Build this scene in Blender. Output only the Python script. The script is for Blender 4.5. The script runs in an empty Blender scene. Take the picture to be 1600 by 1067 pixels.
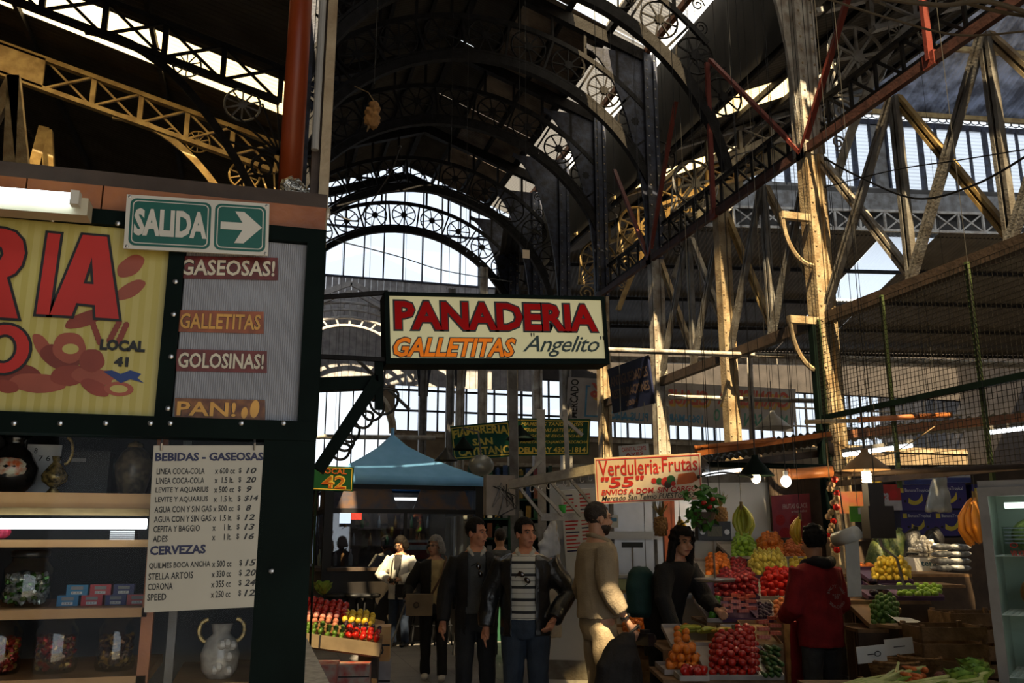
import bpy, math, random
from mathutils import Vector as V, Matrix as M
R = random.Random(11)
sc = bpy.context.scene
COL = sc.collection
PI = math.pi
# ---------------------------------------------------------------- camera, sky, sun, exposure
F, YAW, PIT = 1361.0, math.radians(16.0), math.radians(12.7)
EYE = V((0, 0, 1.6))
FW = V((math.sin(YAW)*math.cos(PIT), math.cos(YAW)*math.cos(PIT), math.sin(PIT)))
RT = V((math.cos(YAW), -math.sin(YAW), 0)); UP = RT.cross(FW)
cd = bpy.data.cameras.new('camera'); cam = bpy.data.objects.new('camera', cd); COL.objects.link(cam)
cd.sensor_width = 36; cd.lens = 36*F/1600; cd.clip_start = 0.05; cd.clip_end = 300
cam.matrix_world = M((( RT.x, UP.x, -FW.x, 0), (RT.y, UP.y, -FW.y, 0), (RT.z, UP.z, -FW.z, 1.6), (0, 0, 0, 1)))
sc.camera = cam
w = bpy.data.worlds.new('sky'); sc.world = w; w.use_nodes = True
bg = w.node_tree.nodes['Background']; bg.inputs[0].default_value = (0.88, 0.94, 1.0, 1); bg.inputs[1].default_value = 1.25
SUN_DIR = V((0.12, 0.58, -0.80)).normalized()          # the way the sunlight travels
sl = bpy.data.lights.new('sun', 'SUN'); sl.energy = 19; sl.color = (1.0, 0.80, 0.50); sl.angle = 0.009
so = bpy.data.objects.new('sun', sl); COL.objects.link(so); so.rotation_euler = SUN_DIR.to_track_quat('-Z', 'Y').to_euler(); so.location = (0, -5, 30)
sc.view_settings.view_transform = 'Standard'; sc.view_settings.look = 'None'
sc.view_settings.exposure = 0.15; sc.view_settings.gamma = 1; sc.view_settings.use_curve_mapping = False
try:
    sc.cycles.use_denoising = True; sc.cycles.max_bounces = 8; sc.cycles.diffuse_bounces = 4; sc.cycles.transparent_max_bounces = 16
    sc.cycles.sample_clamp_indirect = 6; sc.cycles.caustics_reflective = False; sc.cycles.caustics_refractive = False
except Exception: pass
def P(px, py, X=None, Y=None, Z=None, D=None):          # a measured photo point taken back to the place, at a known X, Y, Z or depth
    d = FW*F + RT*(px-800) + UP*(533.5-py)
    t = X/d.x if X is not None else Y/d.y if Y is not None else (Z-1.6)/d.z if Z is not None else D/F
    return EYE + d*t
# ---------------------------------------------------------------- helpers
def link(o, parent=None):
    COL.objects.link(o)
    if parent is not None: o.parent = parent
    return o
def tag(o, label=None, cat=None, group=None, kind=None):
    for k, v in (('label', label), ('category', cat), ('group', group), ('kind', kind)):
        if v: o[k] = v
    return o
def thing(name, label, cat, loc=(0, 0, 0), rz=0, group=None):
    o = link(bpy.data.objects.new(name, None)); o.location = loc; o.rotation_euler = (0, 0, rz); o.empty_display_size = 0.1
    return tag(o, label, cat, group)
class MB:
    def __init__(s): s.v = []; s.f = []; s.m = None; s.mi = []; s.cm = 0
    def mat(s, i): s.cm = i; return s
    def add(s, vs, fs):
        b = len(s.v)
        s.v += [tuple(x) for x in vs] if s.m is None else [tuple(s.m @ V(x)) for x in vs]
        s.f += [[i+b for i in f] for f in fs]; s.mi += [s.cm]*len(fs); return s
    def box(s, x0, x1, y0, y1, z0, z1):
        return s.add([(x0,y0,z0),(x1,y0,z0),(x1,y1,z0),(x0,y1,z0),(x0,y0,z1),(x1,y0,z1),(x1,y1,z1),(x0,y1,z1)],
                     [(0,3,2,1),(4,5,6,7),(0,1,5,4),(1,2,6,5),(2,3,7,6),(3,0,4,7)])
    def cbox(s, c, sx, sy, sz, rot=None):
        q = [V((x*sx/2, y*sy/2, z*sz/2)) for z in (-1, 1) for x, y in ((-1,-1),(1,-1),(1,1),(-1,1))]
        if rot is not None: q = [rot @ p for p in q]
        c = V(c)
        return s.add([p+c for p in q], [(0,3,2,1),(4,5,6,7),(0,1,5,4),(1,2,6,5),(2,3,7,6),(3,0,4,7)])
    def quad(s, a, b, c, d): return s.add([a, b, c, d], [(0,1,2,3)])
    def bar(s, a, b, w, h=None, up=(0, 0, 1)):
        h = h or w; a = V(a); b = V(b); t = (b-a).normalized(); u = V(up)
        if abs(t.dot(u)) > .98: u = V((0, 1, 0))
        r = t.cross(u).normalized(); u = r.cross(t)
        q = [p + r*x*w/2 + u*y*h/2 for p in (a, b) for x, y in ((-1,-1),(1,-1),(1,1),(-1,1))]
        return s.add(q, [(0,3,2,1),(4,5,6,7),(0,1,5,4),(1,2,6,5),(2,3,7,6),(3,0,4,7)])
    def slab(s, a, b, c, d, t):                             # a quad given thickness against its normal
        a, b, c, d = map(V, (a, b, c, d)); n = (b-a).cross(d-a).normalized()*t
        return s.add([a,b,c,d,a-n,b-n,c-n,d-n], [(0,1,2,3),(7,6,5,4),(0,4,5,1),(1,5,6,2),(2,6,7,3),(3,7,4,0)])
    def tube(s, pts, r, n=8, cap=True, flat=1.0):
        pts = [V(p) for p in pts]; k = len(pts); rs = r if isinstance(r, (list, tuple)) else [r]*k
        vs = []; u = None
        for i, p in enumerate(pts):
            t = (pts[min(i+1, k-1)]-pts[max(i-1, 0)]).normalized()
            if u is None:
                u = V((0, 0, 1)) if abs(t.z) < .9 else V((0, 1, 0))
            u = (u - t*u.dot(t)).normalized(); q = t.cross(u)
            vs += [p + (u*math.cos(2*PI*j/n)*flat + q*math.sin(2*PI*j/n))*rs[i] for j in range(n)]
        fs = [(i*n+j, i*n+(j+1) % n, (i+1)*n+(j+1) % n, (i+1)*n+j) for i in range(k-1) for j in range(n)]
        if cap: fs += [tuple(range(n))[::-1], tuple(range((k-1)*n, k*n))]
        return s.add(vs, fs)
    def lathe(s, prof, n=16, c=(0, 0, 0)):
        c = V(c); k = len(prof)
        vs = [c+V((r*math.cos(2*PI*j/n), r*math.sin(2*PI*j/n), z)) for r, z in prof for j in range(n)]
        fs = [(i*n+j, i*n+(j+1) % n, (i+1)*n+(j+1) % n, (i+1)*n+j) for i in range(k-1) for j in range(n)]
        return s.add(vs, fs + [tuple(range(n))[::-1], tuple(range((k-1)*n, k*n))])
    def ball(s, c, r, n=8, m=6, sc=(1, 1, 1), rot=None):
        c = V(c); vs = []
        for i in range(m+1):
            th = PI*i/m
            for j in range(n):
                p = V((r*sc[0]*math.sin(th)*math.cos(2*PI*j/n), r*sc[1]*math.sin(th)*math.sin(2*PI*j/n), r*sc[2]*math.cos(th)))
                vs.append(c + (rot @ p if rot is not None else p))
        return s.add(vs, [(i*n+j, (i+1)*n+j, (i+1)*n+(j+1) % n, i*n+(j+1) % n) for i in range(m) for j in range(n)])
    def poly(s, pts, t):                                    # a flat outline (x, z) given thickness t along y
        n = len(pts)
        return s.add([(x, -t/2, z) for x, z in pts]+[(x, t/2, z) for x, z in pts],
                     [tuple(range(n)), tuple(range(n, 2*n))[::-1]]+[(i, i+n, (i+1) % n+n, (i+1) % n) for i in range(n)])
    def mesh(s, name, mats, smooth=False):
        me = bpy.data.meshes.new(name); me.from_pydata(s.v, [], s.f)
        for m_ in (mats if isinstance(mats, (list, tuple)) else [mats]): me.materials.append(m_)
        if any(s.mi): me.polygons.foreach_set('material_index', s.mi)
        if smooth: me.polygons.foreach_set('use_smooth', [True]*len(me.polygons))
        me.update(); return me
    def build(s, name, mats, parent=None, smooth=False, loc=None, rot=None):
        o = link(bpy.data.objects.new(name, s.mesh(name, mats, smooth)), parent)
        if loc is not None: o.location = loc
        if rot is not None: o.rotation_euler = rot
        return o
def inst(name, me, parent=None, loc=(0, 0, 0), rot=(0, 0, 0), scale=None):
    o = link(bpy.data.objects.new(name, me), parent); o.location = loc; o.rotation_euler = rot
    if scale is not None: o.scale = scale if isinstance(scale, (tuple, list)) else (scale,)*3
    return o
def copy_tree(o, parent=None):
    c = o.copy(); COL.objects.link(c); c.parent = parent
    for ch in list(o.children): copy_tree(ch, c)
    return c
def frame(o, r, up=(0, 0, 1)):                              # panel frame: local x = r, local z = up, local -y faces out
    r = V(r).normalized(); u = V(up); u = (u - r*u.dot(r)).normalized(); y = u.cross(r); o = V(o)
    return M(((r.x, y.x, u.x, o.x), (r.y, y.y, u.y, o.y), (r.z, y.z, u.z, o.z), (0, 0, 0, 1)))
_tc = {}
TMP = bpy.data.scenes.new('workbench')
def evald(ob):                                              # evaluate one object by itself, in a scratch scene
    TMP.collection.objects.link(ob)
    with bpy.context.temp_override(scene=TMP, view_layer=TMP.view_layers[0]):
        dg = bpy.context.evaluated_depsgraph_get(); me = bpy.data.meshes.new_from_object(ob.evaluated_get(dg))
    TMP.collection.objects.unlink(ob); bpy.data.objects.remove(ob); return me
def text(name, body, mat, parent, box, y=-.002, bold=0.0, shear=0.0, spacing=1.0, slope=0.0, flip=False, arch=0.0):
    """Lettering fitted into box = (x0, x1, z0, z1) of the parent's panel frame, lying at local y."""
    key = (body, bold, shear, spacing)
    if key not in _tc:
        cu = bpy.data.curves.new('lettering', 'FONT'); cu.body = body; cu.size = 1; cu.offset = bold; cu.shear = shear; cu.space_character = spacing
        cu.resolution_u = 2
        me = evald(bpy.data.objects.new('lettering', cu))
        _tc[key] = ([tuple(v.co) for v in me.vertices], [tuple(p.vertices) for p in me.polygons])
    vs, fs = _tc[key]
    xs = [v[0] for v in vs]; ys = [v[1] for v in vs]; x0, x1, z0, z1 = box
    a, b, c, d = min(xs), max(xs), min(ys), max(ys)
    def mp(v):
        fx = (v[0]-a)/(b-a); fz = (v[1]-c)/(d-c)
        if flip: fx = 1-fx
        return (x0+(x1-x0)*fx, y, z0+(z1-z0)*fz + slope*(x1-x0)*fx + arch*(1-(2*fx-1)**2))
    mb = MB().add([mp(v) for v in vs], fs)
    return mb.build(name, mat, parent)
def loops_mesh(name, loops, mat, parent, box, y, off=0.0):
    cu = bpy.data.curves.new('shape', 'CURVE'); cu.dimensions = '2D'; cu.fill_mode = 'BOTH'; cu.offset = off
    x0, x1, z0, z1 = box
    for lp_ in loops:
        sp = cu.splines.new('POLY'); sp.points.add(len(lp_)-1); sp.use_cyclic_u = True
        for q, (u, v) in zip(sp.points, lp_): q.co = (x0+(x1-x0)*u, z0+(z1-z0)*v, 0, 1)
    me = evald(bpy.data.objects.new('shape', cu))
    return MB().add([(v.co.x, y, v.co.y) for v in me.vertices], [tuple(p.vertices) for p in me.polygons]).build(name, mat, parent)
# ---------------------------------------------------------------- materials
_mats = {}
def mt(name, col, rough=.6, metal=0.0, var=.25, scale=6.0, bump=0.0, bscale=None, col2=None, spec=.4, detail=4):
    if name in _mats: return _mats[name]
    m = bpy.data.materials.new(name); m.use_nodes = True; nt = m.node_tree; b = nt.nodes['Principled BSDF']
    b.inputs['Roughness'].default_value = rough; b.inputs['Metallic'].default_value = metal; b.inputs['Specular IOR Level'].default_value = spec
    c = tuple(col)+(1,); c2 = (tuple(col2)+(1,)) if col2 else tuple(x*(1-var) for x in col)+(1,)
    tc = nt.nodes.new('ShaderNodeTexCoord'); n = nt.nodes.new('ShaderNodeTexNoise'); n.inputs['Scale'].default_value = scale; n.inputs['Detail'].default_value = detail
    nt.links.new(tc.outputs['Object'], n.inputs['Vector'])
    rp = nt.nodes.new('ShaderNodeValToRGB'); rp.color_ramp.elements[0].position = .36; rp.color_ramp.elements[1].position = .64
    rp.color_ramp.elements[0].color = c2; rp.color_ramp.elements[1].color = c
    nt.links.new(n.outputs['Fac'], rp.inputs[0]); nt.links.new(rp.outputs[0], b.inputs['Base Color'])
    if bump:
        n2 = nt.nodes.new('ShaderNodeTexNoise'); n2.inputs['Scale'].default_value = bscale or scale*4; n2.inputs['Detail'].default_value = 5
        nt.links.new(tc.outputs['Object'], n2.inputs['Vector'])
        bp = nt.nodes.new('ShaderNodeBump'); bp.inputs['Strength'].default_value = bump; bp.inputs['Distance'].default_value = .02
        nt.links.new(n2.outputs['Fac'], bp.inputs['Height']); nt.links.new(bp.outputs[0], b.inputs['Normal'])
    _mats[name] = m; return m
def emit(name, col, strength):
    if name in _mats: return _mats[name]
    m = bpy.data.materials.new(name); m.use_nodes = True; nt = m.node_tree; nt.nodes.clear()
    e = nt.nodes.new('ShaderNodeEmission'); e.inputs[0].default_value = tuple(col)+(1,); e.inputs[1].default_value = strength
    o = nt.nodes.new('ShaderNodeOutputMaterial'); nt.links.new(e.outputs[0], o.inputs[0]); _mats[name] = m; return m
def self_glow(name, col, strength, rough=.3):
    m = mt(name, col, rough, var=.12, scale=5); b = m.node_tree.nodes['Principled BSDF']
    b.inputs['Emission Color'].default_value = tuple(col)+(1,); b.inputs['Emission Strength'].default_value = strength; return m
def glass(name, tint=(.95, .97, 1), gloss=.12, rough=.02):    # thin clear pane
    if name in _mats: return _mats[name]
    m = bpy.data.materials.new(name); m.use_nodes = True; nt = m.node_tree; nt.nodes.clear()
    t = nt.nodes.new('ShaderNodeBsdfTransparent'); t.inputs[0].default_value = tuple(tint)+(1,)
    g = nt.nodes.new('ShaderNodeBsdfGlossy'); g.inputs['Roughness'].default_value = rough
    x = nt.nodes.new('ShaderNodeMixShader'); x.inputs[0].default_value = gloss
    o = nt.nodes.new('ShaderNodeOutputMaterial')
    nt.links.new(t.outputs[0], x.inputs[1]); nt.links.new(g.outputs[0], x.inputs[2]); nt.links.new(x.outputs[0], o.inputs[0]); _mats[name] = m; return m
def sheet(name, col, clear=.25):                             # translucent plastic roof sheet
    if name in _mats: return _mats[name]
    m = bpy.data.materials.new(name); m.use_nodes = True; nt = m.node_tree; nt.nodes.clear()
    t = nt.nodes.new('ShaderNodeBsdfTranslucent'); t.inputs[0].default_value = tuple(col)+(1,)
    g = nt.nodes.new('ShaderNodeBsdfTransparent'); g.inputs[0].default_value = tuple(col)+(1,)
    x = nt.nodes.new('ShaderNodeMixShader'); x.inputs[0].default_value = clear
    o = nt.nodes.new('ShaderNodeOutputMaterial')
    nt.links.new(t.outputs[0], x.inputs[1]); nt.links.new(g.outputs[0], x.inputs[2]); nt.links.new(x.outputs[0], o.inputs[0]); _mats[name] = m; return m
IRON = mt('dark_iron', (.018, .017, .018), .7, 0, .5, 9, .3, col2=(.009, .008, .008), spec=.2)
IRONB = mt('blue_grey_iron', (.045, .052, .085), .55, .1, .4, 7, .3, col2=(.018, .019, .024), spec=.3)
CREAM = mt('peeling_cream_paint', (.42, .34, .22), .6, 0, .4, 5, .4, 40, col2=(.22, .15, .08), detail=8)
WHITEP = mt('chipped_white_paint', (.46, .44, .40), .55, 0, .4, 6, .4, 40, col2=(.24, .20, .16), detail=8)
GREYP = mt('grey_paint', (.20, .20, .20), .5, 0, .3, 5, .3, 40, col2=(.10, .09, .08))
REDP = mt('red_oxide_paint', (.17, .034, .024), .55, 0, .4, 8, .2, col2=(.15, .025, .018))
OCHRE = mt('ochre_paint_and_sunlight', (.38, .27, .11), .6, 0, .3, 6, .2, 30, col2=(.22, .14, .05))  # on the side hall trusses, warm sunlight put into the colour
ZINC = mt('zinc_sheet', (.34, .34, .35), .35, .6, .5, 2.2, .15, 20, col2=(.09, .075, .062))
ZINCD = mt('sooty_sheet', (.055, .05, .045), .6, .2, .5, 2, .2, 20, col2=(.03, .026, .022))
ZINCB = mt('sky_tinted_zinc_sheet', (.50, .60, .85), .45, .2, .3, 2.2, .1, 20, col2=(.12, .14, .20))  # zinc with the blue of the sky light put into its colour
WOODO = mt('orange_varnished_wood', (.42, .15, .05), .4, 0, .3, 5, .15, 30, col2=(.25, .075, .02))
WOODL = mt('pale_shelf_wood', (.52, .30, .12), .45, 0, .3, 5, .1, 30, col2=(.38, .20, .08))
WOODD = mt('dark_wood', (.07, .045, .03), .6, 0, .4, 6, .2)
CRATE = mt('crate_wood', (.25, .15, .075), .7, 0, .4, 8, .3, 40, col2=(.13, .075, .035))
GREENK = mt('dark_green_enamel', (.004, .010, .008), .6, 0, .4, 5, .1, spec=.06)
BLACK = mt('black', (.008, .008, .009), .5, 0, .3, 5)
STEEL = mt('stainless_steel', (.55, .55, .55), .3, .9, .2, 3, .05)
WHITE = mt('white', (.72, .72, .70), .5, 0, .08, 5)
CABLE = mt('cable_black', (.015, .014, .013), .5)
ROPE = mt('tan_cord', (.25, .17, .09), .7)
PANE = glass('window_pane', (.93, .96, 1), .06)
TRANS = sheet('translucent_sheet', (.86, .92, 1.0), .22)
EAVE_GLOW = sheet('eave_glow_sheet', (.115, .115, .12), .0)  # glow put into the eave row, for daylight caught by the zinc
TRANSY = sheet('yellowed_translucent_sheet', (1.0, .84, .52), .3)
CLEAR = sheet('added_sun_opening', (1.0, .93, .80), .8)  # for openings added out of view to let the sun through
# ---------------------------------------------------------------- shell
XL, XR, XM = 0.25, 6.5, 3.38                               # nave column lines and its middle
EZ, RZ = 10.55, 11.75                                      # eave and ridge of the nave roof
TY = [8.88, 11.15, 13.47, 16.0, 18.3, 20.4, 22.6]          # rows of columns along the nave
def floor_mat():
    m = mt('market_floor', (.27, .25, .23), .40, 0, .3, 1.2, .25, 30, col2=(.16, .145, .13)); nt = m.node_tree; b = nt.nodes['Principled BSDF']
    tc = nt.nodes.new('ShaderNodeTexCoord'); br = nt.nodes.new('ShaderNodeTexBrick'); br.offset = 0; br.inputs['Scale'].default_value = 1
    br.inputs['Brick Width'].default_value = .4; br.inputs['Row Height'].default_value = .4; br.inputs['Mortar Size'].default_value = .006
    br.inputs['Color1'].default_value = (1, 1, 1, 1); br.inputs['Color2'].default_value = (.8, .8, .8, 1); br.inputs['Mortar'].default_value = (.35, .35, .35, 1)
    mx = nt.nodes.new('ShaderNodeMix'); mx.data_type = 'RGBA'; mx.blend_type = 'MULTIPLY'; mx.inputs[0].default_value = 1
    old = b.inputs['Base Color'].links[0].from_socket
    nt.links.new(tc.outputs['Object'], br.inputs['Vector']); nt.links.new(old, mx.inputs[6]); nt.links.new(br.outputs[0], mx.inputs[7]); nt.links.new(mx.outputs[2], b.inputs['Base Color'])
    return m
tag(MB().box(-14, 32, -9, 34, -.2, 0).build('floor', floor_mat()), kind='structure', label='grey worn tiled floor of the market hall')
def corr(o, du, dv, lu, lv, pitch=.076, amp=.014, seg=4, nu=1):
    """corrugated sheet: corrugations run along du for lu, repeat along dv over lv"""
    o = V(o); du = V(du).normalized(); dv = V(dv).normalized(); n = du.cross(dv).normalized()
    k = max(2, int(lv/pitch*seg)); mb = MB(); vs = []
    for i in range(nu+1):
        for j in range(k+1): vs.append(o+du*(lu*i/nu)+dv*(lv*j/k)+n*(amp*math.sin(2*PI*lv*j/k/pitch)))
    return mb.add(vs, [(i*(k+1)+j, i*(k+1)+j+1, (i+1)*(k+1)+j+1, (i+1)*(k+1)+j) for i in range(nu) for j in range(k)])
root = tag(thing('ceiling_nave', 'corrugated sheet roof of the tall central nave', None), kind='structure')
slope = V((XR-XM, 0, EZ-RZ)); L = slope.length; sd = slope.normalized(); sdl = V((-sd.x, 0, sd.z))
YB = [6.2, 8.88, 11.15, 13.47, 16.0, 18.3, 20.4, 22.6]
for i in range(7):
    y0, y1 = YB[i], YB[i+1]
    for r in range(4):
        a = L*(r/4)*.97+.02
        mats = ZINCD if r == 0 else (mt('brown_zinc_sheet', (.26, .20, .15), .45, .4, .4, 1.5, .15, 20, col2=(.07, .05, .04)) if r < 3 else EAVE_GLOW)
        clr = r == 2 and i < 3  # clear sheets added out of view to sun the column row
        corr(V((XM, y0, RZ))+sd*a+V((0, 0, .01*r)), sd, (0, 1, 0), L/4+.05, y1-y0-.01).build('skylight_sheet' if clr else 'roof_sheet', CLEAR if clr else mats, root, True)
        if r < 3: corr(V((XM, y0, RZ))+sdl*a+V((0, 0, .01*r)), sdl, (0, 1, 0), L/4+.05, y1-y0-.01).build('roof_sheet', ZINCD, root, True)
    # the eave strip that lets the sky in, and the left eave
    corr((XR+.06, y0, EZ-.03), (1, 0, -.35), (0, 1, 0), .30, y1-y0-.01).build('translucent_strip', TRANS, root, True)
    corr(V((XM, y0, RZ))+sdl*L*.76, sdl, (0, 1, 0), L*.24, (y1-y0-.01) if i else .55).build('roof_sheet', ZINCD, root, True)
    if i == 0: corr(V((XM, y0+1.15, RZ))+sdl*L*.76, sdl, (0, 1, 0), L*.24, y1-y0-1.16).build('roof_sheet', ZINCD, root, True); corr(V((XM, y0+.56, RZ))+sdl*L*.76, sdl, (0, 1, 0), L*.24, .58).build('skylight_sheet', CLEAR, root, True)  # clear pane added to sun the woman in white
for k, (q, w_) in enumerate(((0, .12), (.25, .07), (.5, .07), (.75, .12), (.99, .09))):
    for s_ in ((sd, sdl) if k else (sd,)):
        p = V((XM, 0, RZ-.09))+s_*(L*q)
        MB().bar((p.x, 6.2, p.z), (p.x, 22.7, p.z), w_, .12).build('purlin', IRON if (k < 4 or s_ is sdl) else mt('rusty_eave_beam', (.33, .13, .05), .6, 0, .4, 6, .2, col2=(.16, .07, .04)), root)
# clerestory walls of the nave above the side halls
for nm, x, zb in (('wall_nave_right', XR+.34, 8.55), ('wall_nave_left', XL-.25, 8.0)):
    ro = tag(thing(nm, 'dark sheet wall between nave eave and side hall roof', None), kind='structure')
    for i in range(7): MB().box(x, x+.03, YB[i]+.01, YB[i+1], zb, EZ-.14).build('wall_sheet', mt('soot_black_sheet', (.018, .016, .014), .8, 0, .4, 2, spec=.1), ro)
# ---------------------------------------------------------------- side hall roofs
def hall(nm, label, x0, z0, x1, z1, ys, sky, mat, skymat, half=False):
    ro = tag(thing(nm, label, None), kind='structure'); d = V((x1-x0, 0, z1-z0)); ln = d.length
    for a, b in ys:
        s_ = any(abs(a-q) < .01 for q in sky); k = 2
        for i in range(k):
            corr(V((x0, a, z0))+d*(i/k), d, (0, 1, 0), ln/k+.04, b-a-.01, .11, .016).build('skylight_sheet' if s_ and (i == 0 or half is False) else 'roof_sheet', skymat if s_ and (i == 0 or half is False) else mat, ro, True)
    for i in range(6):
        p = V((x0, 0, z0-.08))+d*(i/5)
        MB().bar((p.x, ys[0][0], p.z), (p.x, ys[-1][1], p.z), .06, .1).build('purlin', IRON, ro)
    return ro
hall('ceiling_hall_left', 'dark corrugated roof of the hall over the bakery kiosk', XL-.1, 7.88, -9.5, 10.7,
     [(-3, 3.5), (3.5, 4.3), (4.3, 11.7), (11.7, 12.75), (12.75, 23)], [3.5, 11.7], ZINCD, TRANSY)  # near strip is unseen, added to sun the produce stand
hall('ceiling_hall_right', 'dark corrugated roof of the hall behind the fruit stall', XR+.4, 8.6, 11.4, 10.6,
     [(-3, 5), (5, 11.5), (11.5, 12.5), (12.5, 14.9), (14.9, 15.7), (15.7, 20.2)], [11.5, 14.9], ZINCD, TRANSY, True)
# roof over the near nave, out of the frame: dark sheets, with openings added to sun the columns, the greengrocer sign and the man's hip
rn = tag(thing('ceiling_nave_near', 'dark sheet roof of the nave above the entrance', None), kind='structure')
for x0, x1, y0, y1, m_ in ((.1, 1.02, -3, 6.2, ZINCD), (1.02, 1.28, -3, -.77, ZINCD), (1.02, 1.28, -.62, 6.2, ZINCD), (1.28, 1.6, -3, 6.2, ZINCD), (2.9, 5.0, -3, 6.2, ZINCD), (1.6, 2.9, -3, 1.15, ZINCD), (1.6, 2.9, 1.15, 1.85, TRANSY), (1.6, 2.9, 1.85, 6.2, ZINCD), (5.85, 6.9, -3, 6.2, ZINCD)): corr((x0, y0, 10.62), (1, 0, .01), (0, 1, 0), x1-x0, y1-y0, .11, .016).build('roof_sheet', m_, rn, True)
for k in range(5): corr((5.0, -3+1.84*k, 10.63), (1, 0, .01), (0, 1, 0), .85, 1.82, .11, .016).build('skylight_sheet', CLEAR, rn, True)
# ---------------------------------------------------------------- far right: clerestory of translucent sheet under a zinc roof tinted with sky light
A0, B0 = P(1120, 284, Z=11.19), P(1700, 316, Z=11.19)
A1, B1 = A0+V((0, 0, 2.1)), B0+V((0, 0, 2.1))
hd = (B0-A0); hl = hd.length; hd = hd.normalized(); hn = V((hd.y, -hd.x, 0))      # hn points to the camera side
w1 = tag(thing('window_1', 'long clerestory band of pale translucent sheet high on the far side', None), kind='structure')
n = 22
for i in range(n):
    a = A0+hd*(hl*i/n)
    if i in (9,): MB().slab(a+hd*.02, a+hd*(hl/n-.02), a+hd*(hl/n-.02)+V((0, 0, 2.1)), a+hd*.02+V((0, 0, 2.1)), .03).build('louvre_panel', GREYP, w1); continue
    corr(a+hd*.03, hd, (0, 0, 1), hl/n-.06, 2.1, .11, .014).build('pane', TRANS, w1, True)
for i in range(n+1):
    a = A0+hd*(hl*i/n)+hn*.03
    MB().bar(a, a+V((0, 0, 2.1)), .06 if i % 4 else .16, .07).build('mullion', IRONB, w1)
MB().bar(A0-hd*.3, B0, .14, .14).build('window_sill', GREYP, w1); MB().bar(A1-hd*.3, B1, .12, .16).build('head_beam', IRONB, w1)
for i in range(44):
    a = A1+hd*(hl*i/44)+hn*.06+V((0, 0, .2)); MB().tube([a+V((0, 0, .1*math.sin(t))) + hd*.14*math.cos(t) for t in [2*PI*j/8 for j in range(9)]], .018, 4, False).build('fretwork_ring', IRONB, w1)
hr = tag(thing('ceiling_hall_far', 'corrugated roof tinted with blue sky light above the far clerestory band', None), kind='structure')
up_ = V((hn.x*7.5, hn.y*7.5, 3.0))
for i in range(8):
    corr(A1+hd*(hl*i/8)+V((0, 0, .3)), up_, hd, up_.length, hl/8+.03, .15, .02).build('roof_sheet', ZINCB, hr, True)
for q in (.02, .3, .6, .9):
    a = A1+up_*q+V((0, 0, .2)); MB().bar(a, a+hd*hl, .1, .14).build('purlin', OCHRE, hr)
# lattice beam under the clerestory
def lattice(name, a, b, dz, mat, parent=None, panels=8, t=.05, w=.05, cross=True):
    a = V(a); b = V(b); o = MB(); z = V((0, 0, dz))
    o.bar(a, b, w, t); o.bar(a+z, b+z, w, t)
    for i in range(panels+1):
        p = a+(b-a)*i/panels; o.bar(p, p+z, w*.8, t*.8)
        if i < panels:
            q = a+(b-a)*(i+1)/panels; o.bar(p, q+z, w*.5, t*.6)
            if cross: o.bar(p+z, q, w*.5, t*.6)
    return o.build(name, mat, parent)
LZ = 9.75
la, lb = P(905, 347, Z=LZ), P(1690, 368, Z=LZ)
lt = thing('lattice_girder', 'pale lattice girder with crossed bars below the far clerestory band', 'girder', la)
def rel(o, p): return V(p)-o.location
lattice('lattice', rel(lt, la), rel(lt, lb), .55, WHITEP, lt, 20, .07, .07)
bq = V((-(lb-la).y, (lb-la).x, 0)).normalized()*.2; MB().slab(rel(lt, la)+bq-V((0, 0, .1)), rel(lt, lb)+bq-V((0, 0, .1)), rel(lt, lb)+bq+V((0, 0, 1.3)), rel(lt, la)+bq+V((0, 0, 1.3)), .03).build('added_dark_board', ZINCD, lt)  # dark board added to shut out the sky behind the lattice
MB().bar(rel(lt, la)+V((0, .1, .85)), rel(lt, lb)+V((0, .1, .85)), .1, .5).build('fascia', GREYP, lt)
# low dark roof behind the lattice beam, with a pale skylight
lr = tag(thing('ceiling_hall_back', 'low dark roof at the back of the market with a pale skylight', None), kind='structure')
bd = (lb-la).normalized(); bn = V((-bd.y, bd.x, 0))
o = la-bd*2+V((0, 0, -.05)); d2 = bn*8.5+V((0, 0, -1.5))
def back(u, v): return o+bd*u+d2*v
bl = (lb-la).length+9
u0 = 10.4
for v0, v1 in ((0, .25), (.25, .5), (.5, .75), (.75, 1)):
    for a, b in ((0, u0), (u0, u0+1.5), (u0+1.5, bl)):
        sk = abs(a-u0) < .01 and v0 < .5
        corr(back(a, v0), d2, bd, d2.length*(v1-v0)+.04, b-a-.02, .12, .016).build('skylight_sheet' if sk else 'roof_sheet', TRANS if sk else ZINCD, lr, True)
    MB().bar(back(0, v1)-V((0, 0, .08)), back(bl, v1)-V((0, 0, .08)), .08, .1).build('purlin', IRON, lr)
MB().bar(back(0, .98)-V((0, 0, .45)), back(bl, .98)-V((0, 0, .45)), .1, .22).build('gutter_beam', WHITEP, lr)
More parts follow.
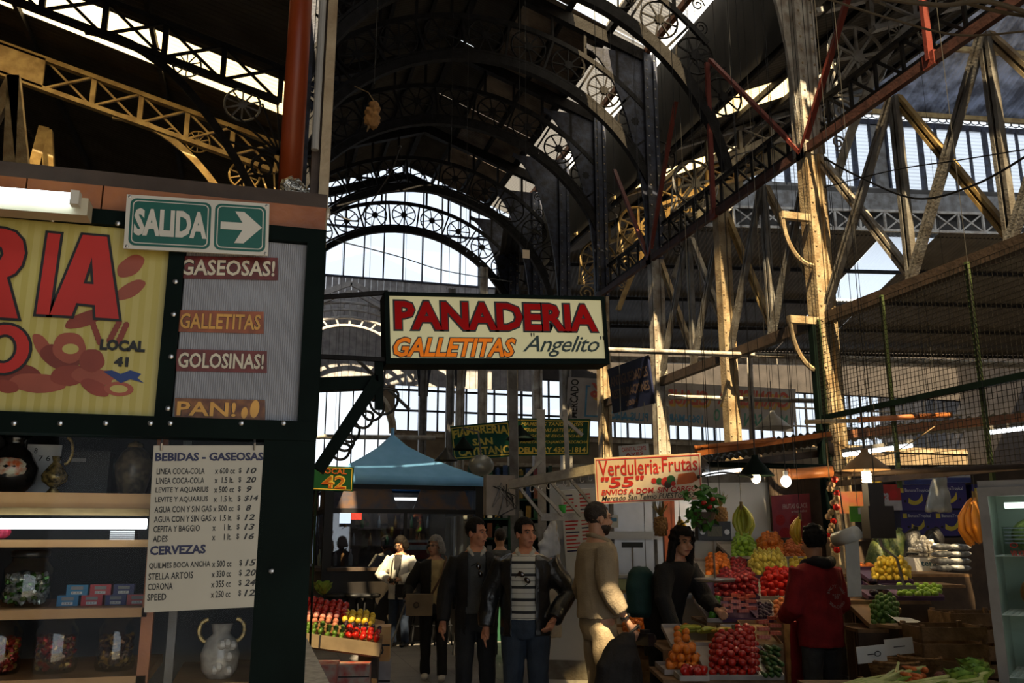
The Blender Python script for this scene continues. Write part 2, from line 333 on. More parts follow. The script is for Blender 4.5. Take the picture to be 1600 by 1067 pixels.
# ---------------------------------------------------------------- end of the nave: glazed gable, grey plank wall and pediment
GY = 26.5
g = tag(thing('window_2', 'tall glazed gable at the far end of the nave', None), kind='structure')
zb, zt = 9.55, 15.0
for i in range(16):
    x = -1.6+i*.62
    MB().box(x+.02, x+.60, GY, GY+.01, zb, zt).build('pane', PANE, g)
    MB().box(x-.02, x+.02, GY-.05, GY+.03, zb, zt).build('mullion', IRONB if i != 11 else GREYP, g)
for z in (zb, 11.2, 12.9): MB().box(-1.6, 8.4, GY-.05, GY+.03, z-.03, z+.03).build('transom', IRONB, g)
wl = tag(thing('wall_gable', 'weathered grey plank wall below the glazed gable', None), kind='structure')
GW = mt('weathered_grey_planks', (.42, .41, .42), .7, 0, .3, 4, .3, 30, col2=(.27, .26, .27))
for i in range(52):
    x = -1.8+i*.2
    MB().box(x+.006, x+.194, GY-.02+R.uniform(0, .015), GY+.06, 6.2, zb-.03).build('plank', GW, wl)
lnr = tag(thing('ceiling_added_shade', 'added unseen roof shading the plank wall below the gable', None), kind='structure'); MB().box(-3, 10, 22.75, 27.2, 15.2, 15.3).build('shade_roof', ZINCD, lnr); MB().box(-3, 10, 22.75, 22.8, 11.9, 15.2).build('shade_wall', ZINCD, lnr)  # roof and wall added out of view to keep sun off the planks
# white pediment with fan ribs, a step in front of the gable wall
pd = thing('pediment', 'white pediment with curved fan ribs under the glazed gable', 'pediment', (2.3, 25.6, 6.4))
WF = mt('pale_pediment_paint', (.50, .48, .47), .6, 0, .25, 6, .2, 30, col2=(.34, .32, .32))
for s_ in (-1, 1):
    for t_, off in ((.16, 0), (.08, -.26)): MB().bar((0, 0, 2.7+off), (s_*3.2, 0, 1.15+off), .12, t_).build('raking_cornice', WF, pd)
for rr in (2.5, 2.15, 1.75, 1.35):
    MB().tube([(rr*math.cos(t), .06, rr*.62*math.sin(t)+.55) for t in [PI*(.12+.76*j/20) for j in range(21)]], .05, 6).build('arch_rib', WF, pd)
for j in range(11):
    t = PI*(.12+.76*j/10); MB().bar((1.3*math.cos(t), .06, 1.3*.62*math.sin(t)+.55), (2.55*math.cos(t), .06, 2.55*.62*math.sin(t)+.55), .06, .05).build('fan_bar', WF, pd)
for j in range(10):
    t = PI*(.12+.76*(j+.5)/10); MB().ball((2.32*math.cos(t), .06, 2.32*.62*math.sin(t)+.55), .1, 8, 5, (1, .4, 1)).build('boss', WF, pd)
# ---------------------------------------------------------------- outer walls
def wall(nm, label, x0, x1, y0, y1, z0, z1, mat): return tag(MB().box(x0, x1, y0, y1, z0, z1).build(nm, mat), label, None, None, 'structure')
PLAST = mt('ochre_plaster', (.26, .19, .11), .8, 0, .4, 1.5, .2, 20, col2=(.15, .10, .055))
DARKW = mt('dark_plaster', (.06, .05, .045), .8, 0, .4, 2, .2, 20)
wall('wall_left', 'dark plaster outer wall left of the bakery kiosk', -9.6, -9.4, -3, 30, 0, 10.6, DARKW)
wall('wall_right', 'dark plaster outer wall on the far side of the stalls', 27.5, 27.7, -3, 34, 0, 11.2, DARKW)
BY = 29.0
# back wall: ochre base, glazed band, dark upper part; the tall arched doorway stands at its left end
wb = tag(thing('wall_back', 'ochre rear wall with a glazed band and an arched doorway', None), kind='structure')
MB().box(4.2, 27.5, BY, BY+.25, 0, 5.1).build('wall_base', PLAST, wb)
for z in (2.2, 3.2, 4.0, 4.9): MB().box(4.2, 27.5, BY-.05, BY, z, z+.12).build('moulding', CREAM, wb)
MB().box(-9.4, 27.5, BY, BY+.25, 7.1, 9.6).build('wall_top', DARKW, wb); MB().box(-6.2, .4, BY, BY+.25, 9.6, 10.6).build('wall_top', DARKW, wb)
MB().box(-9.4, .6, BY, BY+.25, 0, 7.1).build('wall_base', PLAST, wb)
for i in range(46):
    x = 4.2+i*.5
    MB().box(x+.02, x+.48, BY+.1, BY+.11, 5.1, 7.1).build('pane', PANE, wb); MB().box(x-.025, x+.025, BY+.05, BY+.15, 5.1, 7.1).build('mullion', IRON, wb)
for z in (5.1, 5.8, 6.5, 7.1): MB().box(4.2, 27.5, BY+.04, BY+.16, z-.03, z+.03).build('transom', IRON, wb)
# spandrel around the arched doorway
ax, ar, az = 2.4, 1.75, 5.0
pts = [(ax+ar*math.cos(t), az+ar*math.sin(t)) for t in [PI*j/16 for j in range(17)]]
mb = MB()
for (xa, za), (xb, zb_) in zip(pts[:-1], pts[1:]): mb.slab((xa, BY, za), (xa, BY, 7.1), (xb, BY, 7.1), (xb, BY, zb_), .25)
mb.box(ax+ar, 4.2, BY, BY+.25, 0, 5.0); mb.box(ax+ar, 4.2, BY, BY+.25, 5.0, 7.1); mb.box(.6, ax-ar, BY, BY+.25, 0, 7.1); mb.build('arch_wall', PLAST, wb)
MB().tube([(ax+(ar+.02)*math.cos(t), BY-.06, az+(ar+.02)*math.sin(t)) for t in [PI*j/16 for j in range(17)]], .14, 6).build('arch_moulding', CREAM, wb)
for i in range(9): MB().box(ax-ar+i*ar/4-.02, ax-ar+i*ar/4+.02, BY+.08, BY+.14, 3.2, az+.05+math.sqrt(max(0, ar*ar-(i*ar/4-ar)**2))).build('door_bar', IRON, wb)
MB().box(ax-ar, ax+ar, BY+.07, BY+.15, 3.15, 3.3).build('door_transom', IRON, wb)
# wall behind the camera with the street entrance the daylight comes through
wf = tag(thing('wall_front', 'dark plaster front wall with a wide street entrance, behind the viewer', None), kind='structure')
MB().box(-9.6, -1.6, -3.2, -3.0, 0, 10.8).build('wall_base', DARKW, wf); MB().box(5.2, 27.7, -3.2, -3.0, 0, 10.8).build('wall_base', DARKW, wf); MB().box(-1.6, 5.2, -3.2, -3.0, 4.6, 10.8).build('wall_top', DARKW, wf)
hall('ceiling_hall_end_left', 'dark corrugated roof between left hall and rear wall', XL-.1, 7.88, -9.5, 10.7, [(23, 29)], [], ZINCD, TRANSY)
hall('ceiling_hall_side_right', 'dark sheet roof over the outer right hall', 11.9, 10.2, 27.6, 9.4, [(-3, 3), (3, 3.8), (3.8, 9.5)], [3], ZINCD, TRANSY)
MB().box(.12, .15, -3, 6.2, 7.95, 10.62).build('wall_sheet', ZINCD, bpy.data.objects['wall_nave_left'])
MB().box(6.86, 6.89, -3, 6.2, 8.6, 10.62).build('wall_sheet', ZINCD, bpy.data.objects['wall_nave_right'])
# ---------------------------------------------------------------- iron trusses of the nave
def arc(r, a0, a1, k, cz): return [(r*math.cos(a0+(a1-a0)*j/k), 0, cz+r*math.sin(a0+(a1-a0)*j/k)) for j in range(k+1)]
def ring(r, t, n=20, m=4, y=0): return [(r*math.cos(2*PI*j/n), y, r*math.sin(2*PI*j/n)) for j in range(n+1)]
def wheel_mesh(name, r, mat, t=.018, spokes=8, hub=.075):
    o = MB(); o.tube(ring(r, t), t, 4, False)
    for j in range(spokes):
        a = 2*PI*(j+.5)/spokes; o.bar((hub*.8*math.cos(a), 0, hub*.8*math.sin(a)), (r*math.cos(a), 0, r*math.sin(a)), t*1.3, t*1.1, (0, 1, 0))
    o.poly([(hub*(1+.16*math.cos(8*2*PI*j/32))*math.cos(2*PI*j/32), hub*(1+.16*math.cos(8*2*PI*j/32))*math.sin(2*PI*j/32)) for j in range(32)], .05)
    return o.mesh(name, mat)
WH = wheel_mesh('rosette_wheel', .31, IRON)
def scroll(r, turns=1.6, n=22, c=(0, 0), a0=0, s=1):
    return [(c[0]+s*r*(1-.8*j/n)*math.cos(a0+2*PI*turns*j/n), 0, c[1]+r*(1-.8*j/n)*math.sin(a0+2*PI*turns*j/n)) for j in range(n+1)]
SC = MB().tube(scroll(.12), .014, 4).mesh('scroll', IRON)
CZ, RI, RO = 6.5, 3.34, 4.12
def nave_truss(y, label):
    t = thing('nave_truss', label, 'truss', (XM, y, 0), 0, 'arched iron trusses of the nave')
    o = MB(); p = arc(RI, PI*.06, PI*.94, 40, CZ)
    for a, b in zip(p[:-1], p[1:]): o.bar(a, b, .12, .15, (0, 1, 0)) if 0 else o.bar(a, b, .15, .12, (0, 1, 0))
    o.build('inner_arch', IRON, t)
    o = MB()
    for r_ in (RI+.12, RO):
        o = MB(); p = arc(r_, PI*.235 if r_ > 4 else PI*.13, PI*.765 if r_ > 4 else PI*.87, 34, CZ)
        for a, b in zip(p[:-1], p[1:]): o.bar(a, b, .04 if r_ < 4 else .09, .06, (0, 1, 0))
        o.build('outer_arch' if r_ > 4 else 'middle_arch', IRON, t)
    for s_ in (-1, 1): MB().bar((0, 0, RZ-.32), (s_*(XR-XM), 0, EZ-.22), .14, .22).build('rafter', IRON, t)
    rm = (RI+.1+RO)/2; k = 0
    for d in range(-5, 6):
        a = PI/2+d*.21
        inst('rosette_wheel', WH, t, (rm*math.cos(a), 0, CZ+rm*math.sin(a)), (0, -a, 0), 1.03)
        if d < 5:
            a2 = a+.105; MB().bar((RI*math.cos(a2), 0, CZ+RI*math.sin(a2)), (RO*math.cos(a2), 0, CZ+RO*math.sin(a2)), .04, .05, (0, 1, 0)).build('radial_post', IRON, t)
    for s_ in (-1, 1):
        for q in (.2, .4, .6, .8):
            x = s_*(XR-XM)*q; zr = RZ-.32+(EZ-RZ+.1)*q; zo = CZ+math.sqrt(max(0.1, RO*RO-x*x))
            if zr > zo+.1: MB().bar((x, 0, zo), (x, 0, zr), .05, .05, (0, 1, 0)).build('king_post', IRON, t)
        inst('scroll', SC, t, (s_*2.92, 0, 9.95), (0, 0, 0 if s_ > 0 else PI)); inst('scroll', SC, t, (s_*2.95, 0, 9.55), (0, 1, 0 if s_ > 0 else PI))
        inst('rosette_wheel', WH, t, (s_*2.93, 0, 9.0), (0, 0, 0), .55)
    return t
for y, lb_ in ((11.15, 'dark arched iron truss with rosette wheels, nearest the hanging bakery sign'), (13.47, 'second dark arched nave truss, its crown near the top of the picture'),
              (16.0, 'third dark arched nave truss, halfway to the glazed gable'), (19.6, 'fourth dark arched nave truss, just before the glazed gable'),
              (22.6, 'last dark arched truss with rosettes standing black against the bright gable')): nave_truss(y, lb_)
# ---------------------------------------------------------------- columns
def column(x, y, ht, label, mat, wd=.22, zsplit=None, mat2=None, gusset=0, rivets=True):
    t = thing('iron_column', label, 'column', (x, y, 0), 0, 'riveted iron columns')
    def sh(z0, z1, w_):
        o = MB(); o.box(-w_/2, -w_*.22, -w_*.45, w_*.45, z0, z1); o.box(w_*.22, w_/2, -w_*.45, w_*.45, z0, z1); o.box(-w_*.22, w_*.22, -w_*.28, w_*.28, z0, z1); return o
    zs = zsplit or ht
    sh(0, zs, wd).build('shaft', mat, t)
    if zsplit: sh(zs, ht, wd*1.15).build('upper_shaft', mat2, t)
    o = MB(); o.box(-wd*.8, wd*.8, -wd*.8, wd*.8, 0, .12); o.box(-wd*.62, wd*.62, -wd*.62, wd*.62, .12, .4); o.build('base', GREYP, t)
    if rivets:
        o = MB(); z = 1.5
        while z < ht-.1:
            for s_ in (-1, 1): o.ball((s_*wd*.36, -wd*.46*(1.15 if z > zs else 1), z), .017, 6, 4, (1, .7, 1))
            z += .19
        o.build('rivets', mat, t)
    for s_ in ([-1, 1] if gusset == 2 else [gusset] if gusset else []):
        k = 12; p = [(s_*wd*.4, ht)]+[(s_*(wd*.4+1.15*(1-math.sin(PI/2*j/k))), ht-(3.9 if gusset == -1 else 2.3)*(1-math.cos(PI/2*(j/k)))**.9) for j in range(k+1)]
        MB().poly(p if s_ > 0 else p[::-1], .04).build('gusset', mat2 or IRONB, t)
        o = MB()
        pp = [V((a, 0, b)) for a, b in p[1:]]
        for a, b in zip(pp[:-1], pp[1:]): o.bar(a, b, .1, .05, (0, 1, 0))
        o.build('gusset_rim', mat2 or IRONB, t)
    return t
column(XR, 8.88, 10.4, 'massive cream-painted riveted column rising from the fruit stall', CREAM, .25, 6.35, WHITEP, -1)
column(XR, 11.15, 6.5, 'narrow cream column second in line behind the fruit stall', CREAM, .19)
column(XR, 13.47, 10.4, 'chipped white column behind the Verduleria sign', WHITEP, .22, 6.4, IRONB, -1)
column(XR, 16.0, 10.4, 'chipped pale column beside the right end of the bakery lightbox', CREAM, .22, 6.4, IRONB, -1)
column(XR, 18.3, 10.4, 'grey iron column crossing the green delicatessen sign', GREYP, .22, 6.4, IRONB, -1)
column(XR, 20.4, 10.4, 'white painted column right of the delicatessen name', WHITEP, .22, 6.4, IRONB, -1)
column(XR, 22.6, 10.4, 'pale column at the far corner of the nave', CREAM, .24, 6.4, IRONB, -1)
for y, lb_ in ((16.0, 'slim pale column left of the delicatessen sign'), (19.0, 'slim grey column far back behind the blue canopy'), (22.6, 'white column under the far pediment')):
    column(4.3 if y < 17 else 4.0 if y < 20 else 1.0, y if y > 17 else 17.2, 7.2, lb_, GREYP if y == 19 else WHITEP, .17, None, None, 0, False)
for i, (px, dd) in enumerate(((716, 21), (656, 22.5), (752, 24), (800, 25))):
    p = P(px, 840, D=dd); column(p.x, p.y, 7.6, ['white far column rising behind the blue canopy peak', 'grey far column left of the blue canopy, near the doorway', 'second white far column behind the delicatessen sign', 'grey far column seen through the delicatessen brackets'][i], WHITEP if i in (0, 2) else GREYP, .2, None, None, 2 if i < 2 else 0, False)
# left nave row: the near one is the peeling post above the kiosk corner
for y, lb_ in ((11.15, 'dark iron column of the left row, hidden partly by the kiosk post'), (16.0, 'far dark iron column of the left row')): column(XL, y, 10.4, lb_, IRONB, .2, None, None, 1, False)
# ---------------------------------------------------------------- longitudinal girder between the right columns
gd = thing('longitudinal_girder', 'long girder of crossed channel braces between red top rail and dark bottom rail', 'girder', (XR, 8.88, 0))
def gp(y, z, dx=0): return (dx, y-8.88, z)
MB().bar(gp(3.2, 6.4, -.1), gp(16, 6.4, -.1), .07, .11).build('top_rail', mt('dark_red_rail', (.065, .022, .018), .7, 0, .4, 8, .2), gd); MB().bar(gp(3.2, 4.2), gp(16, 4.2), .1, .14).build('bottom_rail', mt('rusty_dark_rail', (.055, .035, .025), .7, 0, .4, 6, .2), gd)
MB().bar(gp(3.2, 6.62, .12), gp(16, 6.62, .12), .08, .08).build('rear_rail', IRON, gd); MB().bar(gp(3.2, 7.05, .12), gp(16, 7.05, .12), .06, .06).build('rear_rail', IRON, gd)
o = MB(); y = 3.2
while y < 15.6: o.bar(gp(y, 6.62, .12), gp(y+.45, 7.05, .12), .035, .035); o.bar(gp(y+.45, 6.62, .12), gp(y+.45, 7.05, .12), .035, .035); y += .45
o.build('rear_lattice', IRON, gd)
def brace(a, b, mat, w=.10):
    a = V(a); b = V(b); o = MB(); e = V((0, (b-a).z, -(b-a).y)).normalized()*w*.33
    for s_ in (-1, 1): o.bar(a+e*s_, b+e*s_, .07, w*.36, e)
    o.bar(a+V((.02, 0, 0)), b+V((.02, 0, 0)), .02, w*.5, e)
    return o.build('brace', mat, gd)
NY = [3.6, 4.75, 6.08, 7.38, 8.88, 10.05, 11.15, 12.3, 13.47]
for i in range(len(NY)-1):
    y0, y1 = NY[i], NY[i+1]
    m1 = [WHITEP, CREAM, OCHRE][i % 3]
    brace(gp(y0, 6.4, .02), gp(y1, 4.25, .02), GREYP); brace(gp(y1, 6.4, .1), gp(y0, 4.25, .1), m1)
    if NY[i+1] not in (8.88, 11.15, 13.47): brace(gp(y1, 6.4, .05), gp(y1, 4.25, .05), GREYP, .12)
# red tie rods fanning from the near column
tr = [((8.88, 6.38), (7.5, 8.2)), ((8.88, 6.38), (11.0, 8.9)), ((6.62, 6.4), (6.62, 8.6)), ((11.15, 6.4), (11.1, 8.9)), ((13.47, 6.4), (12.2, 8.8)), ((13.47, 6.4), (14.9, 8.7))]
tl = ['bright red tie rod slanting up to the top edge from the near column', 'dark red tie rod slanting back from the near column', 'short red hanger rod above the girder at the right', 'red hanger rod over the narrow cream column', 'thin red tie rod leaning forward from the chipped white column', 'thin red tie rod leaning back from the chipped white column']
for (a, b), l_ in zip(tr, tl):
    q = thing('tie_rod', l_, 'rod', (XR-.12, a[0], a[1]), 0, 'red tie rods'); MB().bar((0, 0, 0), (0 if l_[0] != 's' else .0, b[0]-a[0], b[1]-a[1]), .05, .07, (1, 0, 0)).build('rod', REDP, q); MB().cbox((0, 0, .0), .05, .16, .16).build('joint_plate', REDP, q)
# small scroll brackets on the near column
for z, l_ in ((5.05, 'cream scroll bracket high on the near column'), (2.98+.75, 'cream scroll bracket low on the near column')):
    q = thing('column_bracket', l_, 'bracket', (XR-.12, 8.80, z)); MB().bar((-.02, 0, .42), (-.42, 0, .42), .07, .09).build('arm', CREAM, q)
    MB().tube([(-.40+.38*(1-math.cos(PI/2*j/8)), 0, .40-.6*math.sin(PI/2*j/8)) for j in range(9)], .03, 6).build('brace', CREAM, q)
# ---------------------------------------------------------------- trusses of the side halls
WHY = wheel_mesh('spoked_wheel', .42, OCHRE, .028, 10, .09); WHD = wheel_mesh('spoked_wheel', .42, GREYP, .028, 10, .09)
SCY = MB().tube(scroll(.2), .022, 5).mesh('scroll', OCHRE); SCD = MB().tube(scroll(.2), .022, 5).mesh('scroll', IRON)
def hall_truss(x0, y, z0, run, rise, label, mat, wm, sm, s_=1, dep=.48):
    t = thing('hall_truss', label, 'truss', (x0, y, z0), 0, 'sloping lattice trusses of the side halls'); k = max(3, round((run-1.8)/.72)); rs = rise/run
    o = MB(); o.bar((0, 0, 0), (s_*run, 0, rise), .12, .07); o.build('top_chord', mat, t); a0_ = .9 if s_ > 0 else .15; k = max(3, round((run-.9-a0_)/.72)); MB().bar((s_*a0_, 0, a0_*rs-dep), (s_*run, 0, rise-dep), .12, .07).build('bottom_chord', mat, t)
    MB().slab((s_*(run-.9), -.02, rise-.9*rs-dep), (s_*run, -.02, rise-dep), (s_*run, -.02, rise), (s_*(run-.9), -.02, rise-.9*rs), .04).build('end_plate', mat, t)
    for i in range(k):
        a = a0_+(run-.9-a0_)*i/k; b = a0_+(run-.9-a0_)*(i+1)/k
        for za, zb_ in ((a*rs-dep, b*rs), (a*rs, b*rs-dep)): MB().bar((s_*a, .02 if zb_ > za else -.02, za), (s_*b, .02 if zb_ > za else -.02, zb_), .03, .045, (0, 1, 0)).build('diagonal', mat, t)
        MB().bar((s_*a, 0, a*rs), (s_*a, 0, a*rs-dep), .07, .07, (0, 1, 0)).build('post', mat, t)
    k = 14; cv = [V((s_*(.1+2.5*(j/k)), 0, -2.4+(.9+2.6*rs+.95)*(1-(1-j/k)**2.1)-0.0)) for j in range(k+1)]
    zt = 2.6*rs-dep-.03; cv = [V((p.x, 0, -2.4+(zt+2.4)*(1-(1-j/k)**2.1))) for j, p in enumerate(cv)]
    o = MB(); [o.bar(a, b, .10, .06, (0, 1, 0)) for a, b in zip(cv[:-1], cv[1:])]; o.build('curved_bracket', mat, t)
    inst('spoked_wheel', wm, t, (s_*.62, 0, -.55), (0, 0, 0), 1.05 if s_ > 0 else .55); inst('spoked_wheel', wm, t, (s_*1.35, 0, -.08), (0, 0, 0), .42)
    inst('scroll', sm, t, (s_*.3, 0, -1.4), (0, 0, 0)); inst('scroll', sm, t, (s_*1.75, 0, -.02), (0, 1, 0), .7); inst('scroll', sm, t, (s_*.2, 0, -1.85), (0, 2, 0), .6)
    for j in range(6):
        a = PI*(.05+.5*j/6); MB().bar((s_*.1, 0, -1.2), (s_*(.1+.75*math.cos(a)), 0, -1.2+.75*math.sin(a)), .025, .03, (0, 1, 0)).build('fan_bar', mat, t)
    return t
hall_truss(XL-.15, 11.15, 7.75, 8.5, 2.35, 'black lattice roof truss with leafy scrollwork, in front of the bright skylight strip', IRON, WHD, SCD, -1)
hall_truss(XL-.15, 13.47, 7.72, 4.5, 1.2, 'ochre lattice roof truss with scroll bracket, above the exit sign', OCHRE, WHY, SCY, -1)
hall_truss(XR+.25, 16.0, 8.55, 4.6, 1.95, 'sunlit ochre lattice truss right of the nave', OCHRE, WHY, SCY)
hall_truss(XR+.25, 13.47, 8.5, 4.6, 1.95, 'grey lattice truss behind the chipped white column', GREYP, WHD, SCD)
hall_truss(XR+.25, 18.3, 8.55, 4.6, 1.95, 'ochre lattice truss with spoked wheel beside the pale column', OCHRE, WHY, SCY)
PALEI = mt('pale_grey_iron', (.34, .33, .31), .55, 0, .4, 6, .3, 40, col2=(.20, .18, .15)); hall_truss(XR+.25, 8.88, 8.45, 4.7, 2.0, 'near grey lattice truss with spoked wheel at the massive column', PALEI, wheel_mesh('spoked_wheel', .42, PALEI, .028, 10, .09), MB().tube(scroll(.2), .022, 5).mesh('scroll', PALEI))
# big struts at the far left under the roof
for i, (a, b, dd) in enumerate((((22, 120), (14, 300), 12.2), ((22, 120), (40, 300), 12.2), ((20, 125), (-30, 230), 12.2), ((70, 200), (44, 300), 14.0), ((74, 205), (78, 300), 14.0))):
    pa, pb = P(a[0], a[1], Y=dd), P(b[0], b[1], Y=dd); q = thing('roof_strut', ['straight cream strut at the picture\'s left edge', 'cream strut leaning right beside the straight one', 'orange-lit strut leaning out of the picture', 'thin ochre strut behind the cream pair', 'thin grey strut behind the cream pair'][i], 'strut', pb, 0, 'roof struts at the far left')
    MB().bar(pa-pb, (0, 0, 0), .15, .12, (0, 1, 0)).build('shaft', CREAM if i < 3 else OCHRE, q); MB().cbox((0, 0, 0), .22, .16, .12).build('foot_plate', GREYP, q)
# ---------------------------------------------------------------- bakery kiosk at the left
KY = 2.35
def wmb(root):
    o = MB(); o.m = root.matrix_world.inverted() if 0 else M.Translation(-root.location); return o
def pbox(px0, py0, px1, py1, y):                           # upright rectangle at depth y from two photo corners -> x0, x1, z0, z1
    a, b, c, d = P(px0, py0, Y=y), P(px1, py0, Y=y), P(px1, py1, Y=y), P(px0, py1, Y=y)
    return ((a.x+d.x)/2, (b.x+c.x)/2, (c.z+d.z)/2, (a.z+b.z)/2)
kk = thing('bakery_kiosk', 'dark green bakery kiosk with glass display window and sign panels', 'kiosk', (-.6, KY, 0))
FR = GREENK; xe = .135
o = wmb(kk); o.box(.005, xe, KY-.03, KY+.05, 0, 1.87); o.build('corner_post', FR, kk)
o = wmb(kk); o.box(-1.7, xe, KY-.035, KY+.03, 1.845, 1.895); o.build('head_rail', FR, kk)
o = wmb(kk); o.box(-1.7, xe, KY-.03, KY+.03, 2.385, 2.425); o.build('sign_top_rail', FR, kk)
o = wmb(kk); o.box(-.262, -.224, KY-.032, KY+.02, 1.895, 2.385); o.build('sign_mullion', FR, kk)
o = wmb(kk); o.box(.086, xe, KY-.03, KY+.03, 1.895, 2.385); o.build('sign_end_stile', FR, kk)
o = wmb(kk); o.box(-1.7, xe, KY+.03, KY+.06, 1.85, 2.46); o.build('sign_backing', BLACK, kk)
o = wmb(kk); o.box(-1.7, xe, KY+.0, KY+1.5, 2.50, 2.54); o.build('roof_board', WOODD, kk)
o = wmb(kk); o.box(xe-.04, xe, KY+.05, KY+1.5, 0, 2.5); o.build('side_wall', FR, kk)
o = wmb(kk); o.box(-1.7, xe, KY+.62, KY+.65, 0, 2.46); o.build('back_panel', BLACK, kk)
o = wmb(kk); o.box(-1.74, -1.7, KY, KY+1.5, 0, 2.5); o.build('side_wall', FR, kk)
o = wmb(kk); o.box(-1.7, .0, KY-.02, KY+.04, 0, .95); o.build('front_panel', FR, kk)
o = wmb(kk); o.box(-1.7, .005, KY+.0, KY+.004, .95, 1.845); o.build('display_glass', glass('shop_glass', (.97, .98, .98), .004, .01), kk)
for i, (a, b) in enumerate(((-1.7, -.62), (-.62, -.44), (-.44, .135))):
    o = wmb(kk); o.box(a+.002, b-.002, KY+.0, KY+.025, 2.428, 2.50); o.build('fascia_board', WOODO, kk)
rv = MB().ball((0, 0, 0), .007, 8, 5, (1, .6, 1)).mesh('screw', STEEL)
for px, py in ((22, 661), (94, 661), (165, 661), (235, 661), (266, 661), (377, 661), (443, 661), (82, 343), (184, 349), (274, 440), (271, 491), (267, 557), (262, 638), (424, 892)):
    q = P(px, py, Y=KY-.036); inst('screw', rv, kk, q-kk.location)
# shelves inside, each board a part
for z, x1, th, m_ in ((1.672, -.262, .038, WOODL), (1.577, -.262, .018, WOODL), (1.408, -.25, .022, WOODL), (1.246, -.24, .024, WOODL)):
    o = wmb(kk); o.box(-1.7, x1, KY+.08, KY+.5, z, z+th); o.build('shelf', m_, kk)
o = wmb(kk); o.box(-1.7, -.265, KY+.075, KY+.085, 1.655, 1.672); o.build('light_valance', OCHRE, kk)
o = wmb(kk); o.box(-.262, -.235, KY+.08, KY+.11, .95, 1.85); o.build('shelf_post', WOODO, kk)
o = wmb(kk); o.box(-.2, -.18, KY+.1, KY+.12, .95, 1.85); o.build('shelf_post', GREYP, kk)
o = wmb(kk); o.box(-.18, xe-.04, KY+.08, KY+.5, 1.225, 1.245); o.build('shelf', WOODL, kk)
o = wmb(kk); o.tube([(-1.5, KY+.07, 1.634), (-.268, KY+.07, 1.634)], .0125, 10); o.build('fluorescent_tube', emit('shelf_tube_light', (.86, .95, 1.0), 7.0), kk)
# ledge on the kiosk's flank: stone slabs, each its own piece
lg = thing('stone_ledge', 'pale stone ledge on the kiosk flank, lit at the bottom edge', 'ledge', (.3, 5, 0))
STN = mt('pale_stone', (.55, .53, .49), .6, 0, .25, 25, .3, 60, col2=(.36, .34, .31))
for i in range(4): o = wmb(lg); o.box(.145, .365, 3.86+i*.6, 4.452+i*.6, .9, .95); o.build('slab', STN, lg)
o = wmb(lg); o.box(.145, .34, 3.86, 6.25, 0, .9); o.build('base', DARKW, lg)
# sign panels --------------------------------------------------------------------
def panel(name, label, cat, o, r=(1, 0, 0), up=(0, 0, 1)):
    t = thing(name, label, cat); t.matrix_world = frame(o, r, up); return t
def lp(px, py, y, o):                                       # local panel coordinates of a photo point
    q = P(px, py, Y=y); return (q.x-o[0], q.z-o[2])
RED = mt('sign_red', (.55, .022, .012), .45, var=.15); INK = mt('ink_black', (.012, .011, .010), .5); YEL = mt('panel_yellow', (.54, .45, .12), .4, var=.1, scale=3)
BRD = [mt('print_bread_a', (.30, .05, .025), .45), mt('print_bread_b', (.38, .085, .045), .45), mt('print_bread_c', (.22, .035, .018), .45)]
O = (-.64, KY-.012, 1.89)
yp = panel('yellow_sign_panel', 'yellow bakery sign panel with big red letters RIA and printed bread', 'sign', O)
o = MB(); n_ = 90
vs = []; 
for i in range(n_+1):
    x = -1.0+i*(1.376/n_); vs += [(x, .0 if i % 2 else .0012, .003), (x, .0 if i % 2 else .0012, .494)]
o.add(vs, [(2*i, 2*i+2, 2*i+3, 2*i+1) for i in range(n_)]); o.box(-1.0, .376, .004, .01, .003, .494); o.build('board', YEL, yp)
def ell(px, py, rx, ry, ang, y, o_, k=20, lump=0.0):
    c, s = math.cos(math.radians(ang)), math.sin(math.radians(ang)); out = []
    for j in range(k):
        t = 2*PI*j/k; f = 1+lump*math.sin(5*t); u, v = rx*f*math.cos(t), ry*f*math.sin(t)
        out.append(lp(px+u*c-v*s, py+u*s+v*c, KY, o_))
    return out[::-1]
def pr(parent, pts, m_, y, name='printed_bread'):
    return MB().add([(x, y, z) for x, z in pts], [tuple(range(len(pts)))]).build(name, m_, parent)
LV = [(205, 418, 24, 14, -35, 1), (205, 455, 26, 11, -30, 1), (135, 500, 34, 11, -20, 0), (70, 545, 26, 11, 55, 1), (25, 585, 45, 18, 10, 2), (95, 560, 32, 18, 20, 2), (60, 600, 45, 15, 3, 1),
      (110, 588, 30, 16, -5, 0), (12, 605, 20, 10, 10, 0), (145, 590, 32, 14, 8, 1), (150, 607, 24, 11, 25, 0), (110, 545, 26, 24, 0, 1), (170, 588, 18, 8, 0, 1), (145, 565, 20, 18, 0, 0)]
for k, (x, y, rx, ry, an, mi) in enumerate(LV): pr(yp, ell(x, y, rx, ry, an, KY, O, 20, .03), BRD[mi], -.0008-.00012*k)
pr(yp, ell(112, 547, 13, 8, 0, KY, O), YEL, -.0028); pr(yp, ell(187, 609, 23, 11, 3, KY, O), BRD[1], -.0027); pr(yp, ell(187, 609, 14, 6, 3, KY, O), YEL, -.003)
for k, (x, y, an) in enumerate(((152, 522, 70), (180, 520, -62), (192, 524, -65))):
    for q in range(6):
        u = (q-2.5)*6; pr(yp, ell(x+u*math.cos(math.radians(an)), y+u*math.sin(math.radians(an)), 6, 5, an, KY, O, 8), BRD[0], -.0028-.0001*q, 'printed_wheat')
MB().add([(x, -.003, z) for x, z in [lp(a, b, KY, O) for a, b in ((163, 582), (176, 580), (190, 586), (205, 580), (222, 586), (216, 592), (226, 600), (205, 594), (190, 600), (178, 592))]][::-1], [tuple(range(10))]).build('printed_ribbon', mt('print_blue', (.02, .05, .20), .5), yp)
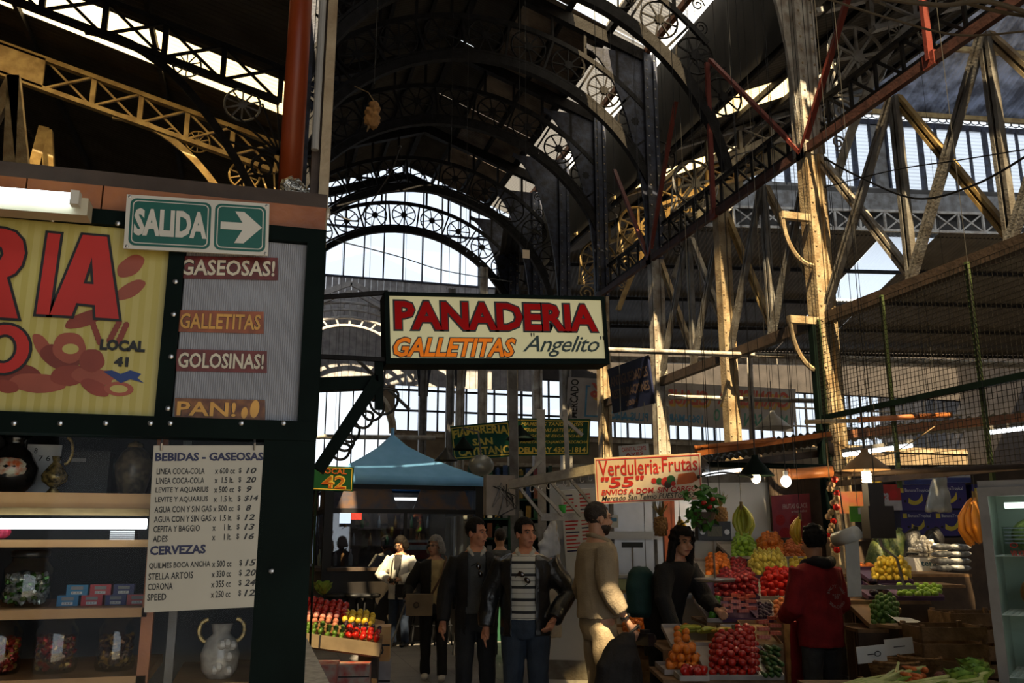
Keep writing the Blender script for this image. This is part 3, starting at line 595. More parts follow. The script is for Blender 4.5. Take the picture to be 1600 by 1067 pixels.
def big(parent, body, bx, O_, oy, fat=.012, m1=RED, m2=INK, bold=.035, shear=0):
    text('letter_outline', body, m2, parent, bx, oy, bold+.0, shear)
    x0, x1, z0, z1 = bx; text('letter', body, m1, parent, (x0+fat*.5, x1-fat*.5, z0+fat*.5, z1-fat*.5), oy-.0012, bold-.015, shear)
def bb(px0, px1, py0, py1, O_, y=KY): a, b = lp(px0, py1, y, O_), lp(px1, py0, y, O_); return (a[0], b[0], a[1], b[1])
def el(r0, r1, k=22): return [(.5+r0*math.cos(2*PI*j/k), .5+r1*math.sin(2*PI*j/k)) for j in range(k)]
GLY = {'R': [[(0, 0), (0, 1), (.60, 1), (.78, .97), (.92, .88), (.98, .74), (.95, .60), (.86, .50), (.74, .45), (1, 0), (.64, 0), (.44, .40), (.34, .40), (.34, 0)], [(.34, .60), (.50, .60), (.60, .64), (.64, .71), (.60, .78), (.50, .81), (.34, .81)]],
       'I': [[(.12, 1), (1, 1), (.88, 0), (0, 0)]], 'A': [[(0, 0), (.34, 1), (.70, 1), (1, 0), (.66, 0), (.63, .15), (.36, .16), (.31, 0)], [(.43, .40), (.58, .40), (.51, .73)]], 'O': [el(.5, .5), el(.25, .30)]}
for ch, bx_ in (('R', bb(-68, 48, 364, 494, O)), ('I', bb(59, 97, 369, 493, O)), ('A', bb(80, 200, 376, 494, O)), ('O', bb(-36, 53, 512, 583, O))):
    loops_mesh('letter_outline', GLY[ch], INK, yp, bx_, -.0042, .0065); loops_mesh('letter', GLY[ch], RED, yp, bx_, -.0052, 0)
text('lettering', 'LOCAL', INK, yp, bb(157, 229, 535, 549, O), -.004, .06); text('lettering', '41', INK, yp, bb(179, 203, 560, 574, O), -.004, .06)
# grey ribbed panel with four printed strips
O2 = (-.222, KY-.010, 1.897)
gp_ = panel('grey_ribbed_panel', 'silver-grey ribbed plastic panel with four food stickers', 'sign panel', O2)
o = MB(); n_ = 110; vs = []
for i in range(n_+1):
    x = .0+i*(.308/n_); vs += [(x, 0 if i % 2 else .0022, .002), (x, 0 if i % 2 else .0022, .486)]
o.add(vs, [(2*i, 2*i+2, 2*i+3, 2*i+1) for i in range(n_)]); o.build('board', mt('silver_plastic', (.42, .43, .46), .22, .2, .15, 3, spec=.7), gp_)
TAN = mt('sticker_cream', (.72, .64, .48), .45); ORG = mt('sticker_orange', (.78, .40, .07), .45); MAR = mt('sticker_maroon', (.17, .022, .016), .45, var=.5, scale=30); BRN = mt('sticker_brown', (.10, .03, .01), .45, var=.7, scale=40, col2=(.24, .09, .02))
for s_, (x0, y0, x1, y1), bm, tm in (('GASEOSAS!', (280, 402, 434, 440), MAR, TAN), ('GALLETITAS', (279, 486, 412, 523), mt('sticker_red_orange', (.35, .09, .03), .45, var=.4, scale=30), ORG), ('GOLOSINAS!', (276, 547, 417, 584), MAR, TAN), ('PAN!', (274, 623, 414, 658), BRN, ORG)):
    a, b, c, d = lp(x0, y0, KY, O2), lp(x1, y0+3, KY, O2), lp(x1, y1, KY, O2), lp(x0, y1-3, KY, O2)
    st = MB().slab((d[0], -.002, d[1]), (c[0], -.002, c[1]), (b[0], -.002, b[1]), (a[0], -.002, a[1]), -.0015).build('sticker', bm, gp_)
    h = a[1]-d[1]; wd = b[0]-a[0]; x_e = b[0]-.006 if s_ != 'PAN!' else a[0]+wd*.68
    sl_ = (b[1]-a[1])/wd*((x_e-a[0])/wd)
    for k, (f_, m_, yy) in enumerate(((.04, INK, -.0045), (.022, tm, -.0056))): text('lettering', s_, m_, st, (a[0]+.007, x_e, d[1]+h*.14, d[1]+h*.86), yy, f_, 0, 1, sl_)
    if s_ == 'PAN!':
        for (x, y, rx, ry) in ((398, 640, 7, 14), (382, 646, 5, 9)): pr(st, ell(x, y, rx, ry, 10, KY, O2), ORG, -.0040)
# SALIDA exit sign: white plate, two green fields
a, b, c, d = P(195, 303, Y=KY-.06), P(418, 318, Y=KY-.06), P(415, 399, Y=KY-.06), P(193, 388, Y=KY-.06)
ex = panel('exit_sign', 'green and white exit sign reading SALIDA with an arrow', 'exit sign', d, b-a)
W_, H_ = (b-a).length, (a.z-d.z)
GRN = mt('exit_green', (.0, .105, .075), .4, var=.12); OFFW = mt('sign_offwhite', (.68, .65, .56), .45, var=.12)
def rrect(x0, x1, z0, z1, r, k=5):
    return [(cx+r*math.cos(a0+PI/2*j/k), cz+r*math.sin(a0+PI/2*j/k)) for cx, cz, a0 in ((x1-r, z1-r, 0), (x0+r, z1-r, PI/2), (x0+r, z0+r, PI), (x1-r, z0+r, 1.5*PI)) for j in range(k+1)]
MB().box(0, W_, 0, .006, 0, H_).build('plate', OFFW, ex)
def field(x0, x1, z0, z1):
    for i, (mm, m_) in enumerate(((0, GRN), (.006, OFFW), (.0085, GRN))):
        p = rrect(x0+mm, x1-mm, z0+mm, z1-mm, .016-mm*.6); MB().add([(x, -.001-.0006*i, z) for x, z in p], [tuple(range(len(p)))]).build('green_field', m_, ex)
field(.010, W_*.585, .009, H_-.009); field(W_*.612, W_-.008, .009, H_-.009)
text('lettering', 'SALIDA', OFFW, ex, (W_*.06, W_*.56, H_*.24, H_*.75), -.004, .045)
ar_ = [(.66, .44), (.66, .60), (.80, .60), (.735, .80), (.80, .80), (.945, .52), (.80, .18), (.735, .18), (.80, .44)]
ar_ = [(.655, .45), (.655, .59), (.81, .59), (.755, .80), (.82, .80), (.95, .52), (.82, .20), (.755, .20), (.81, .45)]
o = MB(); q = [(W_*x, -.004, H_*z) for x, z in ar_]
o.add([q[0], q[1], q[2], q[8]], [(0, 1, 2, 3)]); o.add([q[2], q[3], q[4], q[5]], [(0, 1, 2, 3)]); o.add([q[8], q[5], q[6], q[7]], [(0, 1, 2, 3)]); o.add([q[2], q[5], q[8]], [(0, 1, 2)]); o.build('arrow', OFFW, ex)
for x, z in ((.007, H_-.006), (W_-.007, H_-.006), (.007, .006), (W_-.007, .006)): inst('screw', rv, ex, (x, 0, z), (0, 0, 0), .6)
MB().box(.05, W_-.05, .006, .05, H_*.6, H_*.7).build('wall_spacer', WOODD, ex)
# fluorescent batten
fb = thing('fluorescent_batten', 'fluorescent batten light above the yellow bakery sign', 'light', (-.7, KY-.09, 2.46))
a, b = P(-60, 300, Y=KY-.1), P(138, 316, Y=KY-.1)
o = wmb(fb); o.bar(a+V((0, .03, -.012)), b+V((0, .03, -.012)), .06, .045); o.build('housing', mt('batten_cream', (.55, .50, .36), .5), fb)
o = wmb(fb); o.tube([a+V((0, -.02, .0)), b+V((-.035, -.02, 0))], .013, 10); o.build('tube', emit('sign_tube_light', (.80, .96, 1.0), 7.0), fb)
o = wmb(fb); o.cbox(b+V((-.025, -.02, -.002)), .02, .03, .035); o.build('lamp_holder', OFFW, fb)
# drinks price list hanging on the glass
a, b, c, d = P(234, 696, Y=KY-.03), P(409, 690, Y=KY-.03), P(402, 948, Y=KY-.03), P(225, 957, Y=KY-.03)
pl = panel('drinks_price_list', 'cream drinks price list hanging on the kiosk window', 'price list', d, (c-d), (a-d))
W_, H_ = (b-a).length, (a-d).length
MB().box(0, W_, 0, .003, 0, H_).build('card', mt('card_cream', (.50, .46, .36), .35, var=.08), pl)
NAVY = mt('ink_navy', (.012, .016, .07), .5)
for x in (.07, .9): MB().tube([(W_*x, -.002, H_-.012), (W_*x, -.008, H_+.004), (W_*x, .004, H_+.014)], .003, 6).build('hook', STEEL, pl)
def row(z, h, items):
    for s_, x0, x1, m_, bd, shr in items: text('lettering', s_, m_, pl, (W_*x0, W_*x1, H_*(1-z)-H_*h, H_*(1-z)), -.0015, bd, shr)
row(.045, .053, [('BEBIDAS - GASEOSAS', .02, .985, NAVY, .04, 0)])
rows = [('LINEA COCA-COLA', .04, .46, 'x 600 cc', .55, .73, '$', '10', .83), ('LINEA COCA-COLA', .04, .46, 'x  1.5 lt.', .55, .72, '$', '20', .83), ('LEVITE Y AQUARIUS', .04, .50, 'x 500 cc', .55, .73, '$', '9', .84), ('LEVITE Y AQUARIUS', .04, .50, 'x  1.5 lt.', .55, .72, '$', '$14', .82),
        ('AGUA CON Y SIN GAS', .04, .535, 'x 500 cc', .55, .73, '$', '8', .84), ('AGUA CON Y SIN GAS', .04, .535, 'x  1.5 lt.', .55, .72, '$', '12', .83), ('CEPITA Y BAGGIO', .04, .44, 'x     1 lt.', .55, .72, '$', '13', .83), ('ADES', .04, .165, 'x     1 lt.', .55, .72, '$', '16', .83)]
for i, (t1, a0, a1, t2, b0, b1, t3, t4, c0) in enumerate(rows):
    row(.142+.0585*i, .038, [(t1, a0, a1, INK, .018, 0), (t2, b0, b1, INK, .018, 0), (t3, .765, .79, INK, .018, 0), (t4, c0, c0+(.05 if len(t4) == 1 else .095 if len(t4) == 2 else .13), INK, .022, .25)])
row(.612, .055, [('CERVEZAS', .02, .50, NAVY, .04, 0)])
rows = [('QUILMES BOCA ANCHA', .02, .545, 'x 500 cc', .56, .73, '15'), ('STELLA ARTOIS', .02, .40, 'x 330 cc', .56, .73, '20'), ('CORONA', .02, .23, 'x 355 cc', .56, .73, '24'), ('SPEED', .02, .18, 'x 250 cc', .56, .73, '12')]
for i, (t1, a0, a1, t2, b0, b1, t4) in enumerate(rows):
    row(.712+.0605*i, .040, [(t1, a0, a1, INK, .018, 0), (t2, b0, b1, INK, .018, 0), ('$', .80, .825, INK, .018, 0), (t4, .85, .95, INK, .022, .25)])
# ---------------------------------------------------------------- goods on the kiosk shelves
JG = glass('jar_glass', (.90, .93, .92), .10, .01)
def jar(px, pz, y, r, h, label, cols, fill=.7, lid=True):
    q = P(px, 900, Y=y); t = thing('candy_jar', label, 'jar', (q.x, y, pz), 0, 'glass candy jars in the kiosk')
    MB().lathe([(r*.9, .0), (r, .01), (r, h*.72), (r*.72, h*.86), (r*.72, h)], 24).build('glass', JG, t, True)
    if lid: MB().lathe([(r*.76, h*.95), (r*.78, h*.96), (r*.78, h*1.05), (r*.5, h*1.08)], 20).build('lid', mt('jar_lid', (.05, .05, .05), .3, .5), t, True)
    o = MB(); rr = .0075
    for k in range(330):
        a = R.uniform(0, 2*PI); d_ = (r-.012)*math.sqrt(R.uniform(.35, 1)); z = .012+R.random()*h*fill*.72
        o.mat(k % len(cols)); o.m = M.Translation((d_*math.cos(a), d_*math.sin(a), z)) @ M.Rotation(R.uniform(0, 6), 4, V((R.random(), R.random(), R.random()+.01)).normalized())
        o.ball((0, 0, 0), rr, 5, 3, (1.5, 1, .9))
    o.m = None; tag(o.build('candies', cols, t), kind='stuff'); return t
def foil(n, c): return mt('foil_'+n, c, .25, .6, .4, 60, spec=.8)
GF, SF, RF, OF, BF = foil('green', (.10, .25, .05)), foil('silver', (.5, .52, .5)), foil('red', (.45, .03, .02)), foil('gold', (.55, .30, .07)), foil('brown', (.13, .05, .02))
jar(45, 1.43, 2.56, .058, .13, 'wide glass jar of green and silver wrapped candies', [GF, SF, SF])
jar(12, 1.27, 2.56, .052, .14, 'glass jar of red and orange wrapped candies at the bottom shelf corner', [RF, OF, RF])
jar(100, 1.27, 2.56, .052, .14, 'glass jar of dark red candies in the middle of the bottom shelf', [BF, RF, BF, OF])
jar(192, 1.27, 2.56, .048, .14, 'glass jar of gold and brown candies beside the wooden shelf post', [OF, BF, BF])
q = P(45, 870, Y=2.58)
for nm, px, z, y, rad, hh, lab in (('painted_vase', 18, 1.71, 2.58, .06, .15, 'black round vase painted with flowers on the top shelf'),):
    v = thing(nm, lab, 'vase', (P(px, 740, Y=y).x, y, z)); MB().lathe([(rad*.5, 0), (rad*.95, .03), (rad*1.05, .07), (rad*.7, .11), (rad*.4, .125), (rad*.4, .14), (rad*.65, .155)], 20).build('body', mt('black_glaze', (.01, .01, .01), .15, spec=.8), v, True)
    MB().ball((0, -rad*.62, .065), rad*.78, 14, 8, (1, .55, .72)).build('painted_field', mt('flower_paint', (.5, .5, .38), .2, 0, .5, 55, col2=(.45, .10, .03)), v, True)
v = thing('small_jug', 'small gilt jug with tall looped handle on the top shelf', 'jug', (P(86, 740, Y=2.56).x, 2.56, 1.71))
GILT = mt('gilt_glaze', (.36, .25, .08), .25, .4, .8, 70, col2=(.05, .04, .02)); MB().lathe([(.014, 0), (.018, .005), (.008, .018), (.03, .035), (.033, .05), (.02, .07), (.008, .085), (.012, .10)], 16).build('body', GILT, v, True)
MB().tube([(.02+.016*math.sin(t), 0, .06+.035*(1-math.cos(t))+.02) for t in [PI*j/8 for j in range(9)]], .004, 6).build('handle', GILT, v)
v = thing('carved_urn', 'dim carved urn beside the price list on the top shelf', 'urn', (P(208, 740, Y=2.58).x, 2.58, 1.71))
MB().lathe([(.02, 0), (.035, .01), (.045, .05), (.05, .085), (.035, .115), (.02, .13)], 16).build('body', mt('urn_glaze', (.07, .06, .045), .3, 0, .8, 60, col2=(.2, .15, .09)), v, True); MB().lathe([(.022, .13), (.02, .14), (.004, .15)], 12).build('lid', GILT, v, True)
bx = thing('dark_box', 'black cardboard box standing on the kiosk top shelf', 'box', (P(135, 740, Y=2.63).x, 2.63, 1.71)); MB().box(-.06, .06, -.03, .03, 0, .12).build('carton', BLACK, bx); MB().box(-.035, .0, -.032, -.03, .09, .10).build('label_strip', GREYP, bx)
cl = thing('wall_calendar_card', 'pale card with numbers 8 7 6 behind the jug', 'card', (P(62, 700, Y=2.66).x, 2.66, 1.71)); MB().box(-.03, .055, 0, .006, 0, .14).build('card', WHITE, cl)
text('lettering', '8', INK, cl, (-.012, -.004, .115, .13), -.002, .01); text('lettering', '7 6', INK, cl, (.0, .03, .095, .11), -.002, .01)
def pack(px, z, c, label, y=2.56, w=.05, h=.026):
    q = P(px, 900, Y=y); t = thing('cough_drop_box', label, 'box', (q.x, y, z), 0, 'small sweet boxes in the kiosk'); m_ = mt('pack_%d%d%d' % tuple(int(k*99) for k in c), c, .4, var=.1)
    MB().box(-w/2, w/2, -.02, .02, 0, h).build('carton', m_, t); MB().box(-w*.25, w*.25, -.0215, -.02, h*.12, h*.38).build('label_strip', WHITE, t); MB().box(-w*.28, w*.28, -.0215, -.02, h*.55, h*.85).build('label_strip', mt('pack_grey', (.25, .25, .25), .5), t)
    text('lettering', 'D.R.F.', INK, t, (-w*.2, w*.2, h*.17, h*.33), -.023, .01)
for px, z, c, l_ in ((112, 1.43, (.02, .16, .32), 'light blue sweets box at the left end of the lower row'), (149, 1.43, (.42, .02, .03), 'red sweets box second in the lower row'), (186, 1.43, (.015, .02, .12), 'navy sweets box third in the lower row'), (219, 1.43, (.38, .03, .03), 'red sweets box touching the price list'),
                   (125, 1.456, (.02, .18, .34), 'light blue sweets box stacked in the upper row'), (161, 1.456, (.42, .03, .04), 'red sweets box stacked in the upper row'), (197, 1.456, (.015, .02, .12), 'navy sweets box on top of the upper row')): pack(px, z, c, l_)
pk = thing('tin_tray_stack', 'stack of thin silver trays under the shelf light', 'tray stack', (P(195, 830, Y=2.58).x, 2.58, 1.595))
for k in range(5): MB().box(-.03, .03, -.04, .04, k*.005, k*.005+.003).build('tray', STEEL, pk)
fl_ = thing('paper_flower', 'pink paper rose at the shelf\'s left end', 'paper flower', (P(3, 830, Y=2.56).x, 2.56, 1.615)); MB().ball((0, 0, 0), .022, 10, 6, (1, .8, .8)).build('petals', mt('pink_paper', (.6, .05, .12), .6, var=.5, scale=80), fl_)
on = thing('porcelain_ornament', 'white porcelain ornament with gilt handles behind the glass', 'ornament', (P(345, 1010, Y=2.52).x, 2.52, 1.245))
POR = mt('porcelain', (.55, .50, .43), .2, 0, .35, 40, spec=.7); MB().lathe([(.03, 0), (.045, .02), (.05, .06), (.038, .095), (.022, .11), (.028, .135)], 20).build('body', POR, on, True)
for s_ in (-1, 1): MB().tube([(s_*(.035+.022*math.sin(t)), 0, .09+.028*(1-math.cos(t))) for t in [PI*j/8 for j in range(9)]], .006, 6).build('handle', GILT, on)
for k in range(7): MB().ball((R.uniform(-.03, .03), -.045, R.uniform(.02, .10)), .013, 7, 5, (1, .5, 1)).build('porcelain_flower', POR, on)
# orange pipe, peeling post, foil wrap above the kiosk corner
pp = thing('orange_pipe', 'vertical orange plastic pipe above the kiosk corner', 'pipe', (.035, 2.62, 2.62)); MB().tube([(0, 0, 0), (0, 0, 1.4)], .036, 18).build('pipe', mt('orange_pvc', (.33, .055, .012), .4, var=.15), pp, True); MB().tube([(0, 0, 1.38), (0, 0, 1.5)], .042, 18).build('collar', mt('orange_pvc', (.33, .055, .012), .4), pp, True)
ps = thing('peeling_post', 'peeling cream wooden post with grey conduit above the kiosk corner', 'post', (.128, 2.45, 1.87)); MB().box(-.014, .016, -.02, .06, 0, .54).build('lower_post', FR, ps); MB().box(-.014, .014, -.02, .06, .54, 1.8).build('upper_post', CREAM, ps); MB().box(-.038, -.014, .0, .05, .6, 1.8).build('dark_batten', WOODD, ps)
MB().tube([(-.032, -.035, .83), (-.032, -.035, 1.8)], .011, 10).build('conduit', mt('conduit_grey', (.32, .31, .29), .4), ps)
fo = thing('foil_wrap', 'crumpled silver foil wrapped round the pipe end', 'foil', (.065, 2.56, 2.58))
o = MB(); 
for k, (cx, cz, r_) in enumerate(((-.025, .03, .042), (.02, .0, .038), (.055, -.02, .032))): o.ball((cx, -.03, cz), r_, 9, 7, (1, .55, 1.1))
o.v = [(x+R.uniform(-.008, .008), y+R.uniform(-.006, .006), z+R.uniform(-.008, .008)) for x, y, z in o.v]; o.build('foil', mt('crumpled_foil', (.6, .57, .5), .25, .9, .2, 30, .5, 60), fo)
# ---------------------------------------------------------------- hanging lightbox sign
LB_Y = 3.2
a, b, c, d = P(603, 456, Y=LB_Y), P(952, 459, Y=LB_Y), P(952, 569, Y=LB_Y), P(603, 569, Y=LB_Y)
sg = panel('bakery_lightbox', 'hanging cream lightbox reading PANADERIA in red and GALLETITAS in orange', 'sign', d, c-d, a-d); W_, H_ = (c-d).length, (a-d).length
LBX = sg
for x0, x1, z0, z1 in ((0, W_, 0, .022), (0, W_, H_-.014, H_), (0, .018, .022, H_-.014), (W_-.014, W_, .022, H_-.014)): MB().box(x0, x1, -.006, .12, z0, z1).build('frame_bar', GREENK, sg)
MB().box(.018, W_-.014, .004, .012, .022, H_-.014).build('face', self_glow('lightbox_face', (.56, .51, .27), .30), sg)  # slight glow added to the face for the light falling on it
MB().box(.01, W_-.01, .10, .118, .01, H_-.01).build('back', GREENK, sg)
def sb(px0, px1, py0, py1): 
    u = lambda px: (P(px, 515, Y=LB_Y)-d).dot((c-d).normalized()); vz = lambda py: P(760, py, Y=LB_Y).z-(d.z+c.z)/2
    return (u(px0), u(px1), vz(py1), vz(py0))
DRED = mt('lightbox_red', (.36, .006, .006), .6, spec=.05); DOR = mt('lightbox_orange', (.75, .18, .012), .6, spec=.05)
DRED.node_tree.nodes['Principled BSDF'].inputs['Emission Color'].default_value = (.33, .008, .008, 1); DRED.node_tree.nodes['Principled BSDF'].inputs['Emission Strength'].default_value = .12  # letters glow with the face, standing in for light on them
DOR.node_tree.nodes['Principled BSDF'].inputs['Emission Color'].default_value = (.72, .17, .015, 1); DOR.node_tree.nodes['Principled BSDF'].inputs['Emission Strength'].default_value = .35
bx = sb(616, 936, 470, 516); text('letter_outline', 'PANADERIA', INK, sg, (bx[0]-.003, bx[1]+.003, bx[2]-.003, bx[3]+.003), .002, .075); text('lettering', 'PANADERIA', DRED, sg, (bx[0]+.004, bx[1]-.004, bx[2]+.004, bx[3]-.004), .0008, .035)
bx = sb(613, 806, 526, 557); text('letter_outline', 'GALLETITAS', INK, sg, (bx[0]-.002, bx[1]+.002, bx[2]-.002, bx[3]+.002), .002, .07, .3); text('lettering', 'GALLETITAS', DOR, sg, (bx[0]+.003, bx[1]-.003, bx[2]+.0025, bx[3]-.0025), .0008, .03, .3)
bx = sb(815, 935, 522, 556); text('lettering', 'Angelito', mt('script_green', (.02, .05, .045), .5), sg, bx, .002, .006, .45, .92); text('lettering', '"', INK, sg, sb(829, 835, 518, 524), .002, .0); text('lettering', '"', INK, sg, sb(937, 943, 522, 528), .002, .0)
# bracket with diagonal strut and cable coils carrying the sign
bk = thing('sign_bracket', 'black iron bracket with diagonal strut holding the bakery lightbox', 'bracket', (.135, 3.2, 1.9))
o = wmb(bk); o.bar(P(497, 735, Y=3.22), P(588, 596, Y=3.22), .045, .045, (0, 1, 0)); o.build('diagonal_strut', GREENK, bk)
o = wmb(bk); o.bar(P(592, 560, Y=3.24), P(592, 640, Y=3.24), .03, .03, (0, 1, 0)); o.build('hanger', GREENK, bk)
for ya, yb in ((466, 457), (556, 562)):
    o = wmb(bk); o.bar(P(480, ya, Y=3.25), P(606, yb, Y=3.22), .016, .016, (0, 1, 0)); o.build('rod', IRON, bk)
o = wmb(bk); o.bar(P(485, 602, Y=3.25), P(590, 598, Y=3.25), .05, .05, (0, 1, 0)); o.build('cross_arm', GREENK, bk)
for k, (px, py, r_) in enumerate(((600, 618, .055), (583, 634, .042), (569, 650, .034), (548, 672, .034), (540, 686, .034), (533, 700, .034))):
    q = P(px, py, Y=3.3+.03*k); cp = thing('cable_coil', ['large black cable loop', 'second black cable loop', 'third cable loop', 'fourth cable loop', 'fifth cable loop', 'lowest small cable loop'][k]+' hanging from the sign bracket strut', 'cable', q, 0, 'cable loops on the sign bracket')
    MB().tube([(r_*math.cos(t), .03*math.sin(t), -r_*1.25*abs(math.sin(t))**.8*(1 if math.sin(t) > 0 else -.35)) for t in [2*PI*j/20 for j in range(21)]], .0055, 6, False).build('loop', CABLE, cp); MB().tube([(0, .0, .35*r_), (0, .0, r_*1.25+.03)], .004, 5).build('tie', CABLE, cp)
# ---------------------------------------------------------------- fruit stall
cp_, sp_ = math.cos(PIT), math.sin(PIT); HD = V((math.sin(YAW), math.cos(YAW), 0))
def S(px, h, z):                                             # photo column px, ground distance h ahead of the viewer, height z
    D = h*cp_+(z-1.6)*sp_; return HD*h+RT*((px-800)*D/F)+V((0, 0, z))
SROT = -YAW
def sphere(name, r, m_, sq=(1, 1, 1), n=10, k=7, dim=0.0):
    o = MB(); prof = []
    for i in range(k+1):
        th = PI*(1-i/k); rr = r*math.sin(th); z = r*math.cos(th)*sq[2]
        if dim and i in (0, k): z *= 1-dim
        prof.append((max(rr, .0008), z))
    return o.lathe(prof, n).mesh(name, m_, True)
def skin(n, c, c2=None, rough=.35, sc_=25): return mt('skin_'+n, c, rough, 0, .25, sc_, .05, 150, col2=c2, spec=.5)
MS = {'orange': sphere('orange', .037, skin('orange', (.72, .20, .015), (.62, .15, .01), .45)), 'tomato': sphere('tomato', .034, skin('tomato', (.45, .018, .01), (.36, .012, .008), .2), (1, 1, .85), dim=.3),
      'green_apple': sphere('green_apple', .036, skin('green_apple', (.28, .48, .05), (.22, .40, .03), .3), (1, 1, .9), dim=.35), 'red_apple': sphere('red_apple', .036, skin('red_apple', (.30, .012, .015), (.20, .01, .012), .25), (1, 1, .9), dim=.35),
      'lemon': sphere('lemon', .032, skin('lemon', (.70, .52, .05), (.62, .42, .03), .4), (1, 1, 1.25)), 'plum': sphere('plum', .024, skin('plum', (.035, .012, .04), (.02, .008, .03), .3)), 'peach': sphere('peach', .033, skin('peach', (.62, .22, .06), (.55, .12, .04), .6)),
      'pear': MB().lathe([(.004, -.035), (.027, -.026), (.032, -.01), (.026, .012), (.015, .03), (.004, .042)], 10).mesh('pear', skin('pear', (.58, .50, .10), (.48, .38, .06)), True),
      'lime': sphere('lime', .027, skin('lime', (.10, .22, .03), (.06, .15, .02), .35), (1, 1, 1.2)), 'plastic_strawberry_box': MB().box(-.05, .05, -.035, .035, 0, .03).mesh('strawberry_box', skin('berry', (.38, .03, .02), (.50, .16, .08), .3, 90)),
      'red_pepper': MB().lathe([(.012, -.04), (.026, -.03), (.034, .01), (.032, .03), (.02, .038), (.006, .03)], 9).mesh('red_pepper', skin('pepper', (.50, .018, .01), (.40, .01, .008), .2), True),
      'green_pepper': MB().lathe([(.012, -.04), (.026, -.03), (.034, .01), (.032, .03), (.02, .038), (.006, .03)], 9).mesh('green_pepper', skin('gpepper', (.06, .20, .02), (.04, .14, .015), .2), True),
      'cucumber': MB().tube([(-.09, 0, .0), (-.075, 0, .0), (0, .006, .004), (.075, 0, 0), (.09, 0, 0)], [.006, .019, .021, .019, .006], 9).mesh('cucumber', skin('cuke', (.03, .09, .02), (.018, .06, .012), .35), True),
      'aubergine': MB().tube([(-.08, 0, 0), (-.06, 0, 0), (0, .004, 0), (.06, .0, 0), (.08, 0, 0)], [.01, .034, .036, .022, .006], 10).mesh('aubergine', skin('aub', (.018, .008, .022), (.012, .006, .016), .18), True),
      'carrot': MB().tube([(-.08, 0, 0), (-.07, 0, 0), (0, 0, 0), (.09, 0, 0)], [.006, .017, .014, .003], 8).mesh('carrot', skin('carrot', (.62, .16, .03), (.5, .11, .02), .5), True),
      'potato': sphere('beetroot', .036, skin('beet', (.20, .055, .03), (.14, .03, .02), .6), (1, 1.1, .9)), 'onion': sphere('onion', .034, skin('onion', (.45, .22, .08), (.36, .15, .05), .4), (1, 1, .9)),
      'pink_fruit': sphere('peach', .03, skin('pinkf', (.62, .30, .24), (.5, .15, .12), .5))}
def pile(kind, label, group, pxa, pxb, ha, hb, z, step, layers=2, lie=False, name=None, tilt=0.0, skip=0.0, sh=None, jit=.12):
    """rows of single fruits between two photo columns, from ha to hb ahead, layer on layer"""
    me = MS[kind]; h = ha; fs_ = (.96 if pxb < 1300 else .84) if kind not in ('carrot', 'cucumber') else 1.0; step *= fs_; cat = (name or kind).replace('_', ' ').split()[-1]
    for L_ in range(layers):
        m_ = step*.5*L_; h = ha+m_; rw = L_
        if L_ and ((S(pxb, ha, z)-S(pxa, ha, z)).length-1.6*m_ < step*1.9 or hb-ha-2*m_ < step*.5): break
        while h <= hb-m_+1e-6:
            a, b = S(pxa, h, z), S(pxb, h, z); wd = (b-a).length; k = max(1, int((wd-2*m_*.8)/step))
            for i in range(k):
                if R.random() < skip: continue
                f_ = (i+.5+(.28 if rw % 2 else -.22))/k; f_ = m_*.8/wd+f_*(1-2*m_*.8/wd)
                p = a+(b-a)*f_+V((R.uniform(-.003, .003), R.uniform(-.003, .003), L_*step*(.80 if not lie else .62)+tilt*(h-ha)+step*.57+R.uniform(-.003, .006)))
                o = inst(name or kind, me, None, p, (R.uniform(-.5, .5), R.uniform(-.5, .5), R.uniform(0, 6)) if not lie else (R.uniform(-.04, .04), R.uniform(-.04, .04), SROT+lie+R.uniform(-jit, jit)), fs_*R.uniform(.88, .96))
                tag(o, label, cat, group)
            h += sh or step*.93; rw += 1
# stepped table under the fruit: boards that the crates stand on
KD = 1.25
def zk(z): return 1.6-KD*(1.6-z)+.09
st = thing('fruit_stand', 'stepped wooden stand carrying the fruit display', 'stand', S(1150, 6.2*KD, zk(1))*1, SROT); st.location.z = 0
ROWS = [(5.12, 5.62, .76), (5.62, 6.12, .86), (6.12, 6.62, .97), (6.62, 7.12, 1.08), (7.12, 7.7, 1.21), (7.7, 8.35, 1.34)]
ROWS = [(a*KD, b*KD, zk(z)) for a, b, z in ROWS]
def sl_(px, h, z): return (S(px, h, z)-st.location).dot(RT)
for i, (h0, h1, z) in enumerate(ROWS):
    a = sl_(1036 if i < 2 else 1104, h0, z); b = sl_(1262 if h0 > 6.5*KD else 1224, h0, z); hc = 6.2*KD
    MB().box(a, b, h0-hc, h1-hc+.02, z-.025, z).build('step_board', CRATE, st); MB().box(a, b, h0-hc, h0-hc+.02, .02, z-.025).build('riser_board', CRATE, st)
for x, y in ((sl_(1044, 6.5, .6), -1.2), (sl_(1222, 6.5, .6), -1.2), (sl_(1130, 10.2, 1.2), 2.5), (sl_(1250, 10.2, 1.2), 2.5)): MB().box(x-.04, x+.04, y-.04, y+.04, 0, .52 if y < 0 else 1.3).build('leg', WOODD, st)
TRAY = mt('pale_tray', (.42, .38, .36), .5); PURP = mt('purple_liner', (.10, .05, .12), .6); KRAFT = mt('kraft_card', (.35, .22, .11), .7)
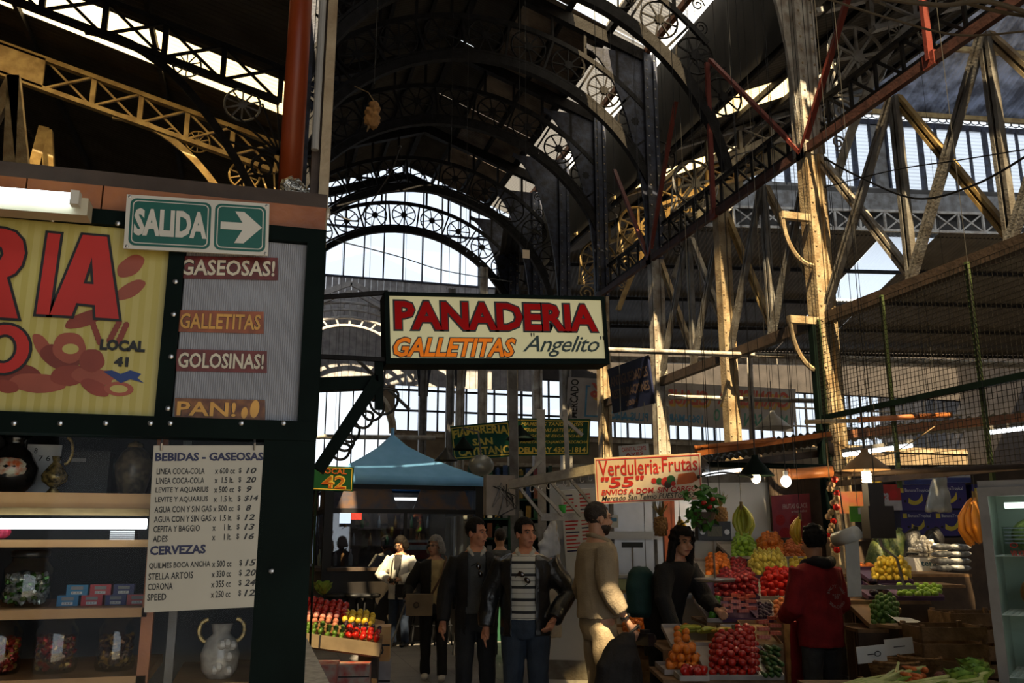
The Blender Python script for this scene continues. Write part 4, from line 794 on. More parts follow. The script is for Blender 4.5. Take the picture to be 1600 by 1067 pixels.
def tray(label, pxa, pxb, ha, hb, z, m_, ht=.035, group='fruit trays on the stand', tl=0.0):
    a, b = S(pxa, ha, z), S(pxb, ha, z); c = (a+b)/2+HD*((hb-ha)/2); wx = (b-a).length/2+.012; wy = (hb-ha)/2+.012
    c.z += tl*(hb-ha)/2; t = thing('fruit_tray', label, 'tray', c, SROT, group); t.rotation_euler = (math.atan(tl), 0, SROT); MB().box(-wx, wx, -wy, wy, 0, .006).build('bottom', m_, t)
    MB().box(-wx, wx, -wy-.006, -wy, 0, ht).build('side', m_, t); MB().box(-wx, wx, wy, wy+.006, 0, ht).build('side', m_, t); MB().box(-wx-.006, -wx, -wy, wy, 0, ht).build('side', m_, t); MB().box(wx, wx+.006, -wy, wy, 0, ht).build('side', m_, t)
def plural(s): return s+'es' if s.endswith(('tomato', 'peach', 'box')) else s+'s'
def tp(kind, what, where, pxa, pxb, ha, hb, z, step, m_=TRAY, layers=2, tl=.24, **k):
    if pxb < 1300: ha, hb, z = ha*KD, hb*KD, zk(z)
    k['tilt'] = tl; tray(where+' tray holding '+plural(what), pxa, pxb, ha, hb, z, m_, tl=tl); pile(kind, what+' '+k.pop('lab', 'in the '+where+' tray'), plural(what)+' in the '+where+' tray', pxa, pxb, ha+.03, hb-.02, z+.006, step, layers, **k)
# front rows
tp('orange', 'big orange', 'round front pyramid', 1042, 1098, 5.28, 5.60, .765, .072, layers=4, tl=0)
tp('red_pepper', 'red bell pepper', 'low front', 1066, 1104, 5.06, 5.22, .765, .076, layers=2, name='red_pepper', tl=0)
tp('tomato', 'ripe red tomato', 'wide front', 1110, 1186, 5.10, 5.58, .765, .066, layers=3)
tp('cucumber', 'dark green cucumber', 'front corner', 1190, 1221, 5.10, 5.52, .765, .043, layers=4, lie=1.57, sh=.19, jit=.06)
tp('orange', 'loose orange', 'second-row left', 1052, 1078, 5.66, 6.0, .865, .072, layers=1)
tp('tomato', 'dark tomato', 'second-row middle', 1150, 1178, 5.64, 5.98, .865, .064, layers=2)
tp('plastic_strawberry_box', 'packed fruit box', 'second-row right', 1184, 1220, 5.64, 6.06, .865, .115, KRAFT, layers=2, name='fruit_pack', lie=.001, sh=.085, jit=.05)
tp('green_pepper', 'green bell pepper', 'third-row left', 1108, 1126, 6.14, 6.55, .975, .07, layers=2)
tp('plastic_strawberry_box', 'strawberry punnet', 'third-row middle', 1131, 1180, 6.14, 6.56, .975, .115, PURP, layers=2, name='strawberry_punnet', lie=.001, sh=.085, jit=.05)
tp('plum', 'dark plum', 'third-row dark', 1186, 1206, 6.14, 6.5, .975, .05, PURP, layers=2); tp('peach', 'ripe peach', 'third-row end', 1210, 1226, 6.14, 6.52, .975, .066, layers=2)
tp('red_apple', 'dark red apple', 'fourth-row left', 1118, 1184, 6.64, 7.06, 1.085, .072, PURP, layers=3)
tp('red_pepper', 'long red pepper', 'fourth-row right', 1190, 1260, 6.64, 7.06, 1.085, .078, layers=3)
tp('orange', 'small orange', 'fifth-row left', 1104, 1140, 7.14, 7.62, 1.215, .072, layers=3); tp('red_apple', 'rosy apple', 'fifth-row red', 1144, 1166, 7.14, 7.62, 1.215, .072, layers=2)
tp('pear', 'yellow pear', 'fifth-row oval', 1170, 1230, 7.14, 7.6, 1.215, .076, PURP, layers=3); tp('lemon', 'pale lemon', 'fifth-row end', 1234, 1264, 7.14, 7.58, 1.215, .080, layers=2)
tp('green_apple', 'green apple', 'top-row left', 1144, 1182, 7.74, 8.25, 1.345, .074, layers=4); tp('orange', 'mandarin', 'top-row middle', 1185, 1224, 7.74, 8.28, 1.345, .07, layers=3, name='mandarin'); tp('peach', 'apricot', 'top-row end', 1227, 1264, 7.74, 8.2, 1.345, .06, layers=2, name='apricot')
# bananas
BAN = skin('banana', (.66, .42, .03), (.55, .34, .03), .45, 12); BANG = skin('banana_green', (.42, .42, .05), (.30, .34, .04), .45, 12); BAND = mt('banana_stem', (.16, .11, .04), .7)
def banana_mesh(m_): return MB().tube([(.0, 0, 0), (.02, 0, -.02), (.05, 0, -.075), (.055, 0, -.13), (.03, 0, -.185), (.022, 0, -.195)], [.006, .009, .018, .019, .011, .004], 8).mesh('banana', m_, True)
BM, BMG = banana_mesh(BAN), banana_mesh(BANG)
def bunch(p, label, m_=None, n=8, s=1.0, lay=0.0, rz=0, hang=True, group='banana bunches'):
    t = thing('banana_bunch', label, 'bananas', p, rz, group)
    for i in range(n):
        a = (i/(n-1)-.5)*2.6 if hang else (i/(n-1)-.5)*1.2
        inst('banana', m_ or BM, t, (.012*math.cos(a)*s, .012*math.sin(a)*s, -.02*(i % 2)), (R.uniform(-.06, .06)+(PI*.5 if not hang else 0), R.uniform(-.1, .1), a), s*R.uniform(.92, 1.05))
    MB().tube([(0, 0, -.03*s), (0, 0, .03*s)], .013*s, 7).build('stem', BAND, t)
    if hang: MB().tube([(0, 0, .02), (0, 0, .30)], .003, 5).build('hanging_string', CABLE, t)
    return t
for k, px in enumerate((1098, 1122, 1146)): bunch(S(px, 5.85*KD, zk(.96)), ['greenish bananas lying left on the second row', 'curved bananas lying in the middle of the second row', 'yellow bananas lying right on the second row'][k], BMG if k < 2 else BM, 5, 1.0, 0, 1.4+SROT+.5*k, False)
bunch(P(1158, 790, D=7.6), 'green-yellow banana bunch hanging beside the cone lamp', BMG, 9, 1.15, 0, .6); bunch(P(1062, 812, D=7.9), 'dim banana bunch hanging by the red post', BM, 7, .95, 0, .2)
bunch(P(1250, 808, D=7.2), 'bright yellow bananas hanging before the fruit poster', BM, 6, 1.0, 0, 2.6); bunch(P(1524, 778, D=8.2), 'large orange plantain bunch hanging beside the fridge', inst('x', MB().tube([(.0, 0, 0), (.02, 0, -.02), (.05, 0, -.075), (.055, 0, -.13), (.03, 0, -.185), (.022, 0, -.195)], [.006, .009, .018, .019, .011, .004], 8).mesh('banana', skin('plantain', (.70, .28, .03), (.60, .20, .02), .45, 12), True)).data, 5, 2.1, 0, 2.5)
bpy.data.objects.remove(bpy.data.objects['x'])
# pineapples
def pineapple(p, label, s=1.0, hang=True):
    t = thing('pineapple', label, 'pineapple', p, 0, 'pineapples at the stall'); o = MB(); SK = skin('pine', (.30, .16, .04), (.18, .08, .02), .6, 60)
    prof = [(.02, 0), (.05, .02), (.062, .07), (.06, .12), (.045, .165), (.02, .18)]; o.lathe(prof, 12)
    for i in range(9):
        z = .015+i*.018; r = .058 if 2 < i < 7 else .05
        for j in range(9): a = 2*PI*(j+.5*(i % 2))/9; o.ball((r*math.cos(a), r*math.sin(a), z), .012, 5, 3)
    o.build('fruit', SK, t); lf = mt('pine_leaf', (.12, .17, .04), .5, col2=(.25, .16, .05))
    for j in range(16):
        a = j*2.4; l = .10+.07*(j/16); e = .9-.05*j; 
        MB().add([(.012*math.cos(a+1.57), .012*math.sin(a+1.57), .175), (-.012*math.cos(a+1.57), -.012*math.sin(a+1.57), .175), (l*.6*e*math.cos(a), l*.6*e*math.sin(a), .175+l*.75), (l*e*math.cos(a), l*e*math.sin(a), .175+l), (.008*math.cos(a), .008*math.sin(a), .172)], [(0, 1, 2), (1, 3, 2), (0, 2, 3), (0, 4, 1)]).build('leaf', lf, t)
    if hang: MB().tube([(0, 0, .25), (0, 0, .55)], .003, 5).build('hanging_string', CABLE, t)
    t.scale = (s,)*3; return t
pineapple(P(1033, 838, D=7.9), 'pineapple hanging left of the red post'); pineapple(P(1127, 822, D=7.7), 'dark pineapple behind the potted plant', .95)
# red-brown stall post and roof edge
rp_ = thing('stall_post', 'dark red wooden post under the Verduleria sign', 'post', S(1056, 8.75, 0), SROT); MB().box(-.055, .055, -.055, .055, 0, 2.35).build('shaft', mt('red_wood', (.13, .028, .015), .5, col2=(.07, .016, .01)), rp_); MB().box(-.075, .075, -.075, .075, 0, .15).build('foot', WOODD, rp_)
# right part of the stall, beyond the man in red -----------------------------------
bs = thing('fruit_stand', 'stepped stand with lemons, limes and apples beside the fridge', 'stand', S(1420, 7.4, 0), SROT)
def sl2(px, h, z): return (S(px, h, z)-S(1420, 7.4, z)).dot(RT)
for h0, h1, z, pa, pb in ((6.85, 7.35, .93, 1360, 1408), (7.35, 7.85, 1.10, 1356, 1476), (7.85, 8.4, 1.2, 1350, 1530), (8.4, 9.9, 1.27, 1336, 1540)):
    a, b = sl2(pa, h0, z), sl2(pb, h0, z); MB().box(a, b, h0-7.4, h1-7.4+.02, z-.025, z).build('step_board', CRATE, bs); MB().box(a, b, h0-7.4, h0-7.4+.02, .02, z-.025).build('riser_board', WOODD, bs)
tp('lime', 'dark green lime', 'sloping lime', 1362, 1406, 6.88, 7.34, .935, .066, KRAFT, layers=4, tl=.3)
tp('green_pepper', 'deep green pepper', 'upper green', 1378, 1404, 7.22, 7.34, 1.02, .07, KRAFT, layers=1)
tp('lemon', 'bright yellow lemon', 'lemon', 1364, 1424, 7.88, 8.3, 1.205, .080, PURP, layers=3); tp('green_apple', 'shiny green apple', 'dark apple', 1404, 1472, 7.4, 7.72, 1.105, .078, PURP, layers=1)
tp('aubergine', 'black aubergine', 'aubergine', 1360, 1378, 7.4, 7.8, 1.105, .09, PURP, layers=2, lie=1.57, sh=.17, jit=.05)
pile('orange', 'large grapefruit by the bag roll', 'grapefruit by the bag roll', 1338, 1364, 8.44, 8.6, 1.27, .10, 1, name='grapefruit'); [o.__setattr__('scale', (1.45,)*3) for o in bpy.data.objects if o.name.startswith('grapefruit')]
# egg trays with eggs
EGG = MB().lathe([(.002, -.026), (.014, -.021), (.021, -.006), (.019, .010), (.012, .022), (.002, .029)], 9).mesh('egg', mt('eggshell', (.74, .70, .64), .5, var=.08), True)
ET = MB().box(-.15, .15, -.15, .15, 0, .012)
for i in range(6):
    for j in range(6): ET.lathe([(.022, .012), (.008, .03)], 6, (-.125+.05*i, -.125+.05*j, 0))
ETM = ET.mesh('egg_tray', mt('pulp_grey', (.30, .27, .23), .8))
eb = thing('egg_carton_box', 'white carton of eggs with blue printed mark', 'box', S(1441, 9.3, 1.27), SROT); MB().box(-.2, .2, -.16, .16, 0, .13).build('carton', WHITE, eb); text('lettering', 'tera', mt('print_teal', (.03, .12, .16), .5), eb, (-.08, .08, .05, .1), -.162, .02)
for k in range(2):
    z = 1.40+k*.045; t = inst('egg_tray', ETM, None, S(1449, 9.3, z), (0, 0, SROT)); tag(t, 'upper grey pulp egg tray' if k else 'lower grey pulp egg tray under another', 'egg tray', 'pulp egg trays')
    for i in range(6):
        for j in range(6):
            if k == 0 and 0 < j: continue
            q = S(1449, 9.3, z+.036)+RT*(-.125+.05*i)+HD*(-.125+.05*j); tag(inst('egg', EGG, None, q, (0, 0, i)), 'white egg sitting in the upper egg tray' if k else 'white egg at the edge of the lower egg tray', 'egg', 'white eggs in trays')
for L_ in range(3):
    for i in range(5-L_*2 if L_ else 5):
        for j in range(4-L_): q = S(1446, 9.3, 1.40+.045+.036+.04*(L_+1))+RT*(-.10+.048*i+.03*L_)+HD*(-.1+.05*j+.02*L_); tag(inst('egg', EGG, None, q, (R.uniform(-1, 1), R.uniform(-1, 1), i)), 'white egg heaped above the egg tray', 'egg', 'white eggs heaped on trays')
# grey packets stacked beside the eggs
PKT = MB().ball((0, 0, 0), .1, 12, 8, (1.25, .75, .32)).mesh('rice_packet', mt('packet_plastic', (.28, .29, .31), .25, 0, .6, 25, .2, 30, col2=(.14, .15, .16)), True)
for k in range(8): tag(inst('rice_packet', PKT, None, S(1472+(k % 2)*28, 9.0+.12*(k % 2), 1.305+.068*(k//2)), (0, R.uniform(-.05, .05), SROT+R.uniform(-.1, .1)), (.95, .8, 1.05)), ('bottom', 'second', 'third', 'top')[k//2]+' grey plastic packet in the '+('near' if k % 2 == 0 else 'outer')+' packet stack', 'packet', 'grey packets beside the eggs')
# cardboard boxes on the back wall of the stall
BLUE = mt('box_blue', (.022, .03, .15), .5, var=.35, scale=3, col2=(.05, .03, .17)); BWH = mt('box_white', (.55, .56, .60), .5); BRD_ = mt('box_red', (.50, .04, .03), .5); BY_ = mt('print_yellow', (.62, .50, .06), .5); WINK = mt('print_white', (.6, .62, .68), .5)
def boxface(label, kind, px, py, h, w=.42, hh=.26, dep=.3, rz=0):
    q = P(px, py, D=h); t = thing('fruit_carton', label, 'carton', (q.x, q.y, q.z-hh/2), SROT-.08+rz, 'printed fruit cartons')
    m_ = {'b': BLUE, 'w': BWH, 'r': BRD_, 'k': KRAFT, 'n': mt('box_navy_plain', (.02, .02, .05), .5)}[kind]
    MB().box(-w/2, w/2, 0, dep, 0, hh).build('carton', m_, t)
    if kind == 'b':
        MB().box(-w*.42, -w*.30, -.002, 0, hh*.68, hh*.86).build('printed_square', BY_, t); text('lettering', 'BananaTropical', WINK, t, (-w*.26, w*.40, hh*.68, hh*.84), -.003, .012)
        p = [(w*(-.20+.40*j/10), hh*(.20+.5*(j/10-.4)**2)) for j in range(11)]; p2 = [(w*(-.18+.37*j/10), hh*(.36+.9*(j/10-.45)**2*(1 if j > 4 else .7))) for j in range(11)][::-1]
        pp = p+p2; MB().add([(x, -.003, z) for x, z in pp], [(j, j+1, 20-j, 21-j) for j in range(10)]).build('printed_banana', BY_, t)
        for x in (-.28, .28): o = MB(); o.add([(x*w+.014*math.cos(2*PI*j/10), -.003, hh*.35+.014*math.sin(2*PI*j/10)) for j in range(10)], [tuple(range(10))]); o.build('hand_hole', BLACK, t)
    elif kind == 'w':
        MB().box(-w/2, w/2, -.002, 0, 0, hh*.3).build('printed_band', mt('band_blue', (.05, .07, .25), .5), t); text('lettering', 'tera' if 'apple' in label else 'OPEA', mt('ink_blue', (.02, .03, .2), .5), t, (-w*.1, w*.36, hh*.42, hh*.78), -.003, .03, .3 if 'apple' in label else 0)
        MB().add([(-w*.28+.045*math.cos(2*PI*j/12), -.003, hh*.55+.05*math.sin(2*PI*j/12)) for j in range(12)], [tuple(range(12))]).build('printed_apple', BRD_, t)
    elif kind == 'r':
        MB().box(-w*.5, w*.5, -.002, 0, 0, hh*.38).build('printed_band', BWH, t); text('lettering', 'tera', WINK, t, (-w*.42, w*.1, hh*.35, hh*.75), -.004, .03, .3)
        MB().add([(w*.26+.05*math.cos(2*PI*j/12), -.003, hh*.62+.06*math.sin(2*PI*j/12)) for j in range(12)], [tuple(range(12))]).build('printed_apple', mt('print_bright_red', (.6, .03, .03), .5), t)
    return t
for lab, kd, px, py, ww in (('blue banana carton, lower row next to the apple carton', 'b', 1434, 817, .40), ('blue banana carton, lower row beside the fridge', 'b', 1487, 817, .42), ('blue banana carton, upper row behind the hanging bag', 'b', 1430, 777, .44), ('blue banana carton, upper row beyond the bag', 'b', 1485, 774, .38), ('white apple carton on top of the banana cartons', 'w', 1436, 744, .36), ('white carton with blue O mark at the top', 'w', 1492, 741, .36), ('red apple carton left of the banana cartons', 'r', 1384, 777, .36), ('plain navy carton under the red apple carton', 'n', 1384, 817, .36), ('dark blue carton beside the plantains', 'b', 1540, 777, .3), ('lower dark blue carton behind the plantains', 'b', 1540, 817, .3)):
    boxface(lab, kd, px, py, 10.6, ww, .31 if kd in 'brn' else .2)
zbn = P(1434, 817, D=10.6).z-.175
sb_ = thing('stall_back_shelf', 'dark wooden bench and back board behind the cartons', 'bench', S(1450, 10.75, 0), SROT-.08)
MB().box(-1.6, 1.6, .35, .4, 0, 2.5).build('back_board', WOODD, sb_)
MB().box(-1.6, 1.6, -.32, .35, zbn-.04, zbn).build('bench_top', WOODD, sb_); MB().box(-1.55, 1.55, -.28, .3, 0, zbn-.04).build('bench_body', WOODD, sb_)
# netted sacks leaning on the shelves
NET = mt('green_net', (.05, .09, .03), .35, 0, .8, 22, .5, 40, col2=(.15, .17, .05)); NETB = mt('black_net', (.012, .012, .014), .4, 0, .4, 30, .4, 50)
for k, (px, py0, py1, m_, r_, lab) in enumerate(((1372, 835, 905, NET, .12, 'green netted sack of vegetables left of the dark sack'), (1397, 830, 905, NET, .11, 'second green netted sack leaning on the cartons'), (1422, 828, 905, NETB, .13, 'black netted sack leaning right'), (1405, 860, 905, NET, .08, 'small green sack in front of the dark one'), (1455, 828, 880, NETB, .12, 'dark netted sack behind the eggs'), (1210, 830, 870, NET, .09, 'tall green leafy bundle beside the fruit poster'))):
    a, b = P(px-8, py1, D=9.2 if px > 1300 else 10.9), P(px+8, py0, D=9.4 if px > 1300 else 10.9); t = thing('net_sack', lab, 'sack', a, 0, 'netted sacks'); d_ = b-a
    MB().tube([d_*f for f in (0, .08, .3, .6, .85, 1)], [r_*.4, r_*.85, r_, r_*.95, r_*.8, r_*.35], 12).build('sack', m_, t, True); MB().tube([d_, d_*1.06], [.02, .03], 8).build('tied_neck', m_, t)
# lime basket and crates
def basket(px, h, z, w, d, ht, label):
    t = thing('wicker_basket', label, 'basket', S(px, h, z), SROT, 'wicker baskets'); WK = mt('wicker', (.30, .17, .07), .7, 0, .4, 30, .4, 60, col2=(.16, .08, .03))
    for k in range(6):
        f = .82+.18*k/5; MB().tube([(w/2*f*math.cos(a), d/2*f*math.sin(a), .012+ht*k/6) for a in [2*PI*j/20 for j in range(21)]], ht/11, 5, False).build('weave_ring', WK, t)
    for j in range(14): a = 2*PI*j/14; MB().bar((w/2*.80*math.cos(a), d/2*.80*math.sin(a), 0), (w/2*1.0*math.cos(a), d/2*1.0*math.sin(a), ht), .012, .012).build('stake', WK, t)
    MB().box(-w*.36, w*.36, -d*.36, d*.36, 0, .01).build('bottom', WK, t); return t
def crate(px, h, z, w, d, ht, label, rz=0):
    t = thing('wooden_crate', label, 'crate', S(px, h, z), SROT+rz, 'wooden fruit crates')
    for k in range(3): z0 = .01+k*ht/3; [MB().box(-w/2, w/2, y, y+.01, z0, z0+ht/3-.025).build('slat', CRATE, t) for y in (-d/2, d/2-.01)]; [MB().box(x, x+.01, -d/2, d/2, z0, z0+ht/3-.025).build('slat', CRATE, t) for x in (-w/2, w/2-.01)]
    for x in (-w/2+.01, w/2-.04):
        for y in (-d/2+.01, d/2-.04): MB().box(x, x+.03, y, y+.03, 0, ht).build('corner_post', CRATE, t)
    MB().box(-w/2, w/2, -d/2, d/2, .0, .01).build('bottom', CRATE, t); return t
crate(1420, 6.3, 0, .5, .4, .32, 'bottom crate under the wicker baskets'); crate(1420, 6.3, .33, .5, .4, .32, 'upper crate carrying the wicker baskets')
basket(1398, 6.28, .66, .32, .32, .13, 'round wicker basket in front of the limes'); basket(1440, 6.35, .66, .26, .3, .15, 'square wicker basket beside the round one')
for k in range(3): crate(1478, 6.5, .34*k, .46, .36, .33, ['lowest', 'middle', 'top'][k]+' crate in the near stack by the fridge'); crate(1522, 6.9, .36*k, .46, .36, .35, ['lowest', 'middle', 'top'][k]+' crate in the far stack by the fridge')
for px, py, lab, D_ in ((1362, 1022, 'white price card with a black ring leaning on crates', 5.9), (1405, 1010, 'grey price card on the crate beside the baskets', 6.1)):
    q = P(px, py, D=D_); t = panel('price_card', lab, 'price card', q, RT+V((0, 0, .1)), (0, -.12, 1)); MB().box(-.1, .1, 0, .006, -.055, .055).build('card', WHITE, t)
    if px < 1400: MB().tube([(.04+.02*math.cos(a), -.004, .0+.016*math.sin(a)) for a in [2*PI*j/12 for j in range(13)]], .003, 4, False).build('ring_mark', INK, t); MB().box(-.03, .02, -.004, -.002, -.003, .003).build('stroke', INK, t)
    else: MB().box(-.04, .04, -.004, -.002, -.004, .004).build('stroke', GREYP, t)
# open newspaper, white dish with orange peel
t = thing('folded_paper', 'white folded paper lying below the apple tray', 'paper', S(1412, 6.75, .985), SROT+.3); MB().add([(-.1, -.05, .02), (.02, -.07, .0), (.13, -.03, .01), (.1, .05, .03), (-.05, .05, .04), (-.12, .04, .07)], [(0, 1, 4, 5), (1, 2, 3, 4)]).build('sheet', WHITE, t); MB().slab((-.16, -.1, -.01), (.16, -.1, -.01), (.16, .1, -.01), (-.16, .1, -.01), .02).build('board', KRAFT, t)
# vegetables at the bottom right: own low counter
vc = thing('vegetable_counter', 'low counter of celery, carrots and lettuce at the bottom edge', 'counter', S(1440, 4.75, 0), SROT); MB().box(-.45, .62, -.28, .32, .80, .84).build('top', CRATE, vc); MB().box(-.43, .6, -.26, .3, 0, .8).build('body', WOODD, vc)
pile('carrot', 'orange carrot in the bottom-edge heap', 'carrots on the low counter', 1400, 1452, 4.72, 4.98, .84, .040, 3, lie=1.57, sh=.18, jit=.05); pile('potato', 'earthy beetroot beside the carrots', 'beetroots on the low counter', 1462, 1510, 4.82, 5.02, .84, .075, 2, name='beetroot')
LF = mt('lettuce', (.26, .36, .06), .5, 0, .4, 20, .3, 40, col2=(.12, .24, .03)); LW = mt('celery_pale', (.50, .50, .20), .45, 0, .3, 20, col2=(.36, .40, .12)); DG = mt('dark_leaf', (.04, .13, .025), .5, 0, .4, 20, col2=(.02, .07, .012))
def leaf(l, w, curl, m_, nm='leaf'):
    o = MB(); k = 6; vs = []
    for i in range(k+1):
        f = i/k; ww = w*math.sin(PI*(.12+.86*f))**.8; zz = curl*f*f
        vs += [(l*f, -ww/2, zz+.3*ww), (l*f, 0, zz), (l*f, ww/2, zz+.3*ww)]
    o.add(vs, [(3*i+j, 3*i+j+1, 3*i+j+4, 3*i+j+3) for i in range(k) for j in range(2)]); return o.mesh(nm, m_, True)
LM = [leaf(.11, .13, .05, LF), leaf(.10, .12, .07, LF)]
def lettuce(p, label, s=1.0, n=26):
    t = thing('lettuce', label, 'lettuce', p, 0, 'leafy heads at the bottom edge')
    for i in range(n): a = i*2.4; inst('leaf', LM[i % 2], t, (0, 0, .02), (0, -.2-.9*(i/n), a), s*(1.1-.4*i/n))
    MB().ball((0, 0, .05), .05*s, 8, 6).build('heart', LF, t)
for k, (px, h, lab) in enumerate(((1530, 4.75, 'pale lettuce head nearest the fridge'), (1505, 4.62, 'loose lettuce at the bottom right corner'), (1522, 5.0, 'tall lettuce behind the others'))): lettuce(S(px, h, .845), lab, .9)
def celery(px, h, label, rz, m2=DG, n=7):
    t = thing('celery_bunch', label, 'celery', S(px, h, .86), SROT+rz, 'stalk vegetables on the low counter')
    for i in range(n): y = (i-n/2)*.013; MB().tube([(-.14, y*.6, 0), (0, y, .015+.008*(i % 3)), (.14, y*2.2, .02)], [.011, .010, .007], 6).build('stalk', LW, t)
    for i in range(6): inst('leaf', leaf(.09, .06, .03, m2) if i == 0 else t.children[-1].data, t, (.13, (i-3)*.02, .02), (R.uniform(-.4, .4), -.1, R.uniform(-.5, .5)))
celery(1350, 4.72, 'pale celery bunch at the foot of the man in red', .15, LF); celery(1385, 4.80, 'dark green chard beside the celery', .4, DG); celery(1440, 4.62, 'spring onions with pale stalks in the middle', -.4, LF); celery(1475, 4.60, 'yellowish celery bunch before the lettuce', .2, LF)
celery(1385+20, 4.62, 'second pale celery bunch at the bottom edge', -.15, LF)
# crate of oranges behind the man in beige
crate(1008, 8.7, 0, .6, .45, .31, 'bottom crate behind the man in the beige shirt'); crate(1008, 8.7, .31, .6, .45, .31, 'second crate behind the man in the beige shirt')
tp('orange', 'ripe tangerine', 'crate-top', 974, 1020, 6.76, 7.12, .755, .074, KRAFT, layers=3, name='tangerine'); tp('tomato', 'dim tomato', 'crate-side', 1024, 1040, 6.76, 7.1, .755, .066, PURP, layers=2)
# drinks fridge at the right edge
fr = thing('display_fridge', 'tall display fridge with glass door and lit shelves', 'fridge', S(1650, 5.0, 0)+RT*.13+M.Rotation(SROT-.30, 3, 'Z') @ V((-.3, -.05, 0))-M.Rotation(SROT-.60, 3, 'Z') @ V((-.3, -.05, 0)), SROT-.60)
FG = mt('fridge_white', (.36, .42, .36), .4, var=.08); FM = mt('fridge_grey_frame', (.30, .28, .26), .4, .3)
MB().box(-.3, .6, .55, .6, .1, 1.86).build('back_wall', FG, fr); MB().box(.57, .6, 0, .55, .1, 1.86).build('side_wall', FG, fr); MB().box(-.3, -.27, .0, .55, .1, 1.86).build('side_wall', FG, fr); MB().box(-.3, .6, 0, .6, 1.86, 1.92).build('top_panel', FM, fr); MB().box(-.3, .6, 0, .6, 0, .1).build('base', FM, fr)
dr = MB().box(-.28, .57, -.03, -.025, .14, 1.84).build('door', glass('fridge_glass', (.93, .97, .95), .04, .01), fr)
for x0, x1, z0, z1 in ((-.3, -.25, .1, 1.88), (.55, .6, .1, 1.88), (-.25, .55, 1.83, 1.88), (-.25, .55, .1, .16)): MB().box(x0, x1, -.05, -.005, z0, z1).build('door_frame', FM, dr)
MB().box(.51, .54, -.07, -.05, .9, 1.3).build('handle', BLACK, dr)
for z in (.45, .85, 1.18, 1.5):
    o = MB(); [o.bar((-.26, y, z), (.56, y, z), .006, .006) for y in (.05, .12, .19, .26, .33, .40, .47, .52)]; [o.bar((x, .05, z), (x, .52, z), .005, .005) for x in [-.24+.03*k for k in range(27)]]; o.build('wire_shelf', WHITE, fr)
MB().tube([(-.18, .06, 1.78), (.5, .06, 1.78)], .016, 10).build('fridge_tube', emit('fridge_tube_light', (.85, 1, .90), 5.0), fr)
lb2 = MB().box(-.2, -.05, -.034, -.031, 1.50, 1.66).build('door_notice', glass('notice_clear', (.8, .85, .83), .0), fr); text('lettering', 'VILKEN', mt('ink_red', (.4, .03, .02), .5), lb2, (-.17, -.08, 1.50, 1.53), -.036, .02)
for k in range(5): text('lettering', 'informacion', mt('ink_pale_blue', (.1, .15, .3), .5), lb2, (-.19, -.10+.01*(k % 2), 1.655-.022*k, 1.665-.022*k), -.036, .0) if 0 else MB().box(-.19, -.09+.012*(k % 2), -.0365, -.0345, 1.65-.02*k, 1.655-.02*k).build('print_line', mt('ink_pale_blue', (.2, .26, .36), .5), lb2)
MB().tube([(-.15+.018*math.cos(a), -.036, 1.56+.012*math.sin(a)) for a in [2*PI*j/10 for j in range(11)]], .003, 4, False).build('printed_emblem', mt('ink_red', (.4, .03, .02), .5), lb2)
for k, (x, z, m_, lab) in enumerate(((-.07, 1.51, mt('bag_greens', (.30, .33, .10), .4, 0, .5, 60, .5, 80, col2=(.16, .2, .05)), 'bag of shredded green salad on the top fridge shelf'), (-.06, 1.19, mt('bag_carrot', (.62, .22, .05), .45, 0, .4, 70, .5, 90, col2=(.5, .15, .03)), 'bag of grated carrot on the second fridge shelf'), (.20, 1.51, mt('bag_orange_slaw', (.5, .3, .1), .45, 0, .5, 60, .5, 80, col2=(.2, .1, .1)), 'bag of mixed slaw beside the green salad'), (.0, .86, WHITE, 'white tub on the low fridge shelf'))):
    p = fr.matrix_world @ V((0, 0, 0)); rot = M.Rotation(SROT-.60, 4, 'Z'); q = fr.location+rot @ V((x, .25, z)); t = thing('salad_bag' if k < 3 else 'plastic_tub', lab, 'salad bag' if k < 3 else 'tub', q, SROT-.60, 'goods in the fridge')
    if k < 3: MB().ball((0, 0, .1), .12, 14, 9, (.95, .8, .85)).build('salad', m_, t, True)
    else: MB().box(-.09, .09, -.08, .08, 0, .12).build('tub', m_, t); MB().box(-.095, .095, -.085, .085, .12, .135).build('lid', m_, t)
# ---------------------------------------------------------------- people
from mathutils import noise as NZ
def remesh(mb, voxel, it=3, fold=0.0, freq=9.0, cut=None, seed=0.0):
    me = mb.mesh('tmp', []); ob = bpy.data.objects.new('tmp', me)
    m_ = ob.modifiers.new('r', 'REMESH'); m_.mode = 'VOXEL'; m_.voxel_size = voxel; s_ = ob.modifiers.new('s', 'SMOOTH'); s_.factor = .5; s_.iterations = it
    out = evald(ob); bpy.data.meshes.remove(me)
    vs = [v.co.copy() for v in out.vertices]; ns = [v.normal.copy() for v in out.vertices]
    if fold:
        sd = V((seed, seed*.7, 0)); vs = [v+n*fold*(NZ.noise((v*freq)+sd)+.6*NZ.noise(V((v.x*freq*2.6, v.y*freq*2.6, v.z*freq*1.1))+sd)) for v, n in zip(vs, ns)]
    fs = [tuple(p.vertices) for p in out.polygons]; bpy.data.meshes.remove(out)
    if cut:
        bad = [cut(v) for v in vs]; fs = [f for f in fs if not all(bad[i] for i in f)]
        used = sorted({i for f in fs for i in f}); mp = {i: k for k, i in enumerate(used)}; vs = [vs[i] for i in used]; fs = [tuple(mp[i] for i in f) for f in fs]
    o = MB(); o.v = [tuple(v) for v in vs]; o.f = fs; o.mi = [0]*len(fs); return o
